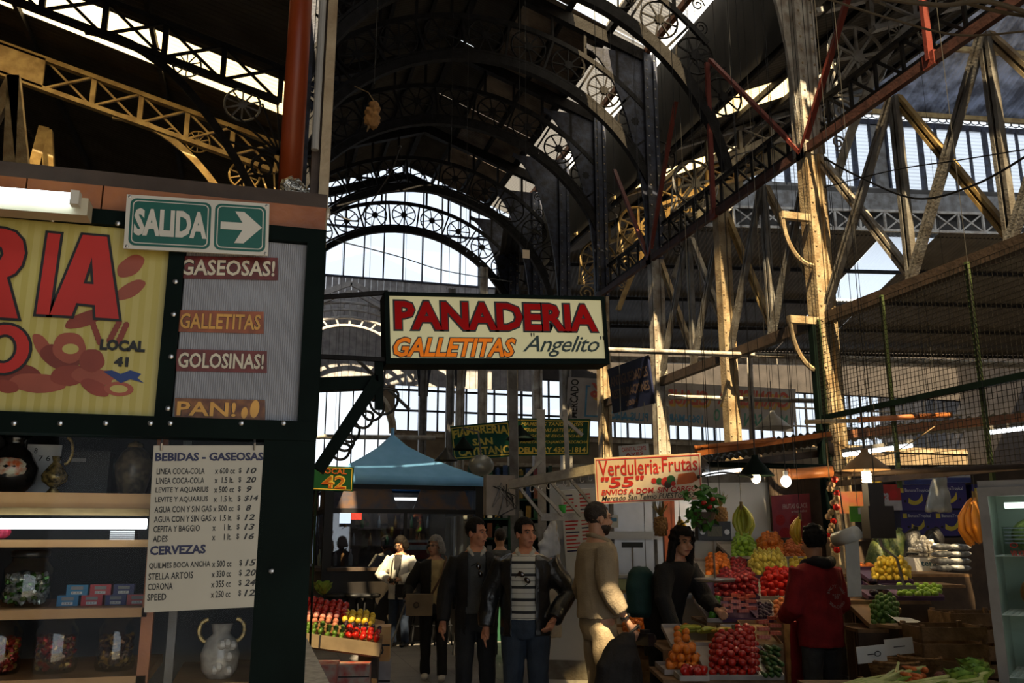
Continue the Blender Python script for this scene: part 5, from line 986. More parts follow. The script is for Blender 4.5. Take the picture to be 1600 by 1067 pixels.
def loft(mb, rings, n=20):
    vs = [(cx+rx*math.sin(2*PI*j/n), cy-ry*math.cos(2*PI*j/n), z) for z, cx, cy, rx, ry in rings for j in range(n)]; k = len(rings)
    return mb.add(vs, [(i*n+j, i*n+(j+1) % n, (i+1)*n+(j+1) % n, (i+1)*n+j) for i in range(k-1) for j in range(n)]+[tuple(range(n))[::-1], tuple(range((k-1)*n, k*n))])
def limb(mb, pts, rs, n=12, sub=3):
    pts = [V(p) for p in pts]; P2 = []; R2 = []
    for i in range(len(pts)-1):
        for s_ in range(sub): f = s_/sub; P2.append(pts[i].lerp(pts[i+1], f)); R2.append(rs[i]+(rs[i+1]-rs[i])*f)
    return mb.tube(P2+[pts[-1]], R2+[rs[-1]], n)
SKIN = mt('skin_tone', (.50, .27, .17), .5, 0, .15, 14, .08, 60, col2=(.44, .22, .13)); SKIN2 = mt('skin_ruddy', (.52, .24, .14), .5, 0, .15, 14, .08, 60, col2=(.45, .18, .10))
HAIRK = mt('hair_black', (.010, .008, .007), .7, 0, .5, 60, .3, 120, spec=.15); HAIRG = mt('hair_grey', (.24, .22, .20), .5, 0, .5, 60, .5, 120, col2=(.13, .12, .11)); HAIRB = mt('hair_brown', (.03, .018, .012), .5, 0, .5, 60, .5, 120)
def hand(mb, w, d, side, curl, thumb, s=1.0):
    """palm and five fingers: w wrist, d finger direction, side the way the palm faces, thumb the thumb's side"""
    w = V(w); d = V(d).normalized(); t = V(thumb); t = (t-d*t.dot(d)).normalized(); nrm = V(side); nrm = (nrm-d*nrm.dot(d)-t*nrm.dot(t)).normalized()
    mb.tube([w-d*.02*s, w+d*.02*s, w+d*.055*s, w+d*.09*s], [.026*s, .032*s, .036*s, .034*s], 10, True, .8)
    for k, (off, ln) in enumerate(((.030, .066), (.010, .075), (-.010, .070), (-.029, .055))):
        p = w+d*.085*s+t*off*s; q = [p]; dd = d
        for seg in range(3):
            a = curl*(.5+.35*seg); dd = (d*math.cos(a)+nrm*math.sin(a)).normalized(); q.append(q[-1]+dd*ln*s/3*(1.15-.15*seg))
        mb.tube(q, [.0105*s, .010*s, .009*s, .0065*s], 7)
    p = w+d*.03*s+t*.028*s; mb.tube([p, p+(t*.7+d*.6).normalized()*.035*s, p+(t*.35+d*.8+nrm*.45).normalized()*.066*s], [.013*s, .0115*s, .008*s], 7)
def person(label, loc, rz, H=1.72, b=1.0, head=(0, 0), tilt=0, elb=None, wri=None, knee=None, ank=None, lean=(0, 0), skin=SKIN, hair='short', hairm=HAIRK, top=None, jacket=None, trousers=None, shoes=None,
           hands=(.5, .5), gap=None, sleeve=1.0, hem=.86, beard=False, glasses=False, jgroup=None, vox=.0075, collar=None, topx=1.0, thumbs=None, name='person'):
    k = H/1.72; t = thing(name, label, 'person', loc, rz, None); t.scale = (k,)*3
    lx, ly = lean
    def ln(x, y, z): f = max(0, (z-.9)/.6); return V((x+lx*f, y+ly*f, z))
    sh = {-1: ln(-.185*b, .0, 1.405), 1: ln(.185*b, .0, 1.405)}
    el = {s_: V(elb[s_]) if elb and s_ in elb else ln(s_*.27*b, .03, 1.12) for s_ in (-1, 1)}; wr = {s_: V(wri[s_]) if wri and s_ in wri else ln(s_*.29*b, -.04, .86) for s_ in (-1, 1)}
    hp = {s_: V((s_*.09*b, 0, .90)) for s_ in (-1, 1)}; kn = {s_: V(knee[s_]) if knee and s_ in knee else V((s_*.10, -.02, .49)) for s_ in (-1, 1)}; an = {s_: V(ank[s_]) if ank and s_ in ank else V((s_*.105, .02, .09)) for s_ in (-1, 1)}
    hc = ln(0, -.015, 1.615); HM = M.Translation(hc) @ M.Rotation(head[0], 4, 'Z') @ M.Rotation(head[1], 4, 'X') @ M.Rotation(tilt, 4, 'Y') @ M.Scale(.93, 4)
    def torso(mb, e, z0=.84, z1=1.49, nk=.062):
        rg = [(.84, .155, .115), (.93, .162, .122), (1.03, .150, .118), (1.14, .152, .122), (1.26, .170, .125), (1.35, .182, .118), (1.405, .175, .105), (1.45, .115, .085), (1.485, .07, .07)]
        out = []
        for z, rx, ry in rg:
            if z < z0-.001 or z > z1+.001: continue
            q = ln(0, .005, z); f = 1 if z < 1.42 else .5; out.append((z, q.x, q.y, rx*b+e*f, (ry*(1+(b-1)*1.25 if z < 1.3 else b))+e*f))
        if z0 < .84: q = ln(0, .005, z0); out.insert(0, (z0, q.x, q.y, .155*b+e*1.15, .115*b+e*1.15))
        return loft(mb, out)
    def arm(mb, s_, e, f1=1.0, cuff=True):
        limb(mb, [sh[s_]-V((s_*.03, 0, .01)), el[s_], el[s_].lerp(wr[s_], f1)], [.058*b+e, .046*b+e*.95, (.046+(.030-.046)*f1)*b+e*.9])
    # ---- body, one continuous skin
    o = MB(); torso(o, -.012); limb(o, [ln(0, .015, 1.42), ln(0, 0, 1.50), hc+V((0, .02, -.04))], [.062, .056, .058])
    o.m = HM
    o.ball((0, .016, .035), .1, 16, 12, (.78, .98, .95)); o.ball((0, -.028, -.045), .078, 14, 10, (.84, .92, 1.0)); o.ball((0, -.06, -.10), .032, 10, 8, (1.15, .9, .8)); o.tube([(0, -.094, .018), (0, -.110, -.028), (0, -.100, -.040)], [.008, .014, .011], 8)
    o.ball((0, -.082, .03), .032, 10, 6, (1.7, .55, .4)); o.ball((0, -.094, -.071), .018, 10, 6, (1.45, .55, .55))
    for s_ in (-1, 1): o.ball((s_*.079, .012, -.012), .032, 8, 8, (.36, .68, 1.1)); o.ball((s_*.042, -.072, -.032), .03, 8, 6, (1, .7, .9))
    o.m = None
    for s_ in (-1, 1):
        arm(o, s_, -.010); fd = (wr[s_]-el[s_]).normalized(); th = (thumbs or {}).get(s_, V((0, -1, .1))); hand(o, wr[s_], fd, V((-s_, 0, 0)) if abs(fd.z) > .6 else V((0, 0, -1)), hands[0 if s_ < 0 else 1], th, 1.0)
        limb(o, [hp[s_]+V((0, 0, .03)), kn[s_], an[s_]], [.085*b, .055*b, .036]); o.tube([an[s_]+V((0, .04, -.05)), an[s_]+V((0, -.06, -.055)), an[s_]+V((0, -.14, -.065))], [.035, .036, .022], 8)
    remesh(o, vox, 2).build('body', skin, t, True)
    # ---- face
    e_ = MB(); e_.m = HM; [e_.ball((s_*.033, -.094, .008), .0115, 8, 6, (1.2, .45, .6)) for s_ in (-1, 1)]; e_.build('eyes', mt('eye_white', (.30, .25, .21), .3), t, True)
    e_ = MB(); e_.m = HM; [e_.ball((s_*.033, -.0985, .008), .0068, 6, 4, (1, .6, .95)) for s_ in (-1, 1)]; e_.build('irises', mt('iris', (.02, .012, .008), .2), t, True)
    e_ = MB(); e_.m = HM; [e_.tube([(s_*.016, -.102, .028), (s_*.035, -.101, .034), (s_*.054, -.088, .027)], .0045, 5) for s_ in (-1, 1)]; e_.build('eyebrows', hairm, t)
    e_ = MB(); e_.m = HM; e_.tube([(-.024, -.098, -.071), (0, -.106, -.069), (.024, -.098, -.071)], .0055, 6); e_.build('lips', mt('lips', (.32, .10, .08), .5), t, True)
    # ---- hair
    o = MB(); o.m = HM
    if hair == 'crew':
        o.ball((0, .018, .04), .103, 18, 14, (.80, .985, .95)); line = lambda x, y, z: (y < -.035 and z < .075) or z < -.055 or (y < .03 and z < .0)
    elif hair in ('short', 'curly'):
        o.ball((0, .020, .048), .109, 18, 14, (.82, 1.0, .98)); line = lambda x, y, z: (y < -.045 and z < .088) or z < -.06 or (y < .012 and z < .005)
        if hair == 'curly': [o.ball((.095*math.cos(a)*math.cos(c), .02+.1*math.sin(a)*math.cos(c), .05+.1*math.sin(c)), .03, 6, 5) for a in [2*PI*(j+R.uniform(-.4, .4))/12 for j in range(12)] for c in (-.7, -.35, 0, .35, .9, 1.4) if not (math.sin(a) < -.4 and c < .5)]
    else:                                                    # bob or long
        o.ball((0, .020, .048), .115, 18, 14, (.86, 1.0, .98)); line = lambda x, y, z: (y < -.05 and z < .07)
        lo = {'bob': -.10, 'long': -.34}[hair]; a0 = -.15 if hair == 'bob' else -.02
        if hair == 'long': [o.ball((.105*math.cos(a)*math.cos(c), .03+.105*math.sin(a)*math.cos(c), .04+.11*math.sin(c)), .034, 6, 5) for a in [PI*(-.1+1.2*j/9) for j in range(10)] for c in (-.5, 0, .5, 1.0)]
        for j in range(15):
            a = PI*(a0+(1-2*a0)*j/14); x, y = .092*math.cos(a), .02+.1*math.sin(a); o.tube([(x*.9, y*.9, .06), (x*1.05, y*1.0, -.02), (x*1.12, y+.012, lo*.6), (x*1.15+.01*math.sin(j*3), y+.01, lo)], [.03, .036, .036, .022], 7)
    hm_ = remesh(o, .009, 1, .004, 40)
    inv = HM.inverted()
    bad = [line(*(inv @ V(v))) for v in hm_.v]; hm_.f = [f for f in hm_.f if not all(bad[i] for i in f)]; hm_.mi = [0]*len(hm_.f); hm_.build('hair', hairm, t, True)
    if beard:
        o = MB(); o.m = HM; o.ball((0, -.030, -.060), .079, 14, 10, (.86, .90, .82)); o.ball((0, -.060, -.104), .030, 8, 6, (1.2, .9, .85)); bm = remesh(o, .009, 1, .003, 50); bm.f = [f for f in bm.f if not all((inv @ V(bm.v[i])).z > -.055 or (inv @ V(bm.v[i])).y > .02 for i in f)]; bm.mi = [0]*len(bm.f); bm.build('beard', hairm, t, True)
    if glasses:
        o = MB(); o.m = HM; [o.tube([(s_*.034+.024*math.cos(a), -.112, .004+.017*math.sin(a)) for a in [2*PI*j/12 for j in range(13)]], .0025, 5, False) for s_ in (-1, 1)]; o.tube([(-.058, -.11, .008), (-.085, .0, .01)], .0025, 5); o.tube([(.058, -.11, .008), (.085, .0, .01)], .0025, 5); o.tube([(-.012, -.114, .006), (.012, -.114, .006)], .0025, 5); o.build('glasses', mt('glasses_metal', (.3, .28, .26), .3, .7), t)
    # ---- clothes
    if trousers:
        o = MB(); loft(o, [(.78, 0, 0, .15*b, .11*b), (.86, 0, .004, .172*b, .13*b), (.95, 0, .004, .165*b, .126*b), (.985, 0, .004, .155*b, .12*b)])
        for s_ in (-1, 1): limb(o, [hp[s_]+V((0, .0, -.03)), hp[s_].lerp(kn[s_], .5), kn[s_], kn[s_].lerp(an[s_], .6), an[s_]+V((0, 0, -.035))], [.102*b, .09*b, .075*b, .066*b, .066])
        remesh(o, .011, 2, .007, 10, None, loc[0]*7).build('trousers', trousers, t, True)
    if shoes:
        for s_ in (-1, 1):
            o = MB(); o.tube([an[s_]+V((0, .06, -.045)), an[s_]+V((0, .02, -.04)), an[s_]+V((0, -.07, -.05)), an[s_]+V((0, -.16, -.058)), an[s_]+V((0, -.185, -.062))], [.032, .046, .045, .042, .022], 10, True, .75); o.tube([an[s_]+V((0, .0, -.04)), an[s_]+V((0, 0, .02))], [.05, .045], 10)
            remesh(o, .009, 2).build('shoe', shoes, t, True)
    if top:
        m_, e, z0, sl = top; o = MB(); torso(o, e, z0, 1.475)
        if sl: [arm(o, s_, e, sl) for s_ in (-1, 1)]
        remesh(o, .010, 2, .004 if jacket else .009, 8, (lambda v: v.z < z0+.004) if z0 < .9 else None, loc[1]*5).build('top', m_, t, True)
    if jacket:
        m_, e, z0 = jacket; o = MB(); torso(o, e, z0, 1.475); [arm(o, s_, e, .97) for s_ in (-1, 1)]
        limb(o, [ln(-.075, .03, 1.455), ln(0, .072, 1.475), ln(.075, .03, 1.455)], [.028, .03, .028])
        cut = (lambda v: (gap(v.z) is not None and v.y < .02 and abs(v.x-lx*max(0, (v.z-.9)/.6)-gap(v.z)[0]) < gap(v.z)[1]) or v.z < z0+.005) if gap else (lambda v: v.z < z0+.005)
        j_ = remesh(o, .0105, 2, .011, 7.5, cut, loc[0]*3).build('jacket', m_, t, True); sm = j_.modifiers.new('thick', 'SOLIDIFY'); sm.thickness = .008; sm.offset = -1
    if collar:
        o = MB(); limb(o, [ln(-.072, -.01, 1.475), ln(-.05, .055, 1.50), ln(.05, .055, 1.50), ln(.072, -.01, 1.475)], [.018]*4); [o.tube([ln(s_*.072, -.01, 1.475), ln(s_*.055, -.075, 1.45), ln(s_*.03, -.105, 1.415)], [.02, .022, .01], 7) for s_ in (-1, 1)]; remesh(o, .008, 2).build('collar', collar, t, True)
    return t, HM, ln
def cloth(n, c, rough=.75, v=.3, sc_=10, c2=None, spec=.3): return mt('cloth_'+n, c, rough, 0, v, sc_, .25, 90, col2=c2, spec=spec)
LEATH = mt('black_leather', (.014, .014, .015), .32, 0, .4, 9, .35, 30, spec=.6); JK = cloth('black_jacket', (.014, .013, .013)); DENIM = cloth('denim', (.035, .05, .075), .8, .4, 6); DENIMD = cloth('dark_denim', (.022, .024, .028), .8, .4, 6); GREYS = cloth('grey_knit', (.085, .092, .10)); BEIGE = cloth('beige_shirt', (.31, .24, .155), .8, .2, 8); KHAKI = cloth('khaki', (.36, .27, .16), .8, .2, 8); OFFJ = cloth('white_jacket', (.66, .64, .60), .7, .1); YTOP = cloth('yellow_top', (.50, .38, .18)); REDJ = cloth('red_fleece', (.23, .012, .014), .9, .3); GREYT = cloth('grey_trousers', (.06, .06, .062)); NAVYJ = cloth('blue_jeans', (.03, .045, .08)); WSHOE = mt('white_shoe', (.55, .52, .48), .5); BSHOE = mt('black_shoe', (.012, .012, .012), .4)
def stripes():
    m_ = mt('striped_polo', (.52, .50, .44), .8); nt = m_.node_tree; bs_ = nt.nodes['Principled BSDF']; tc = nt.nodes.new('ShaderNodeTexCoord'); sx = nt.nodes.new('ShaderNodeSeparateXYZ'); nt.links.new(tc.outputs['Object'], sx.inputs[0])
    m1 = nt.nodes.new('ShaderNodeMath'); m1.operation = 'MULTIPLY'; m1.inputs[1].default_value = 1/.098; m2 = nt.nodes.new('ShaderNodeMath'); m2.operation = 'FRACT'; nt.links.new(sx.outputs[2], m1.inputs[0]); nt.links.new(m1.outputs[0], m2.inputs[0])
    rp = nt.nodes.new('ShaderNodeValToRGB'); rp.color_ramp.interpolation = 'CONSTANT'; el_ = rp.color_ramp.elements; el_[0].color = (.02, .02, .022, 1); el_[0].position = 0; el_[1].position = .24; el_[1].color = (.52, .50, .44, 1)
    for p_, c_ in ((.60, (.2, .19, .17, 1)), (.66, (.52, .50, .44, 1))): q = el_.new(p_); q.color = c_
    nt.links.new(m2.outputs[0], rp.inputs[0]); nt.links.new(rp.outputs[0], bs_.inputs['Base Color']); return m_
def az(p): return -math.atan2(p[0], p[1])
def shades(t, p, rz=.5):
    o = MB(); o.m = M.Translation(V(p)) @ M.Rotation(rz, 4, 'Y'); [o.ball((s_*.032, -.012, 0), .027, 10, 6, (1.05, .25, .75)) for s_ in (-1, 1)]; o.tube([(-.06, -.005, .008), (-.062, .02, .0), (-.05, .03, -.06)], .003, 5); o.tube([(.06, -.005, .008), (.062, .02, 0), (.05, .03, -.06)], .003, 5); o.build('sunglasses', mt('sunglass_brown', (.03, .014, .008), .12, spec=.8), t, True)
p = S(742, 8.1, 0)
t1, hm, ln1 = person('man in open black jacket and grey sweater walking with head turned', p, az(p)+.05, 1.75, .99, head=(.85, .02), skin=SKIN2, hair='short', top=(GREYS, .012, .93, 0), jacket=(JK, .032, .76), trousers=DENIMD, shoes=BSHOE, gap=lambda z: (.0, .085 if z > 1.0 else .10) if z < 1.47 else (0, .06), collar=cloth('white_collar', (.5, .47, .42)), knee={-1: (-.10, -.06, .49)}, ank={-1: (-.11, -.03, .09)})
shades(t1, (.02, -.15, 1.30), 1.3)
p = S(822, 7.6, 0)
t2, hm, ln2 = person('stout man in black leather jacket over a striped polo shirt', p, az(p)-.05, 1.74, 1.12, head=(.6, .0), skin=SKIN2, hair='short', top=(stripes(), .014, .86, 0), jacket=(LEATH, .036, .80), trousers=DENIM, shoes=BSHOE, gap=lambda z: (-.01, .105) if z < 1.47 else (0, .07), collar=cloth('polo_collar', (.5, .48, .43)), elb={1: (.35, .05, 1.13)}, wri={1: (.23, -.13, .93)}, hands=(.4, .9))
shades(t2, (.0, -.185, 1.27), .8)
p = S(940, 7.0, 0)
RB = az(p)+PI/2+.35
t3, hm3, ln3 = person('bearded man in beige shirt seen from behind, holding a camera and black bag', p, RB, 1.86, .98, head=(.1, .0), hair='crew', hairm=HAIRB, beard=True, top=(BEIGE, .030, .90, .62), trousers=KHAKI, shoes=mt('brown_shoe', (.12, .07, .04), .5), elb={-1: (-.26, .02, 1.13), 1: (.25, .04, 1.12)}, wri={-1: (-.25, -.13, .90), 1: (.25, -.1, .88)}, hands=(.9, .6), collar=BEIGE)
RW = t3.matrix_world if 0 else (M.Translation(p) @ M.Rotation(RB, 4, 'Z') @ M.Scale(1.86/1.72, 4))
wl_ = MB(); limb(wl_, [(-.253, -.098, .955), (-.253, -.104, .945)], [.037, .037]); wl_.build('wrist_band', BLACK, t3)
cm = thing('camera', 'black camera held at the beige man\'s hip', 'camera', RW @ V((-.27, -.235, .80)), RB+.4); CB = mt('camera_black', (.012, .012, .013), .4); MB().box(-.065, .065, -.03, .03, -.04, .045).build('body', CB, cm); MB().box(-.025, .025, -.03, .025, .045, .07).build('viewfinder', CB, cm); o = MB(); o.m = M.Rotation(PI/2, 4, 'X'); o.lathe([(.034, .0), (.036, .03), (.033, .06), (.036, .085)], 16); o.build('lens', mt('lens_barrel', (.015, .015, .016), .3), cm, True)
bg_ = thing('black_bag', 'black cloth bag hanging from the beige man\'s arm', 'bag', RW @ V((-.33, -.02, .45)), RB)
o = MB(); loft(o, [(.0, .02, .0, .10, .15), (.06, .02, .0, .115, .185), (.22, .01, .0, .10, .17), (.36, .02, -.03, .07, .11), (.44, .05, -.10, .035, .05)]); remesh(o, .012, 2, .012, 9).build('bag', mt('bag_black', (.016, .013, .012), .7, 0, .3, 12, .3, 60), bg_, True); MB().tube([(.05, -.10, .42), (.06, -.18, .48), (.07, -.14, .40)], .012, 6).build('strap', BLACK, bg_)
p = S(1042, 8.05, 0)
t4, hm4, ln4 = person('woman in black with long dark hair leaning over the fruit', p, az(p)+.75, 1.66, .97, head=(-.3, .05), tilt=.1, hair='long', lean=(.0, -.24), skin=SKIN, top=(cloth('black_coat', (.010, .010, .011)), .036, .62, .97), trousers=cloth('black_trouser', (.010, .010, .011)), shoes=BSHOE, elb={-1: (-.27, -.30, 1.13), 1: (.24, -.30, 1.12)}, wri={-1: (-.25, -.40, .90), 1: (.16, -.52, 1.04)}, vox=.008)
bp_ = thing('backpack', 'dark green backpack on the back of the woman in black', 'backpack', S(1003, 8.0, .92), az(p)+.75); o = MB(); loft(o, [(.0, 0, 0, .10, .09), (.04, 0, 0, .14, .12), (.25, 0, 0, .15, .12), (.38, 0, 0, .12, .10), (.43, 0, 0, .07, .06)]); remesh(o, .012, 2, .008, 9).build('pack', cloth('dark_green', (.012, .045, .038)), bp_, True); MB().tube([(.1, -.1, .35), (.12, -.2, .42), (.1, -.14, .15)], .012, 6).build('strap', BLACK, bp_)
p = S(1296, 7.2, 0); RR = az(p)+PI+.72
t5, hm5, ln5 = person('stallholder in red jacket with dark hood, seen from behind', p, RR, 1.66, .96, head=(.1, .1), hair='curly', top=(REDJ, .045, .80, .97), trousers=GREYT, shoes=BSHOE, elb={-1: (-.23, .0, 1.12), 1: (.23, -.03, 1.10)}, wri={-1: (-.17, -.22, 1.0), 1: (.15, -.24, 1.02)}, skin=SKIN)
o = MB(); limb(o, [ln5(-.10, .02, 1.46), ln5(-.07, .10, 1.47), ln5(0, .135, 1.455), ln5(.07, .10, 1.47), ln5(.10, .02, 1.46)], [.04, .048, .05, .048, .04]); limb(o, [ln5(-.1, .0, 1.46), ln5(-.06, -.08, 1.44), ln5(.06, -.08, 1.44), ln5(.1, 0, 1.46)], [.035]*4); remesh(o, .01, 2, .006, 12).build('hood', cloth('black_hood', (.010, .009, .012)), t5, True)
def arc_text(parent, s, cx, z, y, rad, size, m_, up=True):
    n = len(s)
    for i, ch in enumerate(s):
        if ch == ' ': continue
        a = (i-(n-1)/2)*size*.95/rad*(1 if up else -1); key = text('letter', ch, m_, parent, (-size*.4, size*.4, -size*.5, size*.5), 0, .01); q = (PI/2-a) if up else (-PI/2-a); key.location = (cx-rad*math.cos(q), y+.0, z+rad*math.sin(q)); key.rotation_euler = (0, (-a if up else -a), PI)
PRN = mt('print_faded', (.30, .22, .21), .8); pr_ = thing('x', None, None); pr_.parent = t5; pr_.name = 'jacket_print'; pr_.location = (-.03, .182, 1.20); del_ = [pr_.pop(k_) for k_ in list(pr_.keys())]
pr_.rotation_euler = (.05, 0, 0)
arc_text(pr_, 'FRUTY VER', 0, -.01, 0, .085, .026, PRN); arc_text(pr_, 'MERCADO', 0, .0, 0, .085, .026, PRN, False); text('lettering', '"55"', PRN, pr_, (-.04, .04, -.02, .015), 0, .01, flip=True)
o = MB(); loft(o, [(.25, -.02, -.22, .17, .03), (.7, -.02, -.225, .16, .03), (.98, 0, -.20, .14, .03)]); remesh(o, .012, 1, .006, 9).build('apron', cloth('red_apron', (.32, .010, .010)), t5, True)
p = S(676, 10.75, 0)
t6, hm6, ln6 = person('grey-haired woman in black cardigan and yellow top walking with a cane', p, az(p)-.05, 1.60, 1.0, head=(-.55, .0), hair='bob', hairm=HAIRG, glasses=True, top=(YTOP, .012, .84, 0), jacket=(cloth('black_cardigan', (.012, .012, .013)), .034, .80), trousers=cloth('black_slacks', (.012, .012, .013)), shoes=WSHOE, gap=lambda z: (.06, .10), elb={-1: (-.33, .02, 1.10)}, wri={-1: (-.33, -.20, .98), 1: (.30, -.02, .84)}, hands=(1.2, .9), ank={-1: (-.10, .04, .09), 1: (.12, -.12, .09)}, knee={1: (.11, -.09, .49)}, vox=.008)
T6 = M.Translation(p) @ M.Rotation(az(p)-.05, 4, 'Z') @ M.Scale(1.60/1.72, 4)
hb = thing('handbag', 'beige shoulder bag of the grey-haired woman', 'handbag', T6 @ V((-.17, -.27, .78)), az(p)-.05); MB().box(-.15, .15, -.045, .045, 0, .23).build('bag', mt('bag_beige', (.22, .17, .11), .6), hb); MB().box(-.155, .155, -.05, .05, .12, .24).build('flap', mt('bag_beige', (.22, .17, .11), .6), hb); o = MB(); o.tube([(-.03+.03*math.cos(a), -.055, .12+.03*math.sin(a)) for a in [2*PI*j/10 for j in range(11)]], .006, 5, False); o.build('buckle', WOODD, hb); MB().tube([(.13, .0, .22), (.26, .02, .45), (.30, .14, .64), (.28, .22, .66)], .014, 6).build('strap', mt('strap_brown', (.10, .05, .025), .6), hb)
cn = thing('walking_cane', 'grey walking cane in the grey-haired woman\'s hand', 'cane', T6 @ V((-.62, -.52, .0))); g_ = T6 @ V((-.34, -.30, .93)); MB().tube([(0, 0, .02), g_-cn.location], .011, 8).build('shaft', GREYP, cn); MB().tube([(0, 0, 0), (0, 0, .05)], .018, 8).build('rubber_tip', BLACK, cn); MB().tube([g_-cn.location+V((-.02, -.06, .02)), g_-cn.location+V((0, .07, .03))], .014, 8).build('handle', BLACK, cn)
pb_ = thing('paper_bag', 'white paper bag hanging from the cane woman\'s other hand', 'bag', T6 @ V((.34, -.10, .30)), az(p)+.4); MB().add([(-.09, -.02, 0), (.09, -.02, 0), (.09, .03, 0), (-.09, .03, 0), (-.05, -.01, .40), (.03, -.01, .42), (.03, .01, .42), (-.05, .01, .40)], [(0, 3, 2, 1), (4, 5, 6, 7), (0, 1, 5, 4), (1, 2, 6, 5), (2, 3, 7, 6), (3, 0, 4, 7)]).build('bag', WHITE, pb_)
p = S(622, 13.85, 0)
t7, hm7, ln7 = person('woman in white jacket and jeans looking down at her camera', p, az(p)-.35, 1.60, .98, head=(-.25, .38), hair='bob', glasses=True, top=(cloth('dark_tee', (.04, .04, .045)), .012, .86, 0), jacket=(OFFJ, .042, .74), trousers=NAVYJ, shoes=BSHOE, gap=lambda z: (.0, .035 if z < 1.2 else .06), elb={-1: (-.33, -.06, 1.12), 1: (.33, -.05, 1.12)}, wri={-1: (-.10, -.27, 1.06), 1: (.10, -.27, 1.06)}, hands=(.9, .9), vox=.008, thumbs={-1: V((0, 0, 1)), 1: V((0, 0, 1))})
T7 = M.Translation(p) @ M.Rotation(az(p)-.35, 4, 'Z') @ M.Scale(1.60/1.72, 4)
c7 = thing('camera', 'small camera in the hands of the woman in white', 'camera', T7 @ V((0, -.32, 1.04)), az(p)-.35); MB().box(-.055, .055, -.025, .025, -.035, .04).build('body', CB, c7); o = MB(); o.m = M.Rotation(PI/2, 4, 'X'); o.lathe([(.026, 0), (.028, .05)], 12); o.build('lens', CB, c7, True); MB().tube([(-.05, .02, .03), (-.07, .11, .25), (-.06, .20, .38)], .007, 5).build('strap', BLACK, c7); MB().tube([(.05, .02, .03), (.07, .11, .25), (.06, .20, .38)], .007, 5).build('strap', BLACK, c7)
b7 = thing('camera_case', 'black camera case at the hip of the woman in white', 'case', T7 @ V((.12, -.24, .78)), az(p)-.35); MB().box(-.07, .07, -.05, .05, 0, .18).build('case', BLACK, b7); MB().box(-.075, .075, -.055, .055, .13, .19).build('flap', BLACK, b7)
# far figures
p = S(781, 12.5, 0); person('distant man in grey hooded top seen from behind', p, az(p)+PI+.3, 1.70, 1.0, hair='short', hairm=HAIRB, top=(cloth('grey_hoodie', (.07, .075, .08)), .03, .84, .97), trousers=DENIMD, shoes=BSHOE, vox=.012)
p = S(1138, 11.0, 0); person('stall worker with brown hair bending behind the fruit', p, az(p)+PI, 1.5, .95, head=(0, .3), hair='short', hairm=HAIRB, top=(cloth('navy_top', (.02, .03, .08)), .03, .84, .97), trousers=DENIMD, shoes=BSHOE, vox=.012)
# ---------------------------------------------------------------- stalls and signs in the middle of the market
def quadpanel(name, label, cat, a, b, c, d, D, m_, edge=None, t_=.02, group=None):
    """upright board through photo corners a (top left) b c d at depth D (one number or two for left and right ends)"""
    D0, D1 = D if isinstance(D, tuple) else (D, D); A, B, C_, E_ = P(*a, D=D0), P(*b, D=D1), P(*c, D=D1), P(*d, D=D0)
    t = panel(name, label, cat, E_, C_-E_, A-E_); w_, h_ = (C_-E_).length, (A-E_).length
    if group: t['group'] = group
    MB().box(0, w_, 0, t_, 0, h_).build('board', m_, t)
    if edge:
        e, em = edge
        for x0, x1, z0, z1 in ((e, w_-e, e, e*1.6), (e, w_-e, h_-e*1.6, h_-e), (e, e*1.6, e, h_-e), (w_-e*1.6, w_-e, e, h_-e)): MB().box(x0, x1, -.003, 0, z0, z1).build('painted_border', em, t)
    return t, w_, h_
CREAMS = mt('sign_cream', (.80, .66, .48), .5, var=.1); BRIGHTR = mt('paint_red', (.62, .03, .02), .5); SGREEN = mt('sign_green', (.008, .07, .03), .45, var=.2); SYEL = mt('paint_yellow', (.80, .58, .10), .5); SORANGE = mt('paint_orange', (.62, .14, .03), .5)
t, w_, h_ = quadpanel('greengrocer_sign', 'cream hand-painted greengrocer sign reading Verduleria Frutas 55', 'sign', (928, 716), (1096, 709), (1098, 780), (932, 788), 7.9, CREAMS, (.012, BRIGHTR))
def tx(t, w_, h_, s, x0, x1, z0, z1, m_, b=.012, sh=0, **k): return text('lettering', s, m_, t, (w_*x0, w_*x1, h_*z0, h_*z1), -.004, b, sh, **k)
tx(t, w_, h_, 'Verduleria', .035, .60, .60, .94, BRIGHTR, .012); tx(t, w_, h_, 'Frutas', .63, .965, .63, .95, BRIGHTR, .012); tx(t, w_, h_, '·', .60, .62, .72, .76, BRIGHTR, .02); tx(t, w_, h_, '"55"', .05, .46, .34, .58, BRIGHTR, .03, .1)
tx(t, w_, h_, 'ENVIOS A DOM. SIN CARGO', .05, .95, .19, .31, BRIGHTR, .025, .2); tx(t, w_, h_, 'Mercado San Telmo PUESTOS 55', .05, .93, .06, .18, INK, .006, .3)
for x, z, r_, m_ in ((.55, .45, .026, BRIGHTR), (.60, .44, .03, mt('paint_dark_green', (.03, .12, .03), .5)), (.66, .42, .042, BRIGHTR), (.71, .46, .04, mt('paint_dark_green', (.03, .12, .03), .5)), (.68, .36, .035, mt('paint_brown', (.06, .03, .015), .5)), (.73, .37, .022, BRIGHTR)): MB().add([(w_*x+r_*math.cos(2*PI*j/14), -.004-.0003*x, h_*z+r_*math.sin(2*PI*j/14)) for j in range(14)], [tuple(range(14))]).build('painted_fruit', m_, t)
MB().add([(w_*x, -.0045, h_*z) for x, z in ((.76, .34), (.90, .36), (.97, .44), (.93, .60), (.78, .57))], [(0, 1, 2, 3, 4)]).build('painted_ribbon', SORANGE, t); tx(t, w_, h_, 'FRESH', .78, .90, .48, .56, BRIGHTR, .015); tx(t, w_, h_, 'FRUIT', .79, .92, .38, .46, BRIGHTR, .015)
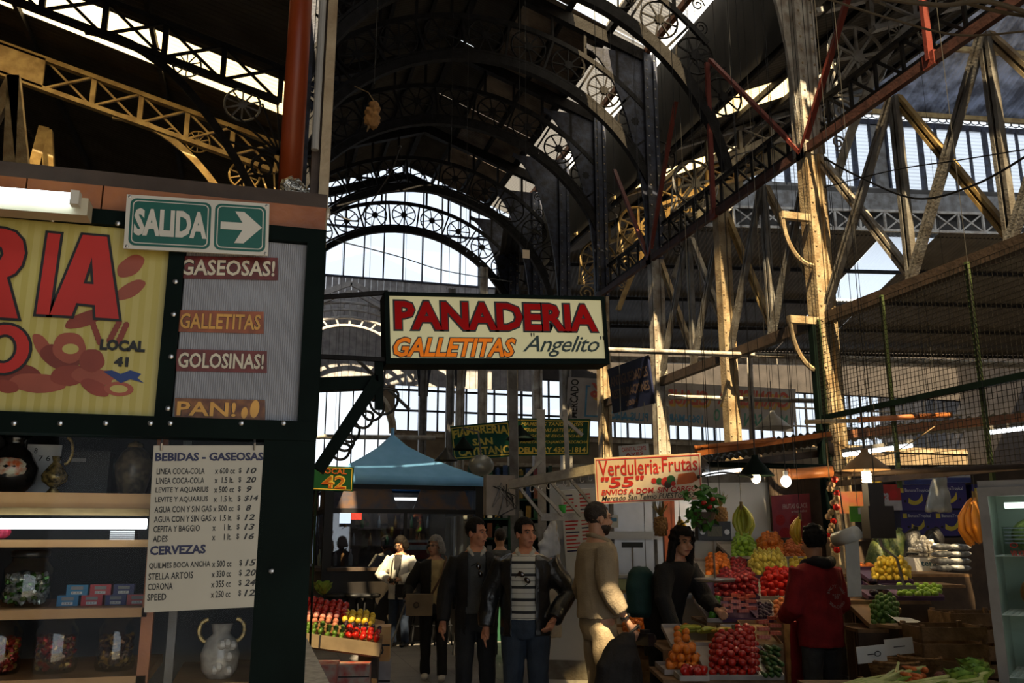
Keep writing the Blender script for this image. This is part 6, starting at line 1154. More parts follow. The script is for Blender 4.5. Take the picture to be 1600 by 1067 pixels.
for x in (.08, .92): MB().tube([(w_*x, .01, h_), (w_*x+.02, .03, h_+.5)], .005, 5).build('hanging_wire', CABLE, t)
t, w_, h_ = quadpanel('delicatessen_sign', 'green delicatessen sign with large arched yellow lettering', 'sign', (707, 666), (802, 653), (802, 713), (709, 719), (16.2, 15.4), SGREEN, (.03, SYEL))
tx(t, w_, h_, 'FIAMBRERIA', .04, .97, .62, .86, SYEL, .035, arch=.06); tx(t, w_, h_, 'SAN', .36, .70, .38, .58, SYEL, .035); tx(t, w_, h_, 'CAYETANO', .10, .98, .10, .33, SYEL, .035)
t, w_, h_ = quadpanel('delicatessen_price_sign', 'green companion sign with small yellow goods list and phone number', 'sign', (802, 653), (921, 656), (920, 711), (802, 712), (15.4, 16.2), SGREEN, (.03, SYEL))
for k, s_ in enumerate(('FIAMBRES TANDILENSES', 'MERMELADAS ARTESANALES', 'JUEGOS DE ESCABECHES', 'PANETA-PAVO-JAMON-VIZCACHA')): tx(t, w_, h_, s_, .08, .90 if k < 3 else .97, .80-.165*k, .90-.165*k, SYEL, .012, .2)
tx(t, w_, h_, 'DELIVERY 4307-1814', .06, .95, .08, .23, SYEL, .03)
# reversed butcher's banner, blue sign, local 42
BAN_ = mt('banner_cloth', (.42, .40, .40), .8, 0, .2, 2, .1, col2=(.32, .30, .30))
t, w_, h_ = quadpanel('butcher_banner', 'white butcher banner seen from its back with mirrored lettering', 'banner', (880, 589), (1232, 612), (1240, 675), (884, 656), 19.5, BAN_, None, .01)
PKR, PKB, PKG = mt('faded_red', (.50, .12, .10), .8), mt('faded_blue', (.10, .28, .48), .8), mt('faded_ochre', (.55, .36, .10), .8)
for body, x0, x1, z0, z1, m_ in (('20% ', .10, .28, .55, .9, PKR), ('CLAUDIO', .36, .62, .5, .85, PKR), ('CARNICERIA', .66, .97, .55, .92, PKR), ('PLUS AHORA', .14, .36, .06, .26, PKB), ('1960-MAR 17', .40, .60, .08, .28, PKB), ('O', .645, .675, .15, .45, mt('faded_green', (.12, .32, .25), .8)), ('MAR. SAN', .78, .97, .06, .38, mt('faded_green', (.12, .32, .25), .8))):
    text('lettering', body, PKG, t, (w_*x0+.06, w_*x1+.06, h_*z0-.06, h_*z1-.06), -.003, .04, 0, 1, 0, True) if m_ is PKR else None; text('lettering', body, m_, t, (w_*x0, w_*x1, h_*z0, h_*z1), -.006, .03, 0, 1, 0, True)
for x0, x1, z0, z1 in ((.08, .088, .12, .82), (.08, .30, .10, .14), (.08, .10, .80, .83)): MB().box(w_*x0, w_*x1, -.005, -.002, h_*z0, h_*z1).build('painted_line', PKB, t)
text('lettering', 'MERCADO', INK, t, (0, h_*.9, -.02, .16), -.005, .02).matrix_local = M.Translation((w_*.045, -.001, h_*.06)) @ M.Rotation(-PI/2, 4, 'Y')
for x in (.02, .5, .98): MB().tube([(w_*x, .01, h_), (w_*x, .05, h_+1.2)], .006, 5).build('hanging_cord', CABLE, t)
t, w_, h_ = quadpanel('blue_hanging_sign', 'dark blue angled sign with faded ochre lettering under the bakery lightbox', 'sign', (955, 576), (1021, 548), (1022, 630), (958, 646), (13.5, 12.4), mt('sign_navy', (.012, .016, .05), .5), None, .03)
DIM = mt('dim_ochre_paint', (.16, .10, .07), .6); tx(t, w_, h_, 'ANTIGUEDADES', .04, .96, .58, .80, DIM, .02); tx(t, w_, h_, 'RESTAURACIONES', .04, .96, .30, .50, DIM, .02); tx(t, w_, h_, '2004', .35, .65, .08, .2, DIM, .02)
t, w_, h_ = quadpanel('stall_number_sign', 'green stall number sign reading LOCAL 42 in orange', 'sign', (478, 727), (554, 727), (551, 768), (478, 765), 8.0, SGREEN, (.010, SYEL)); tx(t, w_, h_, 'LOCAL', .30, .86, .70, .92, SORANGE, .02); tx(t, w_, h_, '42', .34, .86, .10, .64, SYEL, .035); tx(t, w_, h_, '42', .33, .84, .10, .60, mt('paint_orange_red', (.62, .08, .02), .5), .015)
MB().box(w_*.2, w_*.24, .0, .02, -2.0, 0).build('post', GREENK, t)
t, w_, h_ = quadpanel('small_red_sign', 'small white sign with red print behind the greengrocer sign', 'sign', (968, 697), (1014, 691), (1015, 712), (968, 716), 12.5, WHITE); tx(t, w_, h_, 'CARNES AL CORTE', .1, .9, .5, .85, BRIGHTR, .01); tx(t, w_, h_, 'AVES', .2, .8, .12, .4, BRIGHTR, .01)
# blue canopy kiosk ---------------------------------------------------------------
ck = thing('canopy_kiosk', 'dark glazed bar kiosk under a pointed blue canopy', 'kiosk', S(604, 15.6, 0), -math.atan2(S(604, 15.6, 0).x, S(604, 15.6, 0).y)+.2)
BLC = mt('canopy_blue', (.22, .52, .90), .7, 0, .2, 3, .1, 20, col2=(.17, .44, .80)); hw = 1.32
pk = (0, 0, 3.42)
def can(a, b):
    o = MB(); k = 6; vs = []
    for i in range(k+1):
        f = i/k; g_ = f; zz = 3.42-(3.42-2.58)*(f**.72)
        A_ = V((a[0]*g_, a[1]*g_, zz)); B_ = V((b[0]*g_, b[1]*g_, zz)); vs += [A_.lerp(B_, j/4)+V((0, 0, -.05*f*(1-abs(2*j/4-1)))) for j in range(5)]
    o.add(vs, [(i*5+j, (i+1)*5+j, (i+1)*5+j+1, i*5+j+1) for i in range(k) for j in range(4)]); o.slab((a[0], a[1], 2.44), (b[0], b[1], 2.44), (b[0], b[1], 2.58), (a[0], a[1], 2.58), .01); return o
cs = [(-hw, -hw), (hw, -hw), (hw, hw), (-hw, hw)]
for i in range(4): can(cs[i], cs[(i+1) % 4]).build('canopy_panel', BLC, ck, True)
for x, y in cs: MB().box(x*.94-.07, x*.94+.07, y*.94-.07, y*.94+.07, 0, 2.5).build('post', BLACK, ck)
for i in range(4):
    a, b = V((cs[i][0]*.94, cs[i][1]*.94, 0)), V((cs[(i+1) % 4][0]*.94, cs[(i+1) % 4][1]*.94, 0)); d_ = (b-a).normalized()
    MB().bar(a+V((0, 0, 2.42)), b+V((0, 0, 2.42)), .06, .1).build('head_beam', BLACK, ck); MB().bar(a+V((0, 0, 2.02)), b+V((0, 0, 2.02)), .05, .07).build('transom', BLACK, ck); MB().bar(a+V((0, 0, .55)), b+V((0, 0, .55)), .06, 1.08).build('counter_front', mt('dark_counter', (.018, .015, .013), .4), ck); MB().bar(a+V((0, 0, 1.12)), b+V((0, 0, 1.12)), .3, .05).build('counter_top', WOODD, ck)
    for f in (0.0, .5, 1.0)[:3]:
        p = a.lerp(b, f); MB().bar(p+V((0, 0, 1.12)), p+V((0, 0, 2.02)), .05, .05).build('mullion', BLACK, ck)
    for f0 in (0, .5):
        p, q = a.lerp(b, f0+.03), a.lerp(b, f0+.47); MB().slab(p+V((0, 0, 1.16)), q+V((0, 0, 1.16)), q+V((0, 0, 1.98)), p+V((0, 0, 1.98)), .005).build('pane', glass('kiosk_pane', (.8, .85, .9), .12, .02), ck)
        p, q = a.lerp(b, f0+.05), a.lerp(b, f0+.45); m_ = mt('advert_print', (.14, .08, .05), .4, 0, .8, 6, col2=(.05, .06, .09)); MB().slab(p+V((0, 0, 2.06)), q+V((0, 0, 2.06)), q.lerp(p, .12)+V((0, 0, 2.37)), p.lerp(q, .12)+V((0, 0, 2.37)), .02).build('advert_panel', m_, ck)
MB().tube([(0, 0, 3.36), (0, 0, 3.52)], .03, 8).build('finial', BLC, ck)
MB().box(-.5, .5, -.1, .1, 2.25, 2.29).build('kiosk_tube', emit('kiosk_light', (.85, .93, 1), 3.0), ck)
MB().box(-1.15, 1.15, .55, .6, 1.1, 2.4).build('back_bar', mt('bar_back_wood', (.05, .04, .035), .5, 0, .6, 5, col2=(.12, .09, .07)), ck)
for z in (1.45, 1.75): MB().box(-1.1, 1.1, .4, .55, z, z+.02).build('bar_shelf', WOODD, ck)
for k in range(14): MB().lathe([(.03, 0), (.032, .12), (.012, .17), (.012, .22)], 8).build('bar_bottle', mt('bar_glass_%d' % (k % 3), ((.3, .3, .28), (.1, .2, .1), (.35, .2, .08))[k % 3], .2), ck, True, (-1.0+.15*k, .48, 1.47 if k % 2 else 1.77))
gl = thing('neon_open_sign', 'small lit red and white sign inside the canopy kiosk', 'neon sign', P(546, 806, D=14.3), ck.rotation_euler.z); MB().box(-.16, .02, -.02, 0, -.12, .08).build('white_half', emit('neon_white', (.9, .95, 1), 1.6), gl); MB().box(.03, .2, -.02, 0, -.06, .09).build('red_half', emit('neon_red', (1, .08, .04), 1.6), gl)
cf = thing('coffee_machine', 'red and steel coffee machine behind the kiosk glass', 'coffee machine', P(655, 868, D=14.9), ck.rotation_euler.z); MB().box(-.4, .35, -.15, .15, -.05, .22).build('body', mt('coffee_red', (.35, .02, .02), .25), cf); MB().box(-.35, .3, -.18, -.15, .1, .18).build('front_panel', STEEL, cf); MB().box(-.4, .35, -.2, .2, .22, .26).build('cup_tray', STEEL, cf)
for k in range(5):
    q = P(500+12*k, 862, D=14.4); b_ = thing('glass_bottle', 'bottle number %s from the post on the kiosk counter' % ('one', 'two', 'three', 'four', 'five')[k], 'bottle', (q.x, q.y, 1.15), 0, 'bottles on the kiosk counter'); MB().lathe([(.035, 0), (.037, .01), (.037, .16), (.014, .21), (.014, .27)], 10).build('glass', mt('bottle_%d' % k, ((.25, .28, .24), (.05, .12, .05), (.3, .3, .3), (.2, .1, .04), (.5, .5, .48))[k], .15), b_, True); MB().lathe([(.016, .265), (.016, .285)], 8).build('cap', BLACK, b_)
for k, (px, h) in enumerate(((520, 13.9), (548, 14.0), (575, 14.0), (655, 14.1), (690, 14.1))):
    t = thing('bar_stool', 'dark bar stool %s in the row before the canopy kiosk' % ('first', 'second', 'third', 'fourth', 'fifth')[k], 'stool', S(px, h, 0), 0, 'bar stools at the canopy kiosk'); MB().lathe([(.15, .70), (.17, .715), (.17, .75), (.12, .765)], 14).build('seat', BLACK, t, True)
    for a in (0.8, 2.4, 3.9, 5.5): MB().tube([(.09*math.cos(a), .09*math.sin(a), .71), (.19*math.cos(a), .19*math.sin(a), 0)], .014, 6).build('leg', BLACK, t)
    MB().tube([(.155*math.cos(a), .155*math.sin(a), .28) for a in [2*PI*j/12 for j in range(13)]], .010, 5, False).build('foot_ring', BLACK, t)
# green delicatessen with crowded shelves
GRF = mt('shop_green', (.012, .06, .03), .5)
dl = thing('delicatessen_shelving', 'green shop shelving crowded with colourful packets', 'shelving', S(757, 16.2, 0), az(S(757, 16.2, 0)))
MB().box(-.3, 1.2, .3, .36, 0, 2.9).build('back_board', mt('shelf_back_green', (.008, .02, .014), .7), dl)
for x in (-.3, .45, 1.2): MB().box(x-.03, x+.03, -.02, .3, 0, 2.9).build('upright', GRF, dl)
for z in (.9, 1.25, 1.6, 1.95, 2.3, 2.72): MB().box(-.3, 1.2, -.02, .3, z-.03, z).build('shelf', GRF, dl)
GC = [(.30, .03, .03), (.45, .28, .04), (.05, .10, .25), (.3, .3, .28), (.04, .16, .06), (.4, .12, .03)]
GCN = ['red', 'yellow', 'blue', 'white', 'green', 'orange']; wn = ['lowest', 'second', 'third', 'fourth', 'fifth', 'top']
for zi, z in enumerate((.9, 1.25, 1.6, 1.95, 2.3, 2.72)):
    for k in range(10):
        ci = R.randrange(6); c = GC[ci]; q = dl.location+M.Rotation(az(S(757, 16.2, 0)), 3, 'Z') @ V((-.2+.142*k, .1, z+.004)); hh = R.uniform(.12, .26); o = MB(); (o.box(-.045, .045, -.04, .04, 0, hh) if k % 3 else o.lathe([(.045, 0), (.047, .01), (.047, hh*.75), (.02, hh*.85), (.02, hh)], 10))
        tag(o.build('grocery_packet', mt('gp_%d' % ci, c, .4, var=.3, scale=20), None, False, q, (0, 0, az(S(757, 16.2, 0)))), '%s %s on the %s delicatessen shelf' % (GCN[ci], 'packet' if k % 3 else 'bottle', wn[zi]), 'packet' if k % 3 else 'bottle', 'goods on the %s delicatessen shelf' % wn[zi])
dc = thing('deli_counter', 'dark delicatessen counter with pale top', 'counter', S(765, 14.8, 0), az(S(757, 16.2, 0))); MB().box(.1, .9, -.3, .3, 0, 1.0).build('front', GRF, dc); MB().box(.08, .92, -.33, .33, 1.0, 1.05).build('top', GREYP, dc)
for k, px in enumerate((786, 820)): b_ = thing('counter_scale', ['white shop scale on the left of the deli counter', 'white till on the right of the deli counter'][k], 'scale', S(px, 14.75, 1.05), az(S(757, 16.2, 0))); MB().box(-.12, .12, -.1, .1, 0, .16).build('body', WHITE, b_); MB().box(-.1, .1, -.1, -.06, .16, .26).build('display', GREYP, b_)
# butcher's stall ------------------------------------------------------------------
WST = mt('white_enamel', (.50, .51, .52), .35, .1, .1, 2, spec=.5); bz = az(S(980, 11, 0))
bw = thing('butcher_back_wall', 'white steel back wall of the butcher stall with a long shelf', 'partition', S(985, 11.6, 0), bz)
for k in range(5): MB().box(-1.0+.62*k, -.39+.62*k, 0, .04, .0, 2.35).build('steel_panel', STEEL if k in (1, 2) else WST, bw)
MB().box(-1.0, 3.4, -.16, 0, 1.58, 1.68).build('shelf', WST, bw); MB().box(-.22, -.16, -.06, 0, .9, 2.3).build('upright', GREYP, bw); MB().box(.35, .39, -.05, 0, .9, 2.3).build('upright', GREYP, bw)
for k in range(4): MB().box(2.1+.42*k, 2.5+.42*k, 0, .04, 0, 2.35).build('steel_panel', WST, bw)
MB().box(-1.0, 3.5, -.02, .05, 2.3, 2.42).build('top_rail', GREYP, bw)
bc = thing('butcher_counter', 'white butcher counter with rounded front and steel top', 'counter', S(968, 10.3, 0), bz); o = MB(); o.poly([(-.95, 0), (.95, 0), (.95, .96), (-.95, .96)], .7); o.build('front', WST, bc); MB().box(-1.0, 1.0, -.42, .38, .96, 1.0).build('steel_top', STEEL, bc); MB().box(-.3, .95, -.1, .1, 1.0, 1.03).build('chopping_board', WOODL, bc); MB().box(-.95, .95, -.352, -.35, .1, .3).build('kick_panel', GREYP, bc)
o = MB(); o.tube([(-1.0, -.2, 0), (-1.0, -.2, .96)], .16, 14); o.build('rounded_end', WST, bc, True)
sc_ = thing('butcher_scale', 'green-yellow counter scale with dark display on the butcher counter', 'scale', S(976, 10.25, 1.03), bz); MB().box(-.13, .13, -.1, .1, 0, .12).build('body', mt('scale_green', (.40, .45, .25), .4), sc_); MB().tube([(.1, .05, .1), (.1, .05, .48)], .012, 6).build('display_post', STEEL, sc_); MB().box(-.02, .22, .02, .06, .46, .52).build('display', BLACK, sc_); MB().lathe([(.15, .14), (.16, .16), (.15, .165)], 14).build('pan', STEEL, sc_)
t, w_, h_ = quadpanel('menu_whiteboard', 'white price board crowded with red handwriting at the butcher', 'whiteboard', (884, 766), (940, 764), (940, 900), (886, 904), 11.1, WHITE)
for c in range(2):
    for k in range(16):
        wd = R.uniform(.25, .40); MB().box(w_*(.06+.47*c), w_*(.06+.47*c+wd), -.003, 0, h_*(.93-.042*k), h_*(.93-.042*k)+.018).build('handwritten_line', BRIGHTR if (k+c) % 5 else NAVY, t)
t, w_, h_ = quadpanel('notice_sheet', 'white notice with blue print at the man\'s face height', 'notice', (951, 805), (966, 805), (966, 824), (951, 824), 10.9, WHITE); MB().box(w_*.15, w_*.85, -.003, 0, h_*.5, h_*.8).build('print_block', PKB, t)
ap = thing('hanging_apron', 'white plastic apron hanging by the butcher stall', 'apron', P(863, 815, D=9.5), .1)
o = MB(); loft(o, [(-1.2, 0, 0, .09, .03), (-.5, 0, 0, .10, .03), (-.2, 0, 0, .085, .035), (-.05, 0, 0, .05, .03), (.05, 0, 0, .012, .012)]); remesh(o, .012, 1, .02, 10).build('apron', mt('apron_plastic', (.42, .36, .28), .6), ap, True); o = MB(); loft(o, [(-.42, -.05, -.02, .12, .03), (-.25, -.05, -.02, .13, .04), (-.05, 0, 0, .05, .03), (.08, 0, 0, .012, .012)]); remesh(o, .012, 1, .02, 14).build('plastic_bag', mt('bag_white', (.5, .52, .56), .3), ap, True)
# meat rail arms of the butcher stall
rl = thing('meat_rail', 'pale steel meat rail frame with slanting hanger arms', 'rail', P(840, 800, D=9.0)); STL = mt('rail_paint', (.42, .40, .37), .5, 0, .3, 10, .2)
def rb(a, b, D0, D1, w_=.05): o = wmb(rl); o.bar(P(*a, D=D0), P(*b, D=D1), w_, w_); return o
rb((800, 757), (932, 733), 9.0, 8.2, .09).build('main_beam', STL, rl); rb((845, 808), (925, 807), 9.0, 9.0, .075).build('lower_beam', STL, rl); rb((845, 640), (848, 880), 9.6, 9.6, .09).build('upright', STL, rl); rb((800, 520), (806, 900), 10.2, 10.2, .10).build('upright', GREYP, rl); rb((883, 640), (888, 760), 9.6, 9.6, .045).build('upright', STL, rl); rb((878, 652), (910, 680), 9.6, 9.6, .035).build('stay', STL, rl)
for a, b in (((812, 762), (847, 806)), ((835, 758), (880, 806)), ((860, 752), (908, 806)), ((888, 745), (930, 795)), ((815, 752), (845, 720))): rb(a, b, 8.9, 8.9, .03).build('hanger_arm', STL, rl)
for k in range(9):
    q = P(818+13*k, 760-2.4*k, D=8.85); tag(MB().tube([V((.02*math.cos(a), 0, .03*math.sin(a)))+V((0, 0, -.04)) for a in [PI*(.4+1.5*j/9) for j in range(10)]], .005, 5).build('meat_hook', STEEL, None, False, q), 'steel meat hook %s along the meat rail' % ('first', 'second', 'third', 'fourth', 'fifth', 'sixth', 'seventh', 'eighth', 'ninth')[k], 'hook', 'meat hooks on the rail')
o = wmb(rl); o.tube([P(875, 806, D=8.9), P(875, 797, D=8.9)], .035, 10); 
gc = thing('green_cup', 'bright green plastic cup on the meat rail', 'cup', P(879, 805, D=9.0)); MB().lathe([(.03, 0), (.04, .1), (.036, .1), (.028, .01)], 12).build('cup', mt('cup_green', (.05, .5, .06), .4), gc, True); MB().lathe([(.041, .095), (.042, .105)], 12).build('rim', mt('cup_green', (.05, .5, .06), .4), gc)
fan = thing('wall_fan', 'round metal reflector lamp pointing aside near the delicatessen', 'lamp', P(752, 727, D=13)); MB().ball((0, 0, 0), .2, 14, 8, (1, .5, .8)).build('shade', mt('reflector', (.25, .26, .25), .35, .5), fan, True); MB().tube([(0, 0, .1), (-.05, 0, .5), (-.3, 0, .55)], .014, 6).build('arm', GREYP, fan)
cbx = thing('electric_box', 'grey cable box with a tangle of wires on the rail upright', 'junction box', P(775, 775, D=9.3)); MB().box(-.12, .2, -.05, .08, -.2, .22).build('box', mt('box_pale', (.30, .26, .23), .6), cbx)
for k in range(6): MB().tube([(R.uniform(-.1, .1), -.06, .1), (R.uniform(-.2, .2), -.1, .0), (R.uniform(-.15, .25), -.08, -.12), (R.uniform(-.1, .2), -.06, R.uniform(-.3, .2))], .007, 5).build('wire', CABLE if k % 2 else GREYP, cbx)
# ---------------------------------------------------------------- greengrocer's corner at the left
lc = thing('produce_stand', 'sloping produce stand beside the kiosk flank', 'stand', S(528, 9.3, 0), SROT+.1)
MB().add([(-.42, -.35, .62), (.42, -.35, .50), (.42, .5, .72), (-.42, .5, .95), (-.42, -.35, .57), (.42, -.35, .45), (.42, .5, .67), (-.42, .5, .90)], [(0, 1, 2, 3), (7, 6, 5, 4), (0, 4, 5, 1), (1, 5, 6, 2), (2, 6, 7, 3), (3, 7, 4, 0)]).build('sloping_board', CRATE, lc)
MB().bar((-.42, -.36, .65), (.42, -.36, .53), .03, .12).build('front_board', mt('weathered_board', (.30, .25, .20), .7), lc); 
for x in (-.36, .36): MB().box(x-.03, x+.03, -.2, .3, 0, .47).build('trestle', WOODD, lc)
def lpos(u, v): return lc.location+M.Rotation(SROT+.1, 3, 'Z') @ V((u, v, .62-.143*(u+.42)+.36*(v+.35)))
for nm, kd, us, vs_, lab, s_ in (('tomato', 'tomato', (-.40, .02), (.16, .46), 'bright tomato heaped at the top of the left stand', 1.15), ('pink_peach', 'pink_fruit', (-.40, -.02), (-.02, .14), 'pink peach in the middle of the left stand', 1.0), ('yellow_lemon', 'lemon', (.03, .32), (.08, .3), 'yellow lemon on the left stand', 1.0), ('plum', 'plum', (.05, .40), (-.05, .06), 'dark plum on the left stand edge', 1.0), ('tomato', 'red_pepper', (.1, .4), (-.22, -.08), 'red pepper low on the left stand', .9), ('green_lime', 'lime', (-.38, .08), (-.3, -.06), 'green lime low on the left stand', .9)):
    u = us[0]
    while u < us[1]:
        v = vs_[0]
        while v < vs_[1]:
            o = inst(nm, MS[kd], None, lpos(u, v)+V((0, 0, .05+R.uniform(0, .03))), (R.uniform(-1, 1), R.uniform(-1, 1), R.uniform(0, 6)), s_*R.uniform(.9, 1.1)); tag(o, lab, nm.split('_')[-1], 'produce: '+lab); v += .068
        u += .068
lv = thing('lettuce', 'long green leaves at the back of the left stand', 'lettuce', lpos(-.25, .48)+V((0, 0, .1)), 0)
for i in range(8): inst('leaf', LM[i % 2], lv, (0, 0, 0), (0, -.5, i*.8), 1.4)
for k, (px, h, z, w2, hh, m_, lab) in enumerate(((585, 9.6, .36, .22, .34, mt('carton_orange', (.50, .26, .10), .6, 0, .3, 3, col2=(.55, .40, .2)), 'sunlit orange carton with letters DEO'), (585, 9.6, 0, .22, .36, mt('carton_pale', (.35, .33, .36), .6), 'pale carton under the orange one'), (545, 8.9, .0, .3, .22, mt('carton_navy', (.03, .04, .09), .6), 'navy fruit carton on the floor by the left stand'), (545, 8.9, .22, .3, .2, mt('carton_white_red', (.38, .34, .32), .6, 0, .7, 9, col2=(.4, .05, .05)), 'white and red carton on the navy one'), (500, 8.7, 0, .2, .45, mt('carton_white_red', (.38, .34, .32), .6), 'white carton with red print beside the ledge'))):
    b_ = thing('fruit_carton', lab, 'carton', S(px, h, z), SROT+.1, 'cartons by the left stand'); MB().box(-w2/2-.05, w2/2+.05, -.15, .15, 0, hh).build('carton', m_, b_); MB().box(-w2/2-.05, w2/2+.05, -.152, -.15, hh*.44, hh*.5).build('flap_gap', BLACK, b_)
    if k == 0: text('lettering', 'DEO', INK, b_, (-.12, .1, .06, .16), -.154, .03)
# ---------------------------------------------------------------- stall roof, wire mesh and hanging things on the right
wm_ = thing('wire_mesh_fence', 'wire mesh screen hung below the girder over the fruit stall', 'mesh screen', (6.3, 6.2, 2.2)); o = MB(); y = 3.3
while y < 8.75: o.bar((0, y-6.2, 0), (0, y-6.2, 1.93), .0045, .0045); y += .055
z = 0
while z < 1.94: o.bar((0, -2.9, z), (0, 2.55, z), .0045, .0045); z += .052
tag(o.build('wire_grid', mt('mesh_wire', (.010, .009, .008), .8, spec=.1), wm_), kind='stuff'); GPO = mt('green_post', (.05, .075, .025), .6)
for y in (4.2, 5.35, 6.4, 7.6, 8.72): MB().bar((.02, y-6.2, -.1), (.02, y-6.2, 1.95), .035, .035).build('post', GPO, wm_)
MB().bar((0, -2.9, .77), (0, 2.6, .77), .05, .06).build('middle_rail', GREENK, wm_); MB().bar((0, -2.9, 0), (0, 2.6, 0), .05, .06).build('bottom_rail', mt('rusty_dark_rail', (.10, .06, .04), .6), wm_); MB().bar((0, 2.6, -.6), (0, 2.6, 1.9), .09, .09).build('end_post', GREENK, wm_)
AWN = mt('awning_sheet', (.035, .04, .035), .6, .2, .4, 4, .2)
aw = thing('stall_awning', 'dark corrugated awning sheltering the fruit stall front', 'awning', P(1180, 715, D=8.6))
o = wmb(aw); A_, B_, C_, E_ = P(1088, 702, D=8.3), P(1296, 672, D=8.9), P(1300, 700, D=10.4), P(1108, 722, D=10.0)
c_ = corr(A_, E_-A_, B_-A_, (E_-A_).length, (B_-A_).length, .09, .015); c_.m = None; o.v = [tuple(V(v)-aw.location) for v in c_.v]; o.f = c_.f; o.mi = c_.mi; o.build('sheet', AWN, aw, True)
o = wmb(aw); o.bar(A_+V((0, 0, -.04)), B_+V((0, 0, -.04)), .05, .05); o.build('front_batten', WOODO, aw); o = wmb(aw); o.bar(E_+V((0, 0, -.05)), C_+V((0, 0, -.05)), .06, .08); o.build('rear_batten', WOODD, aw); o = wmb(aw); o.bar(A_+V((0, 0, -.08)), E_+V((0, 0, -.09)), .05, .06); o.build('side_batten', WOODD, aw); o = wmb(aw); o.bar(B_+V((0, 0, -.08)), C_+V((0, 0, -.09)), .05, .06); o.build('side_batten', WOODD, aw)
rf = thing('rear_stall_roof', 'low rusty corrugated roof over the back of the fruit stall', 'roof', P(1450, 690, D=9.5)); A_, B_, C_, E_ = P(1310, 672, D=10.5), P(1640, 640, D=9.5), P(1640, 690, D=13), P(1320, 690, D=13.5)
c_ = corr(A_, E_-A_, B_-A_, (E_-A_).length, (B_-A_).length, .12, .02); o = MB(); o.v = [tuple(V(v)-rf.location) for v in c_.v]; o.f = c_.f; o.mi = c_.mi; o.build('sheet', AWN, rf, True); o = wmb(rf); o.bar(A_+V((0, 0, -.06)), B_+V((0, 0, -.06)), .06, .1); o.build('front_beam', mt('rusty_eave_beam', (.33, .13, .05), .6), rf)
def pole(a, b, D0, D1, r_, m_, lab, nm='pole'):
    p, q = P(*a, D=D0), P(*b, D=D1); t = thing(nm, lab, nm.replace('_', ' '), p); MB().tube([(0, 0, 0), q-p], r_, 10).build('shaft', m_, t, True); MB().tube([(0, 0, 0), (q-p)*.03], r_*1.15, 10).build('end_cap', m_, t, True); return t
pole((1340, 656), (1487, 648), 8.8, 8.8, .028, WOODO, 'orange broom pole lying across the mesh screen', 'wooden_pole'); pole((1258, 659), (1342, 657), 8.8, 8.8, .022, CREAM, 'pale pole end beside the orange pole', 'wooden_pole'); pole((1085, 700), (1212, 686), 8.4, 8.4, .022, WOODO, 'thin bamboo pole on the awning edge', 'wooden_pole'); pole((1232, 741), (1300, 736), 7.9, 7.9, .05, WOODO, 'orange-lit round beam above the bare bulb', 'wooden_pole'); pole((1290, 742), (1600, 728), 8.0, 7.4, .025, mt('rusty_dark_rail', (.10, .06, .04), .6), 'rusty hanging rail over the cartons', 'hanging_rail')
pole((905, 545), (1600, 570), 12.6, 12.0, .04, WHITEP, 'long pale pipe crossing behind the columns', 'pipe'); pole((1045, 620), (1300, 627), 12.8, 12.8, .035, WHITEP, 'second pale pipe below the first', 'pipe'); pole((1171, 548), (1176, 690), 12.6, 12.6, .04, WHITEP, 'pale upright pipe joining the two pale pipes', 'pipe'); pole((495, 682), (680, 684), 18, 18, .05, WHITEP, 'pale tube rail above the blue canopy', 'pipe'); pole((560, 563), (640, 640), 20, 20, .04, GREYP, 'grey slanting tube near the doorway arch', 'pipe'); pole((1090, 725), (1300, 730), 9.6, 9.6, .03, GREENK, 'dark conduit under the awning', 'pipe')
# lamps
def pendant(px, py, D, label, r_=.16, shade=GREENK, bulb=None, power=0, cord=.6, col=(1, .72, .35), cone=.13):
    q = P(px, py, D=D); t = thing('pendant_lamp', label, 'lamp', q, 0, 'pendant lamps')
    MB().lathe([(.03, cone+.05), (.035, cone+.02), (.05, cone), (r_, .0), (r_+.004, -.01), (r_-.006, -.004), (.045, cone-.01)], 22).build('lamp_shade', shade, t, True); MB().tube([(0, 0, cone+.04), (0, 0, cone+cord)], .006, 6).build('cord', CABLE, t)
    if bulb == 'round': MB().ball((0, 0, -.03), .042, 12, 8, (1, 1, 1.15)).build('bulb', emit('bulb_%d' % power, col, 9), t, True)
    elif bulb == 'spiral':
        MB().tube([(.032*math.cos(a), .032*math.sin(a), -.02-.1*a/(8*PI)) for a in [8*PI*j/48 for j in range(49)]], .011, 6).build('bulb', emit('bulb_spiral', col, 9), t, True); MB().lathe([(.024, .02), (.024, -.02)], 10).build('socket', WHITE, t)
    if power:
        l_ = bpy.data.lights.new('lamp_light', 'POINT'); l_.energy = power; l_.color = col; l_.shadow_soft_size = .05; lo = bpy.data.objects.new('lamp_light', l_); COL.objects.link(lo); lo.parent = t; lo.location = (0, 0, -.13 if bulb == 'spiral' else -.09)
    return t
pendant(1181, 742, 7.9, 'dark green cone lamp with glowing bulb over the fruit', .16, GREENK, 'round', 12); pendant(1353, 733, 7.6, 'wide tan cone lamp with spiral bulb over the stallholder', .20, mt('shade_tan', (.28, .17, .09), .6), 'spiral', 14, .5); pendant(1208, 668, 13, 'pale grey cone lamp hanging beside the butcher banner', .27, mt('shade_grey', (.45, .43, .40), .5), None, 0, .5, cone=.2)
pendant(813, 686, 13, 'dark reflector lamp in front of the delicatessen list', .22, GREENK, None, 0, .6, cone=.16); pendant(697, 719, 13.5, 'small dark lamp over the canopy kiosk corner', .18, BLACK, None, 0, .5, cone=.14); pendant(724, 702, 13.2, 'dark lamp before the delicatessen name', .16, GREENK, None, 0, .4, cone=.14)
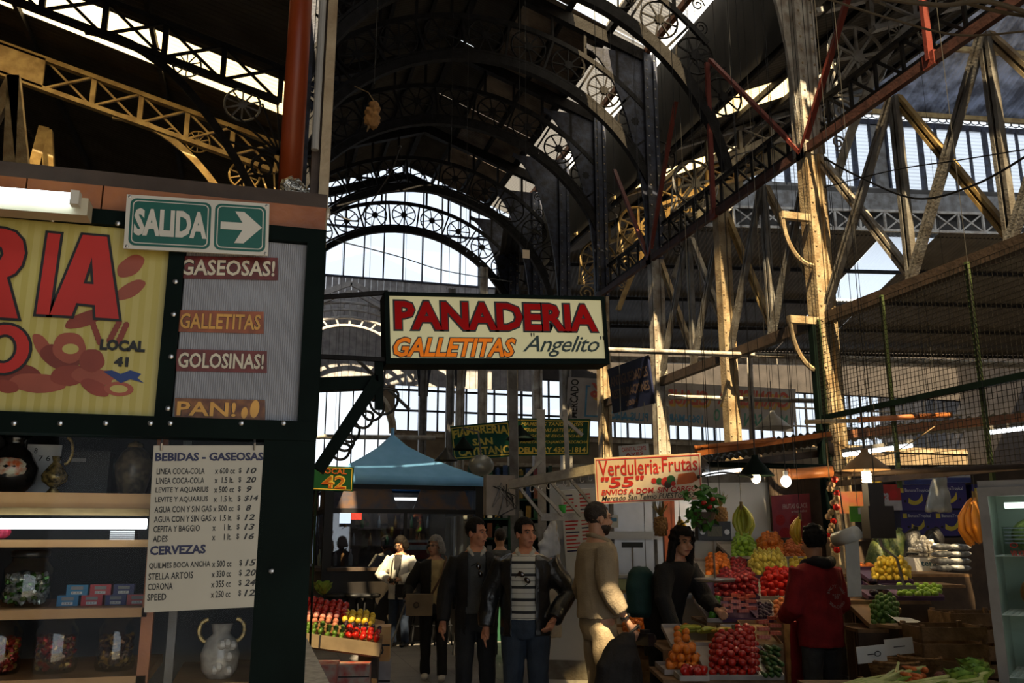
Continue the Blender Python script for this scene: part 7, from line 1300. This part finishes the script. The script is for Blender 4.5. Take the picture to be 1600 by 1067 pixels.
bb_ = thing('bare_bulb', 'bare white bulb hanging under the orange beam', 'bulb', P(1228, 752, D=7.7)); MB().ball((0, 0, 0), .045, 12, 8, (1, 1, 1.15)).build('glass', emit('bulb_white', (1, .97, .88), 7), bb_, True); MB().tube([(0, 0, .045), (0, 0, .09)], .02, 8).build('socket', WHITE, bb_); MB().tube([(0, 0, .09), (0, 0, .22)], .005, 5).build('cord', CABLE, bb_)
for a, b, D_, lab, em in (((1318, 711), (1425, 696), 9.2, 'fluorescent tube seen through the mesh over the cartons', 18.0), ((1545, 676), (1640, 664), 8.6, 'fluorescent tube at the right edge under the stall roof', 5.0), ((1098, 742), (1158, 734), 9.8, 'long fluorescent light behind the greengrocer sign', 3.0)):
    p, q = P(*a, D=D_), P(*b, D=D_); t = thing('fluorescent_light', lab, 'light', p, 0, 'fluorescent tubes over the stall'); MB().tube([(0, 0, 0), q-p], .019, 8).build('tube', emit('stall_tube_%d' % int(em*10), (.9, .97, 1), em), t); MB().bar(V((0, .0, .045)), q-p+V((0, 0, .045)), .07, .04).build('housing', GREYP, t); MB().tube([(q-p)*.5+V((0, 0, .06)), (q-p)*.5+V((0, 0, .5))], .004, 5).build('hanging_wire', CABLE, t)
# hanging scale with a potted plant on it
hs = thing('hanging_scale', 'black hanging scale with two dials below the leafy plant', 'scale', P(1114, 838, D=7.2), SROT); MB().box(-.135, .135, -.07, .07, -.03, .12).build('body', BLACK, hs); [MB().lathe([(.022, 0), (.022, .006)], 12).build('dial', WHITE, hs, False, (x, -.071, .035), (PI/2, 0, 0)) for x in (-.10, .10)]; MB().box(-.06, .06, -.074, -.07, .0, .08).build('keypad', mt('keypad', (.12, .10, .04), .5, 0, .6, 200), hs); MB().tube([(0, 0, -.03), (0, 0, -.35)], .008, 6).build('rod', STEEL, hs); MB().lathe([(.001, -.36), (.15, -.36), (.17, -.34), (.165, -.335)], 20).build('pan', STEEL, hs, True); MB().tube([(0, 0, .12), (0, .1, .5)], .005, 5).build('cord', CABLE, hs)
pt = thing('hanging_plant', 'leafy green plant with red tomatoes above the hanging scale', 'plant', P(1100, 806, D=7.1)); lm = leaf(.085, .07, -.02, mt('ivy_leaf', (.07, .20, .03), .45, 0, .4, 30, col2=(.03, .11, .015)))
for i in range(90): a = R.uniform(0, 6.28); r_ = R.uniform(0, .15); inst('leaf', lm, pt, (r_*math.cos(a), r_*math.sin(a)*.7, R.uniform(-.08, .22)), (R.uniform(-.8, .8), R.uniform(-.6, .9), R.uniform(0, 6.28)), R.uniform(.6, 1.1))
MB().lathe([(.07, -.06), (.10, .03), (.095, .03)], 14).build('pot', WOODD, pt)
for x, z in ((-.05, .1), (.03, .13), (.0, .07)): inst('tomato_cluster', MS['tomato'], pt, (x, -.1, z), (0, 0, 0), .7)
# printed plastic curtain, roll of bags, carrier bag, price tags
t, w_, h_ = quadpanel('fruit_poster', 'pink plastic poster with strawberries reading FRUTAS GLACE', 'poster', (1222, 775), (1290, 766), (1272, 880), (1212, 884), 10.7, mt('poster_pink', (.36, .07, .09), .3, 0, .3, 6, col2=(.24, .05, .08)), None, .006)
tx(t, w_, h_, 'FRUTAS GLACE', .28, .92, .80, .87, mt('poster_white', (.6, .5, .52), .4), .02); tx(t, w_, h_, 'artesanales', .5, .9, .74, .78, mt('poster_white', (.6, .5, .52), .4), .01)
for x, z, r_ in ((.3, .45, .07), (.6, .60, .08), (.8, .38, .07), (.45, .25, .08), (.2, .65, .06), (.75, .15, .07)): MB().add([(w_*x+r_*math.cos(2*PI*j/14), -.002, h_*z+r_*1.15*math.sin(2*PI*j/14)) for j in range(14)], [tuple(range(14))]).build('printed_strawberry', mt('poster_red', (.42, .03, .04), .3, 0, .3, 60), t)
for x in (.2, .8): MB().tube([(w_*x, .0, h_), (w_*x, .02, h_+.35)], .003, 5).build('string', CABLE, t)
rr_ = thing('bag_roll', 'roll of clear plastic bags hanging beside the stallholder', 'bag roll', P(1322, 838, D=6.3), SROT); o = MB(); o.m = M.Rotation(PI/2-.3, 4, 'X') @ M.Rotation(.5, 4, 'Y'); o.lathe([(.016, -.10), (.052, -.10), (.052, .10), (.016, .10)], 20); o.build('roll', mt('plastic_white', (.52, .52, .49), .3), rr_, True); MB().slab((-.02, .0, -.42), (.09, .03, -.42), (.10, .03, 0), (-.01, .0, 0), .006).build('hanging_film', mt('plastic_white', (.52, .52, .49), .3), rr_); MB().tube([(0, 0, 0), (0, .05, .35)], .005, 5).build('wire', CABLE, rr_)
cb2 = thing('carrier_bag', 'grey plastic carrier bag hanging over the banana cartons', 'bag', P(1465, 770, D=9.4)); o = MB(); loft(o, [(-.20, 0, 0, .17, .05), (-.17, 0, 0, .17, .06), (.05, .03, 0, .12, .05), (.2, .05, 0, .07, .03), (.28, .05, 0, .03, .015)]); remesh(o, .013, 1, .02, 9).build('bag', mt('bag_grey_plastic', (.26, .27, .27), .3, 0, .3, 8), cb2, True); MB().tube([(.05, 0, .26), (.05, 0, .5)], .004, 5).build('string', CABLE, cb2)
for k, (px, py, D_, m_, w2, h2, lab) in enumerate(((1341, 803, 7.4, mt('tag_green', (.16, .55, .06), .5), .14, .13, 'bright green price tag hanging in the stall'), (1333, 785, 8.0, mt('tag_ochre', (.30, .14, .03), .5, 0, .6, 12, col2=(.35, .06, .03)), .26, .2, 'ochre and red packet sheet hanging behind the green tag'), (1368, 770, 8.2, mt('tag_yellow', (.42, .30, .04), .5), .14, .22, 'yellow packet strip beside the cone lamp'))):
    t = panel('price_tag', lab, 'tag', P(px, py, D=D_), RT); t['group'] = 'tags hanging in the stall'; MB().box(-w2/2, w2/2, 0, .008, -h2/2, h2/2).build('card', m_, t); MB().tube([(0, 0, h2/2), (0, .02, h2/2+.3)], .003, 5).build('string', CABLE, t)
    if k == 0: MB().box(0, w2*.4, -.002, 0, 0, h2*.4).build('price_box', WHITE, t)
bx_ = thing('dark_hanging_box', 'dark boxy lantern hanging in front of the cartons', 'lantern', P(1372, 815, D=6.9), SROT); MB().box(-.1, .1, -.08, .08, -.13, .12).build('body', mt('lantern_brown', (.035, .022, .014), .5), bx_); MB().box(-.08, .04, -.06, .06, .12, .3).build('upper_box', mt('lantern_brown', (.035, .022, .014), .5), bx_); MB().tube([(.0, 0, -.13), (.02, 0, -.2), (.12, 0, -.28), (.16, 0, -.5)], .010, 6).build('steel_hook', STEEL, bx_); MB().bar((-.25, 0, -.5), (.25, .0, -.5), .02, .03).build('balance_bar', STEEL, bx_); MB().tube([(0, 0, .3), (0, 0, .65)], .004, 5).build('cord', CABLE, bx_)
gb = thing('garlic_string', 'string of dried garlic and peppers hanging by the stall post', 'garlic string', P(1300, 800, D=7.6))
for k in range(16): MB().ball((R.uniform(-.05, .05), R.uniform(-.05, .05), .28-.04*k), .03, 7, 5).build('bulb' if k % 3 else 'pepper', mt('garlic', (.35, .22, .12), .7) if k % 3 else skin('pepper', (.50, .018, .01)), gb)
MB().tube([(0, 0, .3), (0, 0, .6)], .006, 5).build('cord', ROPE, gb)
# ---------------------------------------------------------------- cables and odd things under the roof
def cable(pts, r_, lab, m_=CABLE):
    q = [P(a, b, D=d) for a, b, d in pts]; o0 = q[0]; k = 8; out = []
    for i in range(len(q)-1):
        for j in range(k):
            f = j/k; p0 = q[max(i-1, 0)]; p1, p2 = q[i], q[i+1]; p3 = q[min(i+2, len(q)-1)]
            out.append(.5*((2*p1)+(p2-p0)*f+(2*p0-5*p1+4*p2-p3)*f*f+(3*p1-p0-3*p2+p3)*f**3)-o0)
    t = thing('cable', lab, 'cable', o0, 0, 'cables strung under the roof'); MB().tube(out+[q[-1]-o0], r_, 6).build('strand', m_, t, True); MB().ball((0, 0, 0), r_*2.2, 8, 6).build('clip', m_, t); MB().ball(q[-1]-o0, r_*2.2, 8, 6).build('clip', m_, t)
TANC = mt('dusty_cable', (.12, .09, .055), .6)
cable(((1280, -6, 6.5), (1400, 32, 6.5), (1500, 55, 6.5), (1610, 48, 6.5)), .009, 'thin dusty cable sagging across the top right', TANC); cable(((1370, -4, 6.0), (1470, 8, 6.0), (1540, 2, 6.0), (1610, 22, 6.0)), .018, 'thick dusty cable along the top right edge', TANC); cable(((1500, 2, 6.1), (1560, 18, 6.1), (1610, 26, 6.1)), .014, 'second thick cable joining at the top right corner', TANC)
cable(((1290, 248, 8.6), (1340, 275, 8.4), (1430, 310, 7.8), (1520, 290, 7.2), (1610, 240, 6.6)), .010, 'dark cable sagging between the braces'); cable(((1290, 292, 8.6), (1400, 265, 8), (1500, 250, 7.4), (1610, 232, 6.8)), .006, 'thin taut cable across the braces'); cable(((495, 368, 10), (620, 400, 12), (700, 424, 14), (800, 440, 17)), .008, 'thin wire slanting below the far gable'); cable(((495, 320, 10), (550, 345, 10), (570, 330, 10), (610, 270, 10), (625, 230, 10)), .010, 'black cable looping up beside the gable'); cable(((1092, 745, 7.8), (1130, 738, 7.8), (1175, 745, 7.8)), .008, 'cable looping along the awning edge'); cable(((1300, 690, 8.6), (1380, 712, 8.5), (1470, 660, 8.5)), .006, 'thin cord sagging behind the orange pole', ROPE)
cr = thing('hanging_brown_bag', 'crumpled brown paper bag dangling high under the nave roof', 'paper bag', P(583, 180, D=8)); o = MB(); loft(o, [(-.12, 0, 0, .05, .03), (-.06, .0, 0, .075, .05), (.04, 0, 0, .065, .05), (.11, .01, 0, .03, .03), (.14, .01, 0, .015, .015)]); remesh(o, .010, 1, .03, 22).build('bag', mt('brown_paper', (.36, .19, .07), .8, 0, .3, 20), cr, True); MB().tube([(.01, 0, .13), (-.05, 0, .22), (-.17, .1, .32)], .005, 5).build('string', ROPE, cr); MB().tube([(-.03, 0, -.1), (-.05, 0, -.17)], [.015, .004], 6).build('torn_strip', ROPE, cr)
wt = thing('white_tag', 'small white tag hanging near the gable corner', 'tag', P(822, 397, D=12)); MB().box(-.05, .05, -.005, .005, -.06, .06).build('card', CREAMS, wt); MB().tube([(0, 0, .06), (.05, 0, .35)], .004, 5).build('string', CABLE, wt)
# dark shuttered stalls along the rear wall
for k in range(5):
    x0 = 8.2+3.7*k; t = thing('shuttered_stall', ['dark shuttered stall behind the butcher', 'dark shuttered stall second from the butcher', 'dark shuttered stall behind the mesh screen', 'dark shuttered stall behind the cartons', 'dark shuttered stall farthest toward the fridge'][k], 'stall', (x0+1.75, 24.5-.3*k, 0), 0, 'shuttered stalls at the rear'); MB().box(-1.75, 1.75, 0, 2.2, 0, 3.3).build('body', DARKW, t); MB().box(-1.85, 1.85, -.35, 2.3, 3.3, 3.42).build('roof', ZINCD, t)
    for j in range(9): MB().box(-1.6, 1.6, -.02, 0, .6+.26*j, .6+.26*j+.24).build('shutter_slat', WOODD, t)
    MB().box(-1.7, 1.7, -.03, 0, 2.98, 3.26).build('name_board', [SGREEN, mt('sign_navy', (.012, .016, .05), .5), BRD_, WOODD, SGREEN][k], t)
bpy.data.scenes.remove(TMP)
# hang what hangs: a cord from each hanging thing up to whatever is above it
bpy.context.view_layer.update(); DG = bpy.context.evaluated_depsgraph_get()
for nm, r_ in (('pendant_lamp', .006), ('bare_bulb', .005), ('price_tag', .003), ('banana_bunch', .003), ('pineapple', .003), ('carrier_bag', .004), ('small_red_sign', .004), ('hanging_brown_bag', .003), ('pipe', .006), ('wooden_pole', .005), ('white_tag', .003), ('fruit_poster', .003), ('greengrocer_sign', .004), ('bag_roll', .003), ('dark_hanging_box', .004), ('garlic_string', .005), ('hanging_scale', .005), ('hanging_rail', .006), ('butcher_banner', .006), ('blue_hanging_sign', .006)):
    for t in [o for o in list(COL.objects) if o.name.split('.')[0] == nm and o.parent is None]:
        if nm == 'banana_bunch' and 'lying' in t['label']: continue
        kids = [c for c in t.children if c.type == 'MESH']; tops = [(c.matrix_world @ V(q)) for c in kids for q in c.bound_box]; zt = max(q.z for q in tops)
        ends = [V((t.matrix_world.translation.x, t.matrix_world.translation.y, zt))]
        if nm in ('pipe', 'wooden_pole', 'hanging_rail'): sh_ = [c for c in kids if c.name.startswith('shaft')][0]; me = sh_.data; n_ = len(me.vertices); ends = [sh_.matrix_world @ (sum((me.vertices[i].co for i in rg), V())/len(rg)) for rg in (range(10), range(n_-10, n_))]; ends = [ends[0].lerp(ends[1], f) for f in (.15, .85)]
        elif nm in ('small_red_sign', 'blue_hanging_sign', 'butcher_banner', 'greengrocer_sign', 'fruit_poster'): bo = [c for c in kids if c.name.startswith('board')][0]; cs_ = [bo.matrix_world @ V(q) for q in bo.bound_box]; cs_ = sorted(cs_, key=lambda q: -q.z)[:4]; mx_ = max(cs_, key=lambda q: q.x); mn_ = min(cs_, key=lambda q: q.x); ends = [mn_.lerp(mx_, f) for f in (.1, .9)]
        for e_ in ends:
            st_ = e_+V((0, 0, .012)); o_ = st_.copy(); hit = None
            for _ in range(12):
                ok, loc, n_, i_, ob, m_ = sc.ray_cast(DG, o_, V((0, 0, 1)), distance=14)
                if not ok: break
                rt_ = ob
                while rt_.parent: rt_ = rt_.parent
                if rt_ is not t: hit = loc; break
                o_ = loc+V((0, 0, .004))
            if hit is not None and hit.z-e_.z > .02:
                iv = t.matrix_world.inverted(); MB().tube([iv @ (e_-V((0, 0, .01))), iv @ (hit+V((0, 0, .01)))], min(r_, .0035), 4).build('hanging_cord', CABLE, t)
